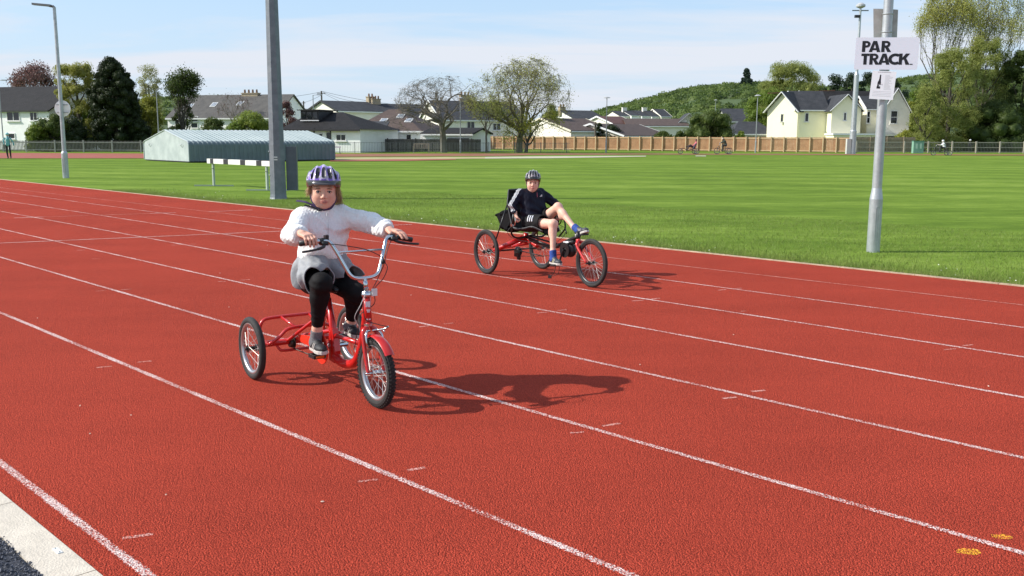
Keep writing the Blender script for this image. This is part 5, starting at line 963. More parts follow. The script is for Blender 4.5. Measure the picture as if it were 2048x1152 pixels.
bars('brake_cable', BLK, TG, (sp_((.872, -.205, .958), (.90, -.15, .952), (.95, -.02, .925), (.955, .08, .88), (.93, .125, .835), (.915, .10, .76), (.95, .03, .68), (.965, -.03, .62), (.985, -.035, .52), (1.03, .02, .49), (1.065, .07, .475), k=7), .0026), n=5)
bars('brake_cable', BLK, TG, (sp_((.872, .205, .955), (.892, .17, .91), (.92, .135, .84), (.93, .145, .80), (.94, .11, .74), (.955, .04, .68), (.965, .035, .6), (.93, -.05, .53), (.88, -.03, .45), (.8, -.02, .30), k=7), .0026), n=5)
bars('cable_tie', BLK, TG, ([(.905, .125, .845), (.915, .130, .825)], .011)); bars('brake_cable', mat('cable_grey', (.4, .4, .4), rough=.4), TG, (sp_((.96, -.015, .665), (.975, -.06, .60), (.95, -.085, .53), (.93, -.05, .47), (.91, -.03, .43), k=7), .0024), n=5)
m = MB(); m.box((.968, .036, .668), (.012, .032, .042)); m.build('reflector', mat('reflector_clear', (.7, .72, .7), rough=.2), TG); m = MB(); m.box((.963, -.006, .60), (.004, .026, .032), rotz(-.42)); m.build('label_sticker', STICK, TG)
m = MB(); 
for zz, w_ in ((.566, .022), (.556, .016), (.512, .024)): m.box((.970, -.006, zz), (.003, w_, .006), rotz(-.42))
m.build('frame_decal', STICK, TG)
# crank and pedals
BBx, BBz = .46, .262; pR, pL = (.545, .232), (.375, .292)
m = MB(); m.tube([(BBx, -.10, BBz), (BBx, .10, BBz)], .016, 10); m.tube([(BBx, -.10, BBz), (pR[0], -.105, pR[1])], .009, 8); m.tube([(BBx, .10, BBz), (pL[0], .105, pL[1])], .009, 8); m.lathe([(.02, -.002), (.075, -.002), (.075, .002), (.02, .002)], (BBx, -.068, BBz), 24, RY); m.build('crank', CHR, TG)
for (x, z), s in ((pR, -1), (pL, 1)):
    m = MB(); m.tube([(x, s * .10, z), (x, s * .185, z)], .006, 6)
    for q in (-.036, .036): m.box((x + q, s * .145, z), (.012, .075, .024))
    for q in (.11, .182): m.box((x, s * q, z), (.08, .008, .022))
    p = m.build('pedal', BLK, TG); m = MB()
    for q in (-.0432, .0432): m.box((x + q, s * .145, z), (.003, .055, .013))
    m.build('pedal_reflector', ORNG, p)

# ---- the recumbent tricycle
BA = math.atan2(-.82995, .55784); TB = thing('recumbent_tricycle', 'red and black recumbent tricycle with a mesh seat between two rear wheels', 'tricycle', (.03, 11.17, 0), BA); BLKR = mat('rim_black', (.03, .03, .032), rough=.35, metal=.3)
wheel(TB, np.array([1.446, 0, .258]), .258, .044, rim_m=BLKR, side_band=True, spokes=32); wheel(TB, np.array([0, -.395, .258]), .258, .044, rim_m=BLKR, side_band=True, spokes=32); wheel(TB, np.array([0, .395, .258]), .258, .044, rim_m=BLKR, side_band=True, spokes=32, rot=.1)
bars('rear_frame', RED, TB, ([(.04, -.33, .262), (.25, -.05, .425)], [.027, .033]), ([(.04, .33, .262), (.25, .05, .425)], [.027, .033]), ([(.22, 0, .36), (.235, 0, .475)], .030), (sp_((.25, 0, .42), (.36, 0, .37), (.46, 0, .345)), .022), ([(.1, -.25, .30), (.33, -.03, .36)], .012), ([(.1, .25, .30), (.33, .03, .36)], .012), ([(.06, -.08, .30), (.24, -.02, .385)], .013))
bars('rear_axle', BLKM, TB, ([(0, -.45, .258), (0, .45, .258)], .010), ([(0, -.345, .258), (0, -.37, .258)], .033), ([(0, .345, .258), (0, .37, .258)], .033), ([(.0, -.345, .258), (.05, -.325, .262)], .02), ([(.0, .345, .258), (.05, .325, .262)], .02))
m = MB(); x0, z0 = .10, .245; m.lathe([(.001, -.03), (.045, -.03), (.058, -.012), (.058, -.004), (.045, 0), (.058, .006), (.058, .014), (.04, .03), (.001, .03)], (x0, -.02, z0), 16, RY); m.box((x0 + .03, -.05, z0 - .03), (.09, .03, .05)); m.lathe([(.001, -.01), (.03, -.01), (.03, .01), (.001, .01)], (x0 + .06, -.05, z0 - .06), 12, RY); m.build('gear_cluster', BLKM, TB)
# decal along the beam, slanted white strokes
m = MB(); d = np.array([.21, .28, .163]); d /= np.linalg.norm(d)
for i in range(6): c = np.array([.10, -.25, .308]) + d * i * .030; m.bar(c + [-.012, -.027, -.010], c + [.004, -.027, .016], .006, .003, (0, 1, 0))
m.build('frame_decal', STICK, TB)
bars('main_boom', BLKM, TB, (sp_((.30, 0, .40), (.50, 0, .385), (.72, 0, .355), (.90, 0, .40), (1.05, 0, .46), (1.205, 0, .515)), .021), ([(.26, .02, .44), (.80, .02, .40)], .010), ([(.12, -.03, .262), (.62, -.03, .245)], .006), ([(.30, -.04, .43), (.75, -.03, .375)], .012))
bars('drive_chain', CHAIN, TB, (sp_((.12, -.045, .29), (.5, -.045, .315), (1.0, -.045, .38)), .004), (sp_((.15, -.045, .20), (.55, -.045, .24), (1.02, -.045, .31)), .004), n=5)
m = MB(); m.tube([(1.215, 0, .46), (1.205, 0, .575)], .022, 12); m.build('head_tube', BLKM, TB, smooth=True)
bars('fork', RED, TB, ([(1.222, 0, .455), (1.212, 0, .49)], .026), *[(sp_((1.225, s * .012, .465), (1.245, s * .042, .445), (1.27, s * .05, .41), (1.36, s * .055, .325), (1.43, s * .057, .265)), np.linspace(.020, .012, 21)) for s in (-1, 1)])
bars('axle_nut', BLKM, TB, ([(1.446, -.075, .258), (1.446, .075, .258)], .008))
m = MB(); m.ball((1.075, 0, .355), (.085, .055, .075)); m.lathe([(.001, -.06), (.055, -.06), (.062, -.04), (.062, .04), (.055, .06), (.001, .06)], (1.06, 0, .362), 20, RY); m.box((1.0, 0, .385), (.11, .07, .07)); m.tube([(.93, 0, .41), (1.15, 0, .455)], .026, 8); m.build('motor', BLK, TB, smooth=True); m = MB(); m.bar((1.01, -.04, .44), (1.10, -.04, .452), .012, .02); m.build('motor_cover', STICK, TB)
m = MB(); m.lathe([(.03, -.003), (.082, -.003), (.082, .003), (.03, .003)], (1.06, -.068, .362), 26, RY); pR2, pL2 = (.985, .195), (1.135, .527); m.tube([(1.06, -.09, .362), (1.06, .09, .362)], .013, 8); m.tube([(1.06, -.085, .362), (pR2[0], -.09, pR2[1])], .010, 8); m.tube([(1.06, .085, .362), (pL2[0], .09, pL2[1])], .010, 8); m.build('crank', BLKM, TB)
for (x, z), s in ((pR2, -1), (pL2, 1)): m = MB(); m.box((x, s * .13, z), (.085, .085, .02), [[math.cos(.1), 0, -math.sin(.1)], [0, 1, 0], [math.sin(.1), 0, math.cos(.1)]]); m.build('pedal', BLK, TB)
bars('loose_strap', BLK, TB, (sp_((.96, -.11, .185), (.955, -.12, .12), (.90, -.12, .065), (.87, -.12, .055)), .004), (sp_((1.03, -.11, .185), (1.025, -.12, .11), (.96, -.12, .075), (.90, -.12, .06)), .003)); MB().box((.87, -.12, .052), (.035, .02, .035), rotz(.5)).build('strap_buckle', BLK, TB)
# mesh seat
SEATM = mat('seat_mesh', (.012, .012, .014), rough=.85, bump=.6, bs=300); EDGE = mat('seat_piping', (.10, .105, .11), rough=.6)
cl = sp_((.72, 0, .50), (.60, 0, .545), (.48, 0, .52), (.34, 0, .505), (.24, 0, .53), (.17, 0, .62), (.125, 0, .74), (.085, 0, .86), (.06, 0, .965), k=6); n_ = len(cl); hw = np.interp(np.arange(n_), [0, 6, 14, 24, 30, 40, n_ - 6, n_ - 1], [.11, .17, .20, .20, .19, .19, .17, .15]); V = []
for i, c in enumerate(cl):
    for j in range(9):
        s = -1 + j / 4; V.append([c[0] + .035 * s * s * (i > 24) * 1.0, s * hw[i], c[2] + .035 * s * s * (i <= 24)])
V = np.array(V); m = MB(); Q = [[i * 9 + j, i * 9 + j + 1, (i + 1) * 9 + j + 1, (i + 1) * 9 + j] for i in range(n_ - 1) for j in range(8)]; m.add(V, q=Q); m.add(V - [.012, 0, .012], q=[q[::-1] for q in Q]); seat = m.build('seat', SEATM, TB, smooth=True)
bars('seat_frame', BLKM, TB, (np.concatenate([V[0::9], V[8::9][::-1]]) - [.004, 0, .004], .010)); bars('seat_piping', EDGE, seat, (V[0::9] + [.004, -.006, .006], .005), (V[8::9] + [.004, .006, .006], .005), (V[-9:] + [0, 0, .006], .005), n=6)
for s in (-1, 1): bars('seat_stay', BLKM, TB, ([(.125, s * .19, .80), (.03, s * .32, .30)], .008))
m = MB(); P = [[-.20, 0, .655], [-.10, 0, .675], [.08, 0, .70], [.10, 0, .58], [0, 0, .51], [-.10, 0, .53]]
for (x, _, z), r_ in zip(P, (.03, .05, .05, .06, .05, .05)): m.ball((x, -.02, z), (r_ + .02, .13, r_), None, 12, 8)
m.prism([[x, -.13, z] for x, _, z in P], (0, 0, 0), (0, .24, 0)); m.build('rear_bag', mat('bag_black', (.010, .010, .011), rough=.95, spec=.1, bump=.6, bs=60), TB, smooth=False)
for s in (-1, 1):
    x = .36 if s < 0 else .50; bars('steering_bar', BLKM, TB, (sp_((.30, 0, .45), (.31, s * .16, .43), (.31, s * .245, .47), (x - .03, s * .262, .55), (x + .01, s * .262, .70)), .011)); bars('grip', BLK, TB, ([(x - .012, s * .262, .60), (x + .012, s * .262, .715)], .017))
    m = MB(); m.tube(sp_((x - .02, s * .262, .59), (x + .02, s * .265, .585), (x + .045, s * .268, .62), (x + .04, s * .27, .68)), .007, 6); m.box((x - .02, s * .262, .585), (.035, .03, .03)); m.build('brake_lever', CHR if s < 0 else BLK, TB)
bars('control_cable', BLK, TB, (sp_((.33, -.262, .58), (.30, -.30, .50), (.35, -.22, .42), (.6, -.08, .40)), .003), n=5); bars('control_cable', BLK, TB, (sp_((.50, .262, .58), (.62, .28, .54), (.66, .22, .46), (.72, .08, .40), (1.0, .04, .44), (1.2, .03, .55)), .003), n=5)
bars('leg_support', BLKM, TB, (sp_((.60, .20, .45), (.66, .24, .55), (.62, .26, .64)), .009), ([(.66, .24, .55), (.74, .20, .50)], .008))
# ------------------------------------------------------------------ signed-distance bodies -> one smooth mesh
def _n(v): v = np.asarray(v, float); return v / np.linalg.norm(v)
def cap(P, a, b, ra, rb=None):
    a = np.asarray(a, float); b = np.asarray(b, float); rb = ra if rb is None else rb; ab = b - a; t = np.clip(((P - a) @ ab) / max(ab @ ab, 1e-9), 0, 1)
    return np.linalg.norm(P - a - t[:, None] * ab, axis=1) - (ra + (rb - ra) * t)
def ell(P, c, r, R=None):
    p = P - np.asarray(c, float)
    if R is not None: p = p @ np.asarray(R)
    r = np.asarray(r, float); k0 = np.linalg.norm(p / r, axis=1); k1 = np.linalg.norm(p / (r * r), axis=1); return k0 * (k0 - 1) / np.maximum(k1, 1e-9)
def rbox(P, c, h, rr, R=None):
    p = P - np.asarray(c, float)
    if R is not None: p = p @ np.asarray(R)
    q = np.abs(p) - (np.asarray(h) - rr); return np.linalg.norm(np.maximum(q, 0), axis=1) + np.minimum(q.max(1), 0) - rr
def smin(a, b, k): h = np.clip(.5 + .5 * (b - a) / k, 0, 1); return b + (a - b) * h - k * h * (1 - h)
def smax(a, b, k): return -smin(-a, -b, k)
def U(k, *ds):
    d = ds[0]
    for e in ds[1:]: d = smin(d, e, k)
    return d
def sinn(P, f, seed=0): rg = np.random.default_rng(seed); o = 0; \
    K = [rg.normal(size=3) for _ in range(5)]; PH = rg.uniform(0, 6, 5); return sum(np.sin(P @ (k / np.linalg.norm(k)) * f * (1 + .35 * i) + p) for i, (k, p) in enumerate(zip(K, PH))) / 5
def surf(f, lo, hi, h, B=8):
    lo = np.asarray(lo, float); hi = np.asarray(hi, float); nb = np.ceil((hi - lo) / (h * B)).astype(int) + 1; N = nb * B + 1
    g = np.stack(np.meshgrid(*[np.arange(k) for k in nb], indexing='ij'), -1).reshape(-1, 3); cen = lo + (g * B + B / 2) * h; d = f(cen); act = np.abs(d) < h * B * .87 * 1.6 + .004
    D = np.full(N, 1.0, np.float32)
    for (i, j, k), dd in zip(g[~act], d[~act]):
        if dd < 0: D[i * B:i * B + B + 1, j * B:j * B + B + 1, k * B:k * B + B + 1] = -1
    off = np.stack(np.meshgrid(*[np.arange(B + 1)] * 3, indexing='ij'), -1).reshape(-1, 3); ga = g[act]
    for s in range(0, len(ga), 400):
        idx = (ga[s:s + 400, None, :] * B + off[None]).reshape(-1, 3); v = f(lo + idx * h); D[idx[:, 0], idx[:, 1], idx[:, 2]] = v
    S = D < 0; c = S[:-1, :-1, :-1].astype(np.int8)
    tot = sum(S[a:N[0] - 1 + a, b:N[1] - 1 + b, e:N[2] - 1 + e].astype(np.int8) for a in (0, 1) for b in (0, 1) for e in (0, 1)); ci = np.argwhere((tot > 0) & (tot < 8))
    cid = np.full(tot.shape, -1, np.int32); cid[ci[:, 0], ci[:, 1], ci[:, 2]] = np.arange(len(ci)); co = np.array([[a, b, e] for a in (0, 1) for b in (0, 1) for e in (0, 1)]); vals = np.stack([D[ci[:, 0] + o[0], ci[:, 1] + o[1], ci[:, 2] + o[2]] for o in co], 1)
    acc = np.zeros((len(ci), 3)); cnt = np.zeros(len(ci))
    for a in range(8):
        for b in range(a + 1, 8):
            if np.abs(co[a] - co[b]).sum() == 1:
                m = (vals[:, a] < 0) != (vals[:, b] < 0); t = vals[m, a] / (vals[m, a] - vals[m, b]); acc[m] += co[a] + t[:, None] * (co[b] - co[a]); cnt[m] += 1
    V = lo + (ci + acc / cnt[:, None]) * h; Q = []
    for ax in range(3):
        sl0 = [slice(None)] * 3; sl1 = [slice(None)] * 3; sl0[ax] = slice(0, -1); sl1[ax] = slice(1, None); ch = S[tuple(sl0)] != S[tuple(sl1)]; e = np.argwhere(ch); u, w = (ax + 1) % 3, (ax + 2) % 3
        ok = (e[:, u] > 0) & (e[:, w] > 0) & (e[:, u] < tot.shape[u]) & (e[:, w] < tot.shape[w]); e = e[ok]; q = []
        for du, dw in ((0, 0), (1, 0), (1, 1), (0, 1)): x = e.copy(); x[:, u] -= du; x[:, w] -= dw; q.append(cid[x[:, 0], x[:, 1], x[:, 2]])
        q = np.stack(q, 1); fl = S[e[:, 0], e[:, 1], e[:, 2]]; q[~fl] = q[~fl][:, ::-1]; Q.append(q[(q >= 0).all(1)])
    return V, np.concatenate(Q)
def body(name, f, lo, hi, h, m, parent, colf=None):
    V, Q = surf(f, lo, hi, h); mb = MB(); mb.add(V, q=Q); return mb.build(name, m, parent, smooth=True, col=None if colf is None else colf(V))
# ---- head in its own frame: x = the person's right when facing us reversed, y = forward, z = up
LASH = mat('lash_dark', (.03, .018, .012), rough=.8)
class Head:
    def __init__(s, c, fwd, up=(0, 0, 1), sc=1.0, wide=1.0, mouth=0.0):
        s.c = np.asarray(c, float); s.y = _n(fwd); u = np.asarray(up, float); s.z = _n(u - s.y * (u @ s.y)); s.x = np.cross(s.y, s.z); s.R = np.column_stack([s.x, s.y, s.z]); s.sc = sc; s.w = wide; s.mouth = mouth
    def loc(s, P): q = (P - s.c) @ s.R / s.sc; q[:, 0] = q[:, 0] / s.w; return q
    def wor(s, p): p = np.asarray(p, float) * [s.w, 1, 1]; return s.c + s.sc * (p @ s.R.T)
    def sdf(s, P):
        p = s.loc(P); ax = np.abs(p[:, 0]); q = np.column_stack([ax, p[:, 1], p[:, 2]])
        d = U(.03, ell(p, (0, -.012, .035), (.073, .09, .078)), ell(p, (0, .020, -.018), (.060, .062, .074)), ell(p, (0, .044, -.080), (.030, .025, .020)), ell(q, (.032, .037, -.040), (.029, .030, .031)))
        d = smin(d, ell(q, (.024, .073, .026), (.026, .012, .008)), .014)
        d = smax(d, -ell(q, (.031, .090, .005), (.018, .015, .011)), .012)
        d = smin(d, ell(q, (.0305, .071, .0055), (.0155, .0125, .0115)), .004)
        d = smax(d, -ell(q, (.0305, .0885, .0038), (.0128, .0125, .0054)), .0015)
        d = smin(d, cap(p, (0, .078, .010), (0, .089, -.022), .0050, .0075), .010); d = smin(d, ell(p, (0, .0915, -.026), (.0085, .008, .0075)), .006); d = smin(d, ell(q, (.0095, .084, -.030), (.0065, .008, .006)), .005)
        d = smin(d, ell(p, (0, .0800, -.0510), (.0180, .008, .0050)), .006); d = smin(d, ell(p, (0, .0795, -.0605), (.0160, .009, .0050)), .006)
        d = smax(d, -ell(p, (0, .091, -.0563), (.0155, .007, .0010 + s.mouth)), .002)
        ear = smax(ell(q, (.073, -.010, -.004), (.0085, .018, .029)), -ell(q, (.083, -.006, -.002), (.006, .010, .018)), .004); d = smin(d, ear, .006); return d * s.sc * .9
    def col(s, V, skin, lip, dark=(.03, .008, .006), brow=(.16, .08, .04), cheek=(.62, .24, .17)):
        p = s.loc(V); ax = np.abs(p[:, 0]); q = np.column_stack([ax, p[:, 1], p[:, 2]]); C = np.tile(np.array(skin, float), (len(V), 1))
        def bl(w, c): w = np.clip(w, 0, 1)[:, None]; C[:] = C * (1 - w) + np.array(c) * w
        fr = p[:, 1] > .03
        bl(.55 * np.exp(-(((ax - .038) / .017) ** 2 + ((p[:, 2] + .034) / .016) ** 2)) * fr, cheek); bl(.4 * np.exp(-((ax / .010) ** 2 + ((p[:, 2] + .027) / .010) ** 2)) * fr * (p[:, 1] > .08), cheek)
        wl_ = np.clip(1.35 - np.sqrt((ax / .0190) ** 2 + ((p[:, 2] + .0558) / .0092) ** 2), 0, .3) / .3 * fr * (p[:, 1] > .055); bl(wl_ * .85, lip)
        bl((np.sqrt((ax / .0150) ** 2 + ((p[:, 2] + .0558) / (.0010 + s.mouth)) ** 2) < 1.1) * fr * .95, dark)
        bl(.75 * np.exp(-(((ax - .031) / .015) ** 4 + ((p[:, 2] - (.0225 + .004 * np.cos((ax - .031) * 90))) / .0032) ** 2)) * fr, brow)
        lash = np.abs(np.sqrt(((ax - .0305) / .0125) ** 2 + ((p[:, 2] - .0042) / .0052) ** 2) - 1) < .16; bl(lash * fr * (p[:, 1] > .06) * .7 * (p[:, 2] > .004), (.05, .02, .015)); bl(((ax < .0075) & (ax > .0035) & (np.abs(p[:, 2] + .0335) < .0022) & (p[:, 1] > .078)) * .8, (.15, .03, .02)); return C
    def eyes(s, parent, iris, browm):
        for sg_ in (-1, 1):
            m = MB(); c = s.wor((sg_ * .0305, .0690, .0042)); m.ball(c, .0132 * s.sc, s.R, 20, 14); V = m.v[0]; p = s.loc(V) - [sg_ * .0305, .0690, .0042]; r = np.sqrt(p[:, 0] ** 2 + p[:, 2] ** 2); C = np.tile([.62, .58, .55], (len(V), 1)); C[(r < .0072) & (p[:, 1] > 0)] = iris; C[(r < .0036) & (p[:, 1] > 0)] = (.01, .01, .01); e_ = m.build('eye', mat('eye_surface', (1, 1, 1), rough=.15, vcol=True), parent, smooth=True, col=C)
            m = MB(); m.tube([s.wor((sg_ * (.0305 + dx_), .0835 - abs(dx_) * .30 - .0008, .0098 - 55 * dx_ * dx_)) for dx_ in np.linspace(-.0125, .0135, 9)], [.0006, .0011, .0014, .0015, .0015, .0015, .0014, .0011, .0006], 5); m.build('eyelashes', LASH, e_, smooth=True)
            m = MB(); m.tube([s.wor((sg_ * (.0300 + dx_), .0845 - max(0, dx_) * .42 - abs(dx_) * .08, .0190 + .0035 * math.cos(dx_ * 80) - max(0, dx_) * .12)) for dx_ in np.linspace(-.0145, .0175, 9)], [.0010, .0018, .0022, .0023, .0022, .0020, .0017, .0013, .0006], 5); m.build('eyebrow', browm, parent, smooth=True)
def hand_sdf(P, W, K, n, side, sz=1.0, curls=((25, 30, 20),) * 4, thumb=(35, 20), spread=.12):
    """palm + four fingers + thumb.  W wrist, K knuckle direction, n back-of-hand normal, side = thumb side"""
    d = _n(K); n = _n(np.asarray(n) - d * (np.asarray(n) @ d)); s = np.asarray(side, float); s = _n(s - d * (s @ d) - n * (s @ n)); W = np.asarray(W, float); a = sz
    R = np.column_stack([s, d, n]); pal = rbox(P, W + d * .040 * a, (.030 * a, .040 * a, .0115 * a), .011 * a, R); pal = smin(pal, cap(P, W - d * .02 * a, W + d * .01 * a, .019 * a, .020 * a), .012)
    out = pal; L = (.056, .062, .058, .045)
    for i, (o, ln) in enumerate(zip((.0235, .0075, -.0085, -.0235), L)):
        p = W + d * (.076 - .004 * abs(i - 1.2)) * a + s * o * a; dd = _n(d + s * (1.3 - i) * spread * .6); c = curls[i]; f_ = None; r = .0082 * a; nn = n - dd * (n @ dd); nn = _n(nn)
        ang = 0
        for q, (fr, rr) in enumerate(((.42, .92), (.33, .85), (.25, .75))):
            ang += math.radians(c[q]); v = dd * math.cos(ang) - nn * math.sin(ang); e = p + v * ln * fr * a * 1.1; g = cap(P, p, e, r, .0082 * a * rr); f_ = g if f_ is None else smin(f_, g, .003); p = e; r = .0082 * a * rr
        out = np.where(True, smin(out, f_, .0045), out)
    p = W + d * .018 * a + s * .024 * a - n * .004 * a; v = _n(d * math.cos(math.radians(thumb[0])) + s * math.sin(math.radians(thumb[0])) - n * .25); e = p + v * .036 * a; f_ = cap(P, p, e, .0125 * a, .0095 * a); v2 = _n(v * math.cos(math.radians(thumb[1])) - n * math.sin(math.radians(thumb[1])) - s * .15); f_ = smin(f_, cap(P, e, e + v2 * .028 * a, .0095 * a, .0072 * a), .004); return smin(out, f_, .009)
SKIN = mat('skin', (1, 1, 1), rough=.5, vcol=True, sub=.12, spec=.35, var=.09, vs=45, bump=.15, bs=160, bd=.003)
def helmet(H, parent, base, accent, name='helmet', zr=.10, rim=(.02, .02, .022), rib=(.4, .4, .4)):
    C0 = (0, -.006, .052); RR = (.096, .124, zr); RI = (.082, .108, zr - .014)
    def parts(p):
        ax = np.abs(p[:, 0]); q = np.column_stack([ax, p[:, 1], p[:, 2]]); d = ell(p, C0, RR); lowz = .034 + .10 * np.clip(-.0 + p[:, 1], -.02, .0) * 0 + np.where(p[:, 1] > 0, .012 * np.clip(p[:, 1] / .1, 0, 1), -.03 * np.clip(-p[:, 1] / .1, 0, 1)); lowz = lowz - .016 * np.clip((ax - .05) / .04, 0, 1); d = smax(d, lowz - p[:, 2], .006)
        ridge = .004 * np.cos(ax * 150) * np.clip((p[:, 2] - .08) / .03, 0, 1); d = d - ridge; d = smin(d, ell(p, (0, .100, .052), (.062, .030, .007)), .010)
        v = np.minimum.reduce([cap(q, (.0, .105, .100), (.0, .060, .150), .011, .013), cap(q, (.036, .098, .092), (.028, .050, .142), .0095, .011), cap(q, (.064, .072, .084), (.052, .030, .134), .009, .010), cap(q, (.084, .030, .078), (.072, -.01, .118), .008, .010), cap(q, (.020, .02, .163), (.020, -.05, .152), .009, .009), cap(q, (.050, -.0, .146), (.050, -.06, .126), .010, .010), cap(q, (.030, -.10, .12), (.030, -.12, .07), .010, .010), cap(q, (.066, -.07, .10), (.070, -.08, .06), .009, .009)])
        return d, v, ax
    def f(P): p = H.loc(P); d, v, ax = parts(p); d = smax(d, -v, .003); d = np.maximum(d, -ell(p, C0, RI)); return d * H.sc * .85
    def colf(V):
        p = H.loc(V); d, v, ax = parts(p); C = np.tile(np.array(base, float), (len(V), 1)); st = np.abs((ax * 1.0 + (p[:, 2] - .09) * .25) % .034 - .017) < .0058; C[st] = accent; st2 = (np.abs(p[:, 2] - .100 - .3 * (ax - .04)) < .007) & (p[:, 1] > .02); C[st2] = rib; C[(p[:, 2] < .062 + .012 * np.clip(p[:, 1] / .1, -1, 1))] = rim; C[(ell(p, C0, RR) < -.0055)] = (.012, .012, .014); C[v < .0015] = (.012, .012, .014); return C
    lo = H.c - .17 * H.sc; hi = H.c + .2 * H.sc; return body(name, f, lo, hi, .0028 * H.sc, mat('helmet_shell', (1, 1, 1), rough=.28, vcol=True, coat=.6, spec=.5), parent, colf)
def tuft(mb, rg, roots, dirs, L, r, wob, grav=.5, n=6):
    for p, d in zip(roots, dirs):
        P = [np.array(p, float)]; dd = _n(d); l = L * rg.uniform(.7, 1.2)
        for i in range(n): dd = _n(dd + rg.normal(0, wob, 3) + [0, 0, -grav]); P.append(P[-1] + dd * l / n)
        mb.tube(P, np.linspace(r, r * .25, n + 1), 4, cap=False)

# ================================================================= the girl on the red tricycle
PG = thing('person', 'child in a white fleece and purple helmet riding the red upright tricycle', 'person', (-1.4, 6.27, 0), GA)
GSK = (.74, .42, .31)
HG_ = Head((.388, 0, 1.232), (.909, -.418, -.06), (.02, .02, 1), 1.05, 1.06, .0005)
handR = dict(W=(.752, -.312, 1.014), K=(.98, .10, -.12), n=(.10, -.1, 1), side=(0, 1, 0), sz=1.08, curls=((22, 42, 20), (26, 46, 18), (28, 46, 18), (34, 44, 18)), thumb=(35, 40), spread=.12)
handL = dict(W=(.745, .258, 1.006), K=(.90, .36, -.12), n=(.05, .1, 1), side=(.3, -1, 0), sz=1.10, curls=((12, 20, 12), (10, 18, 12), (12, 20, 14), (16, 24, 16)), thumb=(30, 40), spread=.10)
def girl_skin(P):
    d = HG_.sdf(P); d = smin(d, cap(P, (.345, 0, 1.06), (.372, 0, 1.165), .052, .046), .02)
    t = U(.05, ell(P, (.345, 0, .95), (.085, .13, .17)), ell(P, (.35, 0, .74), (.10, .125, .11)), cap(P, (.345, -.12, 1.07), (.345, .12, 1.07), .045)); d = smin(d, t, .03)
    for a, b, c, H_ in (((.345, -.13, 1.07), (.565, -.285, .998), (.745, -.306, 1.003), handR), ((.35, .13, 1.075), (.54, .245, 1.035), (.75, .262, 1.0), handL)):
        arm = smin(cap(P, a, b, .043, .034), cap(P, b, c, .035, .021), .02); h_ = hand_sdf(P, **H_); arm = smin(arm, h_, .012); d = smin(d, arm, .02)
    for a, b, c, e in (((.36, -.085, .67), (.605, -.132, .690), (.495, -.119, .39), (.485, -.119, .30)), ((.36, .085, .66), (.568, .118, .60), (.425, .15, .40), (.42, .15, .34))):
        leg = U(.02, cap(P, a, b, .070, .045), cap(P, b, c, .043, .029), cap(P, c, e, .029, .024)); d = smin(d, leg, .02)
    return d
def gskin_col(V):
    C = HG_.col(V, GSK, (.56, .19, .16)); a = np.linalg.norm(V - np.array([.83, -.30, .97]), axis=1) < .13; b = np.linalg.norm(V - np.array([.83, .29, .98]), axis=1) < .13; C[a | b] = (.68, .37, .27); return C
gb = body('body', girl_skin, (.2, -.42, .2), (1.0, .42, 1.40), .0032, SKIN, PG, gskin_col); HG_.eyes(PG, (.07, .08, .085), mat('brow_brown', (.12, .06, .03), rough=.8))
FLC = mat('fleece_white', (.84, .84, .83), rough=.95, var=.05, vs=45, bump=.9, bs=130, bd=.006, sheen=.4)
def fleece(P):
    t = U(.06, cap(P, (.345, -.060, .86), (.345, .060, .86), .098), cap(P, (.345, -.06, .99), (.345, .06, .99), .110), cap(P, (.345, -.115, 1.070), (.348, .115, 1.075), .060)); t = smin(t, ell(P, (.385, 0, .90), (.08, .115, .11)), .04)
    for a, b, c, r in (((.345, -.135, 1.06), (.575, -.290, .992), (.735, -.308, 1.004), (.066, .060, .043)), ((.35, .135, 1.065), (.55, .25, 1.03), (.735, .262, 1.0), (.070, .060, .042))):
        a = np.array(a); b = np.array(b); c = np.array(c); arm = U(.03, cap(P, a, b, r[0], r[1]), cap(P, b, b + (c - b) * .72, r[1], r[1] * .88), cap(P, b + (c - b) * .6, c, r[1] * .80, r[2]))
        dd = _n(c - b); s = (P - b) @ dd; arm = arm + .0035 * np.sin(s * 120) * (s > 0) * .6; arm = smax(arm, (P - c) @ dd, .008); t = smin(t, arm, .035)
    col_ = smax(cap(P, (.348, 0, 1.08), (.378, 0, 1.175), .080, .070), (P[:, 2] - (1.128 + .10 * (.40 - P[:, 0]))), .010); t = smin(t, col_, .02)
    w = .006 * sinn(P, 48, 1) + .0028 * sinn(P, 150, 2) + .0016 * sinn(P, 330, 3) + .005 * np.exp(-((P[:, 2] - .815) / .012) ** 2) + .0045 * np.sin(P[:, 2] * 62 + 2.5 * np.sin(P[:, 1] * 22)) * (P[:, 2] < 1.0); d = t - w
    zip_ = np.exp(-((P[:, 1] + .012) / .0028) ** 2) * (P[:, 0] > .38) * (P[:, 2] > .94); d = d + .004 * zip_
    d = smax(d, -cap(P, (.35, 0, 1.11), (.385, 0, 1.21), .055, .058), .006); hem = .787 + .015 * np.sin((P[:, 1]) * 14); return smax(d, hem - P[:, 2], .012) * .8
body('fleece', fleece, (.16, -.45, .74), (.82, .42, 1.24), .0034, FLC, PG)
m = MB(); m.tube([(.457 - .0 * k, -.012, 1.115 - .03 * k) for k in range(0)] + [(.462, -.012, 1.10), (.466, -.012, 1.02), (.462, -.012, .955)], .0016, 4); m.build('zip', mat('zip_grey', (.45, .46, .48), rough=.5), PG)
m = MB(); m.box((.462, -.014, 1.09), (.008, .007, .018)); m.build('zip_pull', mat('zip_grey', (.45, .46, .48)), PG)
SKG = mat('skirt_grey', (.20, .215, .235), rough=.6, rgb2=(.31, .325, .34), vs=14, bump=.5, bs=25, bd=.01, sheen=.2)
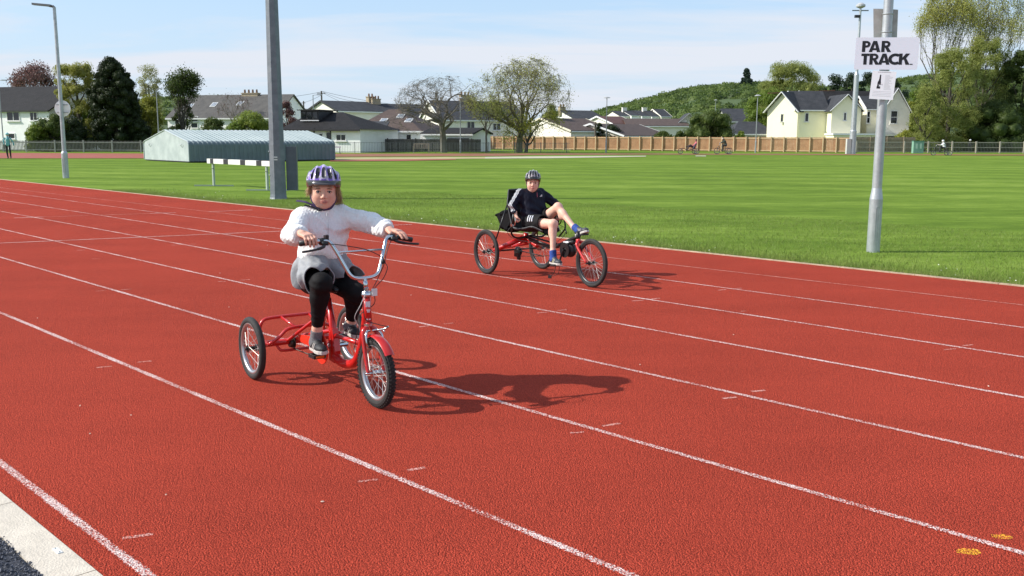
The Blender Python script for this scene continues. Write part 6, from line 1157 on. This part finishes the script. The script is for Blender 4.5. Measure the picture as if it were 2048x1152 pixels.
def skirt(P):
    t = U(.06, cap(P, (.35, -.055, .80), (.35, .055, .80), .102), cap(P, (.36, -.078, .715), (.52, -.122, .712), .102, .094), cap(P, (.36, .080, .70), (.49, .115, .672), .103, .092), cap(P, (.295, -.08, .72), (.30, -.098, .655), .084, .074), cap(P, (.29, .07, .72), (.30, .09, .68), .085, .075))
    ang = np.arctan2(P[:, 1], P[:, 0] - .36); t = t - .016 * np.sin(ang * 12 + 6 * P[:, 2] + 2.0 * sinn(P, 14, 8)) * np.clip((.81 - P[:, 2]) / .08, 0, 1) - .005 * sinn(P, 55, 9)
    t = np.maximum(t, -(t + .010)); edge = P[:, 0] - (.560 + .020 * np.sin(P[:, 1] * 38) - .04 * (P[:, 1] > .02)); t = smax(t, edge, .005); low = .648 - .02 * (P[:, 1] < 0) + .012 * np.sin(ang * 9) + .05 * np.clip((P[:, 0] - .36) / .2, 0, 1) * (P[:, 1] > -.05); t = smax(t, low - P[:, 2], .005); return smax(t, P[:, 2] - .85, .005) * .7
body('skirt', skirt, (.14, -.30, .59), (.62, .30, .88), .0034, SKG, PG)
LEG = mat('leggings_black', (.007, .007, .008), rough=.75, bump=.3, bs=30, spec=.2, sheen=.15)
def leggings(P):
    d = None
    for a, b, c in (((.36, -.085, .67), (.612, -.132, .690), (.500, -.119, .415)), ((.36, .085, .66), (.575, .118, .600), (.430, .150, .415))):
        a, b, c = map(np.array, (a, b, c)); mid = b + (c - b) * .35 - np.array([.012, 0, 0]); leg = U(.025, cap(P, a, b, .086, .062), cap(P, b, mid, .060, .055), cap(P, mid, c, .055, .036)); s = (P - b) @ _n(c - b); leg = smax(leg, s - np.linalg.norm(c - b), .004); leg = leg - .0018 * np.sin(s * 95 + 2 * sinn(P, 30, 4)) * np.exp(-(s / .09) ** 2) - .0012 * np.sin(s * 150) * (s > .2); d = leg if d is None else smin(d, leg, .02)
    return smin(d, ell(P, (.35, 0, .70), (.11, .14, .10)), .03) * .85
body('leggings', leggings, (.2, -.26, .36), (.72, .26, .84), .0036, LEG, PG)
SOCK = mat('sock_grey', (.085, .088, .095), rough=.9, rgb2=(.20, .20, .21), vs=120, bump=.6, bs=260, bd=.003); SHOE = mat('shoe_black', (.018, .018, .02), rough=.6, bump=.3, bs=120); SOLE = mat('shoe_sole', (.52, .50, .46), rough=.6); LACE = mat('lace_black', (.01, .01, .01), rough=.8)
def shoe(parent, heel, toe, ank, up=(0, 0, 1), sc=1.0, upper=SHOE, sole=SOLE, sock=SOCK, sock_top=.06, side_m=None, yaw_out=0):
    heel = np.array(heel, float); toe = np.array(toe, float); ank = np.array(ank, float); y = _n(toe - heel); z = _n(np.asarray(up) - y * (np.asarray(up) @ y)); x = np.cross(y, z); R = np.column_stack([x, y, z]); L = np.linalg.norm(toe - heel); lo = np.minimum(heel, toe) - .09; hi = np.maximum(heel, toe) + .12
    def q(P): return (P - heel) @ R
    def so(P): p = q(P); w = .036 + .006 * np.sin(np.clip(p[:, 1] / L, 0, 1) * 3.1); w2 = np.interp(p[:, 1] / L, [0, .15, .35, .7, .9, 1], [.026, .030, .029, .040, .034, .018]) * sc; d = np.maximum(np.abs(p[:, 0]) - w2, np.abs(p[:, 2] - .012) - .012); d = np.maximum(d, np.abs(p[:, 1] - L / 2) - L / 2 - .004); return smax(d, np.maximum(np.abs(p[:, 0]) - w2, np.abs(p[:, 1] - L / 2) - L / 2 - .004), .006) * .8
    def upf(P): p = q(P); d = U(.025, ell(p, (0, L * .72, .030), (.036 * sc, L * .30, .030 * sc)), ell(p, (0, L * .30, .040), (.033 * sc, L * .30, .042 * sc)), ell(p, (0, L * .16, .055), (.033 * sc, .042 * sc, .040 * sc))); d = smax(d, .020 - p[:, 2], .003); return d * .85
    so_ = body('shoe', upf, lo, hi, .0032, upper, parent); body('sole', so, lo, hi, .0032, sole, so_)
    m = MB()
    for k in range(5):
        yy = L * (.36 + .085 * k); zz = np.interp(yy / L, [.3, .5, .75], [.080, .066, .058]) * (1 if sc >= .9 else .9); m.tube([heel + R @ np.array(v) for v in ((-.016, yy, zz - .007), (0, yy + .005, zz + .001), (.016, yy, zz - .007))], .0026, 5)
    m.build('laces', LACE, so_)
    if side_m is not None:
        m = MB()
        for s in (-1, 1):
            for k in range(2): m.bar(heel + R @ np.array([s * .0345 * sc, L * (.40 + .11 * k), .022]), heel + R @ np.array([s * .027 * sc, L * (.48 + .11 * k), .060]), .006, .003, x)
        m.build('side_stripe', side_m, so_)
    dirn = _n(ank - (heel + y * L * .25 + z * .05)); base = heel + y * L * .22 + z * .05
    body('sock', lambda P: smax(U(.02, cap(P, base, ank, .036 * sc, .0375 * sc), cap(P, base, base + y * .04 - z * .01, .034 * sc, .028 * sc)), (P - ank) @ dirn - sock_top * 0, .003) - .0012 * np.sin(P @ dirn * 700) * 0, np.minimum(base, ank) - .07, np.maximum(base, ank) + .07, .0036, sock, parent); return so_
shoe(PG, (.425, -.118, .246), (.628, -.138, .250), (.492, -.119, .378), side_m=SOLE); shoe(PG, (.355, .150, .306), (.555, .140, .306), (.422, .150, .392), side_m=SOLE)
PUR = (.16, .075, .42); hg = helmet(HG_, PG, PUR, (.50, .42, .66), rim=(.045, .045, .05), rib=(.40, .38, .46))
STR = mat('strap_purple', (.05, .03, .09), rough=.7); STRB = mat('strap_black', (.012, .012, .014), rough=.6)
def ribbon(pts, w, nrm, k=6):
    P = smooth_path(pts, k); m = MB(); V = []; nrm = np.asarray(nrm, float)
    for i, p in enumerate(P): t = P[min(i + 1, len(P) - 1)] - P[max(i - 1, 0)]; t = _n(t); sd = _n(np.cross(t, nrm)); V += [p - sd * w / 2, p + sd * w / 2]
    n = len(P); V = np.array(V); th = nrm * .0008; Q = [[2 * i, 2 * i + 1, 2 * i + 3, 2 * i + 2] for i in range(n - 1)]; m.add(V + th, q=Q); m.add(V - th, q=[q[::-1] for q in Q]); return m
hw_ = HG_.wor
for s in (-1, 1): ribbon([hw_((s * .076, .020, .045)), hw_((s * .076, .022, .0)), hw_((s * .066, .030, -.05)), hw_((s * .040, .045, -.094)), hw_((0, .052, -.106))], .014, hw_((s * .6, .8, 0)) - hw_((0, 0, 0))).build('chin_strap', STR, hg)
ribbon([hw_((s_ * .076, -.035, .04)) if i == 0 else hw_((s_ * .070, .0, -.03)) if i == 1 else hw_((s_ * .064, .028, -.055)) for s_ in (1,) for i in range(3)], .012, (1, 0, .1)).build('chin_strap', STR, hg)
m = MB(); m.ball(hw_((.022, .056, -.106)), (.020, .010, .008), HG_.R, 10, 6); m.build('strap_buckle', STRB, hg)
xs_ = HG_.x; ribbon([hw_((.030, .055, -.104)), hw_((.060, .040, -.082)), hw_((.095, .030, -.066)), hw_((.120, .015, -.062)), hw_((.150, .0, -.060))], .016, HG_.y * .6 + HG_.z * .8).build('loose_strap_end', STR, hg)
ribbon([hw_((.036, .060, -.100)), hw_((.07, .055, -.088)), hw_((.105, .050, -.080))], .014, HG_.y * .6 + HG_.z * .8).build('loose_strap_end', STRB, hg)
HAIR = mat('hair_brown', (.24, .13, .055), rough=.5, rgb2=(.50, .33, .17), vs=60, spec=.4); rg = np.random.default_rng(8); m = MB()
for s in (-1, 1):
    rt_ = [hw_((s * rg.uniform(.070, .082), rg.uniform(-.03, .040), rg.uniform(.02, .045))) for _ in range(150)]; dr = [HG_.x * s * rg.uniform(0, .35) + HG_.z * -1 + HG_.y * rg.uniform(-.25, .12) for _ in rt_]
    tuft(m, rg, rt_, dr, .060 if s > 0 else .072, .0022, .14, .15)
rt_ = [hw_((-rg.uniform(.045, .07), rg.uniform(-.09, -.06), rg.uniform(-.01, .03))) for _ in range(170)]; tuft(m, rg, rt_, [HG_.x * -rg.uniform(.2, .7) - HG_.z for _ in rt_], .105, .0024, .10, .12)
rt_ = [hw_((rg.uniform(-.06, .07), rg.uniform(-.10, -.075), rg.uniform(-.01, .03))) for _ in range(150)]; tuft(m, rg, rt_, [HG_.x * rg.uniform(-.2, .2) - HG_.z for _ in rt_], .07, .0024, .12, .1)
m.build('hair', HAIR, PG, smooth=True)

# ================================================================= the boy on the recumbent
PB_ = thing('person', 'child in a navy tracksuit top and black shorts pedalling the recumbent tricycle', 'person', (.03, 11.17, 0), BA); BSK = (.74, .45, .34)
HB = Head((.362, 0, 1.052), (.818, -.575, .02), (-.02, .05, 1), .97, .97, .0006)
bR = dict(W=(.376, -.248, .715), K=(.10, .0, -1), n=(-.35, -1, 0), side=(1, -.2, 0), sz=.98, curls=((50, 60, 40),) * 4, thumb=(35, 40)); bL = dict(W=(.50, .262, .725), K=(.10, 0, -1), n=(-.3, 1, 0), side=(1, .2, 0), sz=.98, curls=((50, 60, 40),) * 4, thumb=(35, 40))
BLEG = (((.44, -.085, .605), (.845, -.062, .628), (.905, -.108, .335), (.915, -.110, .26)), ((.43, .09, .625), (.690, .115, .795), (.975, .120, .595), (1.02, .120, .56)))
BARM = (((.318, -.15, .935), (.325, -.250, .805), (.376, -.248, .722)), ((.318, .15, .935), (.432, .252, .822), (.500, .262, .728)))
def boy_skin(P):
    d = HB.sdf(P); d = smin(d, cap(P, (.325, 0, .93), (.352, 0, .995), .045, .042), .02); t = U(.05, ell(P, (.345, 0, .82), (.075, .12, .17)), ell(P, (.40, 0, .62), (.10, .12, .08)), cap(P, (.32, -.12, .93), (.32, .12, .93), .04)); d = smin(d, t, .03)
    for (a, b, c), H_ in zip(BARM, (bR, bL)): arm = smin(cap(P, a, b, .038, .030), cap(P, b, c, .030, .020), .02); d = smin(d, smin(arm, hand_sdf(P, **H_), .012), .02)
    for a, b, c, e in BLEG:
        a, b, c, e = map(np.array, (a, b, c, e)); mid = b + (c - b) * .32; perp = np.array([-.020, 0, 0]) if c[2] < .5 else np.array([-.012, 0, -.016])
        leg = U(.025, cap(P, a, b, .074, .047), ell(P, b, (.045, .045, .048)), cap(P, b, c, .043, .0285), ell(P, mid + perp, (.043, .040, .072) if c[2] < .5 else (.062, .040, .058)), cap(P, c, e, .028, .024)); d = smin(d, leg, .03)
    return d
def boy_col(V):
    C = HB.col(V, BSK, (.55, .20, .17), cheek=(.66, .30, .23)); k = np.linalg.norm(V - np.array([.845, -.062, .628]), axis=1); C = C * (1 - .18 * np.exp(-(k / .035) ** 2)[:, None] * np.array([.3, 1, 1])); k = np.linalg.norm(V - np.array([.69, .115, .80]), axis=1); return C * (1 - .18 * np.exp(-(k / .035) ** 2)[:, None] * np.array([.3, 1, 1]))
body('body', boy_skin, (.15, -.36, .15), (1.2, .38, 1.22), .0036, SKIN, PB_, boy_col); HB.eyes(PB_, (.07, .055, .04), mat('brow_sandy', (.22, .12, .06), rough=.8))
def jacket(P):
    t = U(.05, cap(P, (.405, -.06, .665), (.405, .06, .665), .098), cap(P, (.375, -.06, .76), (.375, .06, .76), .100), cap(P, (.345, -.065, .87), (.345, .065, .87), .096), cap(P, (.32, -.118, .935), (.32, .118, .935), .052))
    for a, b, c in BARM: a, b, c = map(np.array, (a, b, c)); arm = U(.02, cap(P, a, b, .054, .048), cap(P, b, c, .048, .034)); arm = smax(arm, (P - c) @ _n(c - b), .005); t = smin(t, arm, .03)
    col_ = smax(cap(P, (.33, 0, .94), (.352, 0, 1.02), .066, .056), P[:, 2] - (.982 + .12 * (.37 - P[:, 0])), .006); t = smin(t, col_, .02)
    w = .0045 * sinn(P, 40, 11) + .002 * sinn(P, 110, 12) + .008 * np.sin(P[:, 2] * 70 + P[:, 1] * 38 + 2 * sinn(P, 18, 5)) * np.exp(-((P[:, 2] - .74) / .09) ** 2) * .7 + .003 * np.sin(P[:, 2] * 110 + P[:, 1] * 60) * (np.abs(P[:, 1]) > .17); d = t - w
    d = smax(d, -cap(P, (.33, 0, .97), (.36, 0, 1.05), .048, .05), .005); return smax(d, (.618 + .10 * (P[:, 0] - .40)) - P[:, 2], .008) * .8
NVY = mat('jacket_navy', (1, 1, 1), rough=.6, vcol=True, spec=.2)
def jcol(V):
    C = np.tile(np.array([.006, .007, .018]), (len(V), 1))
    for (a, b, c), s in zip(BARM, (-1, 1)):
        a, b, c = map(np.array, (a, b, c)); ab = b - a; t = np.clip((V - a) @ ab / (ab @ ab), 0, 1); base = a + t[:, None] * ab; t2 = np.clip((V - b) @ (c - b) / ((c - b) @ (c - b)), 0, 1); far = (V - b) @ (c - b) > 0; base = np.where(far[:, None], b + t2[:, None] * (c - b), base); r = V - base; o = np.array([.35, s, .25]) if s < 0 else np.array([.2, s, .5]); o = _n(o); ax = np.where(far[:, None], _n(c - b), _n(ab)); u = np.cross(ax, o); u /= np.linalg.norm(u, axis=1, keepdims=True); yv = (r * u).sum(1); zv = r @ o
        onarm = (zv > .012) & (np.abs(V[:, 1]) > .115) & ((V - c) @ _n(c - b) < -.02)
        for k in (-.016, 0, .016): C[onarm & (np.abs(yv - k) < .0042)] = (.62, .64, .66)
    return C
body('jacket', jacket, (.18, -.36, .55), (.62, .36, 1.04), .0034, NVY, PB_, jcol)
m = MB(); c = HB.c; lg = np.array([.445, .055, .905]); 
for k in range(3): m.box(lg + np.array([.0, .011 * (k - 1), .0 + .004 * k]), (.006, .006, .010 + .007 * k), rotz(0))
m.build('chest_logo', STICK, PB_)
m = MB(); m.tube([(.445, .0, .955), (.452, .0, .90)], .003, 5); m.build('zip', mat('zip_red', (.25, .02, .05), rough=.5), PB_)
SHT = mat('shorts_black', (.009, .009, .010), spec=.2, rough=.8, sheen=.1)
def shorts(P):
    t = U(.04, ell(P, (.40, 0, .63), (.115, .145, .095)), cap(P, (.43, -.085, .615), (.675, -.075, .632), .098, .083), cap(P, (.42, .09, .63), (.565, .105, .715), .095, .082)); t = t - .004 * sinn(P, 45, 21)
    t = np.maximum(t, -(t + .012)); e1 = (P - np.array([.675, -.075, .632])) @ _n((1, .05, .06)); e2 = (P - np.array([.560, .105, .715])) @ _n((.85, .08, .53)); e = np.where(P[:, 1] < .0, e1, e2); return smax(t, e, .004) * .7
body('shorts', shorts, (.22, -.22, .46), (.80, .24, .84), .0036, SHT, PB_)
m = MB()
for k in range(3):
    x_ = .505 + .036 * k; P_ = []
    for ph in np.linspace(.15, .95, 9): xx = x_ + .030 * (.55 - ph); t_ = (xx - .43) / .245; r_ = .098 - .015 * t_ + .0035; P_.append((xx, -.085 + .01 * t_ - r_ * math.cos(ph), .615 + .017 * t_ + r_ * math.sin(ph)))
    m.tube(P_, .0075, 6)
m.build('shorts_stripes', STICK, PB_)
BLU = mat('sock_blue', (.012, .04, .22), rough=.85, rgb2=(.03, .09, .36), vs=40, bump=.6, bs=120, bd=.006); SH2 = mat('shoe_dark', (.03, .034, .045), rough=.55, rgb2=(.04, .045, .055), vs=40)
shoe(PB_, (.880, -.112, .198), (1.075, -.125, .198), (.905, -.108, .345), upper=SH2, sock=BLU, side_m=mat('stripe_yellowish', (.55, .55, .35), rough=.5), sc=1.05)
shoe(PB_, (1.035, .120, .500), (1.225, .122, .560), (.985, .120, .600), up=(-.1, 0, 1), upper=SH2, sock=BLU, side_m=SOLE, sc=1.05)
hb_ = helmet(HB, PB_, (.05, .05, .055), (.40, .38, .39), rim=(.012, .012, .013), rib=(.36, .30, .34))
hw2 = HB.wor
for s in (-1, 1): ribbon([hw2((s * .076, .020, .045)), hw2((s * .073, .024, -.01)), hw2((s * .060, .032, -.06)), hw2((s * .03, .048, -.100)), hw2((0, .052, -.108))], .012, hw2((s * .6, .8, 0)) - hw2((0, 0, 0))).build('chin_strap', STRB, hb_)
rg = np.random.default_rng(9); m = MB()
for s in (-1, 1): rt_ = [hw2((s * rg.uniform(.066, .078), rg.uniform(-.06, .025), rg.uniform(.015, .045))) for _ in range(110)]; tuft(m, rg, rt_, [HB.x * s * .1 - HB.z for _ in rt_], .035, .0022, .1, .1)
m.build('hair', mat('hair_sandy', (.36, .22, .09), rough=.5, rgb2=(.48, .32, .15), vs=60), PB_, smooth=True)
# ------------------------------------------------------------------ people and cycles far across the field
def far_trike(name, label, px, py, heading, fwd, col, recumbent, r=.27, base=1.35):
    g = gp(px, py); t = thing(name, label, 'tricycle', (g[0], g[1], 0), heading)
    for x, y in ((base, 0), (0, -.35), (0, .35)): wheel(t, np.array([x, y, r]), r, .05, detail=False, spokes=10)
    fm = mat('far_frame_' + name + str(int(px)), col, rough=.4)
    if recumbent: bars('frame', fm, t, (sp_((.0, 0, .3), (.4, 0, .42), (.8, 0, .38), (base - .2, 0, .55), (base, 0, r)), .03), ([(0, -.35, r), (0, .35, r)], .025), n=6); m = MB(); m.bar((.55, 0, .48), (.25, 0, .5), .4, .04); m.bar((.25, 0, .5), (.0, 0, 1.0), .38, .04); m.build('seat', BLK, t)
    else: bars('frame', fm, t, (sp_((.3, 0, .75), (.4, 0, .35), (.7, 0, .3), (base - .15, 0, .75), (base, 0, r)), .028), ([(0, -.35, r), (0, .35, r)], .025), ([(0, 0, r), (.4, 0, .35)], .02), n=6); bars('handlebar', CHR, t, ([(base - .18, 0, .75), (base - .25, 0, 1.0)], .018), ([(base - .3, -.25, 1.02), (base - .3, .25, 1.02)], .018), n=6); m = MB(); m.ball((.3, 0, .78), (.14, .1, .05)); m.build('saddle', BLK, t)
    return t
def small_person(label, loc, rz, J, top_c, leg_c, head_c, helm=None, skin=(.5, .3, .22), sc=1.0, hair=None):
    t = thing('person', label, 'person', loc, rz); hp, ch, nk, hd = [np.array(v, float) for v in J['spine']]
    def f(P):
        d = U(.05, cap(P, hp, ch, .12, .125), cap(P, ch, nk, .12, .06), ell(P, hd, (.088, .082, .115)), cap(P, nk, hd, .05))
        for s in ('armR', 'armL'): a, b, c = J[s]; d = smin(d, U(.03, cap(P, a, b, .05, .04), cap(P, b, c, .04, .028), ell(P, c, (.045, .035, .045))), .03)
        for s in ('legR', 'legL'): a, b, c, e = J[s]; d = smin(d, U(.03, cap(P, a, b, .085, .06), cap(P, b, c, .06, .04), cap(P, c, e, .042, .035)), .03)
        return d
    def colf(V):
        C = np.tile(np.array(skin, float), (len(V), 1))
        def near(a, b): a = np.array(a, float); b = np.array(b, float); ab = b - a; q = np.clip((V - a) @ ab / (ab @ ab), 0, 1); return np.linalg.norm(V - a - q[:, None] * ab, axis=1)
        segs = [(hp, ch, top_c), (ch, nk, top_c), (nk, hd, skin), (hd, hd + [0, 0, .01], skin)]
        for s in ('armR', 'armL'): a, b, c = J[s]; segs += [(a, b, top_c), (b, c, top_c), (c, np.array(c) + .001, skin)]
        for s in ('legR', 'legL'): a, b, c, e = J[s]; segs += [(a, b, leg_c), (b, c, leg_c), (c, e, (.03, .03, .035))]
        D = np.stack([near(a, b) - (.05 if i < 2 else 0) for i, (a, b, _) in enumerate(segs)], 1); k = D.argmin(1)
        for i, s in enumerate(segs): C[k == i] = s[2]
        if hair is not None: C[(V[:, 2] > hd[2] + .02) & (np.linalg.norm(V - hd, axis=1) < .16)] = hair
        return C
    pts = np.concatenate([np.array(v, float).reshape(-1, 3) for v in J.values()]); body('body', f, pts.min(0) - .2, pts.max(0) + .22, .014, mat('far_person', (1, 1, 1), rough=.7, vcol=True), t, colf)
    if helm is not None: m = MB(); m.ball(hd + [0, 0, .045], (.118, .105, .10)); m.build('helmet', mat('far_helmet' + str(helm[0]), helm, rough=.4), t, smooth=True)
    return t
# recumbent rider in pink, heading left
g = gp(1393, 307.5); hd_ = math.pi + .1
far_trike('far_recumbent', 'distant recumbent tricycle passing the brown fence', 1391, 308, hd_, 1, (.05, .05, .06), True, base=1.5)
small_person('distant rider in a pink top lying back on a recumbent by the brown fence', (g[0] + .12, g[1], 0), hd_, dict(spine=[(.35, 0, .62), (.22, 0, .98), (.18, 0, 1.12), (.2, 0, 1.28)], armR=[(.2, -.17, 1.05), (.38, -.24, .85), (.58, -.2, .82)], armL=[(.2, .17, 1.05), (.38, .24, .85), (.58, .2, .82)], legR=[(.4, -.1, .6), (.82, -.12, .72), (1.05, -.12, .42), (1.16, -.12, .38)], legL=[(.4, .1, .6), (.8, .12, .85), (1.15, .12, .66), (1.24, .12, .68)]), (.55, .13, .16), (.05, .04, .05), None, helm=(.12, .03, .03))
far_trike('far_tricycle', 'distant dark upright tricycle beside the pale fence posts', 1457, 308, math.pi + .05, 1, (.06, .08, .07), False, base=1.15, r=.3)
g = gp(1457, 308); small_person('distant rider in dark green leaning forward on an upright tricycle', (g[0], g[1], 0), math.pi + .05, dict(spine=[(.28, 0, .88), (.42, 0, 1.2), (.52, 0, 1.34), (.62, 0, 1.46)], armR=[(.48, -.18, 1.28), (.66, -.24, 1.12), (.86, -.22, 1.06)], armL=[(.48, .18, 1.28), (.66, .24, 1.12), (.86, .22, 1.06)], legR=[(.3, -.1, .85), (.62, -.13, .72), (.52, -.12, .33), (.62, -.12, .27)], legL=[(.3, .1, .85), (.66, .13, .86), (.64, .12, .5), (.74, .12, .44)]), (.035, .05, .035), (.06, .065, .055), None, skin=(.6, .42, .34), hair=(.5, .45, .4))
far_trike('far_tricycle', 'distant tricycle with pale tyres at the right, in front of the grey rails', 1896, 311, math.pi - .05, 1, (.04, .04, .05), False, base=1.35, r=.24)
g = gp(1896, 311); small_person('distant rider in white with a white helmet at the right edge of the field', (g[0], g[1], 0), math.pi - .05, dict(spine=[(.38, 0, .72), (.46, 0, 1.02), (.5, 0, 1.16), (.54, 0, 1.3)], armR=[(.48, -.16, 1.1), (.68, -.2, .95), (.88, -.2, .98)], armL=[(.48, .16, 1.1), (.68, .2, .95), (.88, .2, .98)], legR=[(.4, -.1, .7), (.76, -.12, .68), (.7, -.12, .34), (.8, -.12, .28)], legL=[(.4, .1, .7), (.78, .12, .78), (.84, .12, .46), (.94, .12, .42)]), (.72, .72, .74), (.03, .03, .035), None, helm=(.72, .72, .74))
# head with a white helmet beyond the rails
g = gp(1940, 300); small_person('child in a white helmet half hidden behind the grey rail fence', (at(1940, 290, 108)[0], 108, 0), 0, dict(spine=[(0, 0, .75), (0, 0, 1.05), (0, 0, 1.2), (0, 0, 1.34)], armR=[(-.15, 0, 1.15), (-.2, -.05, .95), (-.18, -.12, .8)], armL=[(.15, 0, 1.15), (.2, -.05, .95), (.18, -.12, .8)], legR=[(-.09, 0, .72), (-.1, 0, .4), (-.1, .02, .06), (-.1, -.08, .04)], legL=[(.09, 0, .72), (.1, 0, .4), (.1, .02, .06), (.1, -.08, .04)]), (.02, .02, .025), (.02, .02, .02), None, helm=(.7, .7, .72))
# walker in a turquoise top, back to us
g = gp(18, 317.5); sc_ = 1
small_person('walker in a turquoise hooded top and black leggings on the far track', (g[0], g[1], 0), .25, dict(spine=[(0, 0, .95), (0, 0, 1.28), (0, 0, 1.42), (.0, .02, 1.60)], armR=[(-.17, 0, 1.38), (-.26, -.03, 1.15), (-.2, -.1, .98)], armL=[(.17, 0, 1.38), (.30, .0, 1.15), (.38, -.04, .92)], legR=[(-.09, 0, .9), (-.10, .02, .48), (-.05, .0, .08), (-.05, -.08, .04)], legL=[(.09, 0, .9), (.12, -.06, .50), (.10, .10, .12), (.12, .02, .06)]), (.16, .40, .42), (.012, .012, .014), None, skin=(.55, .35, .28), helm=(.28, .55, .58))
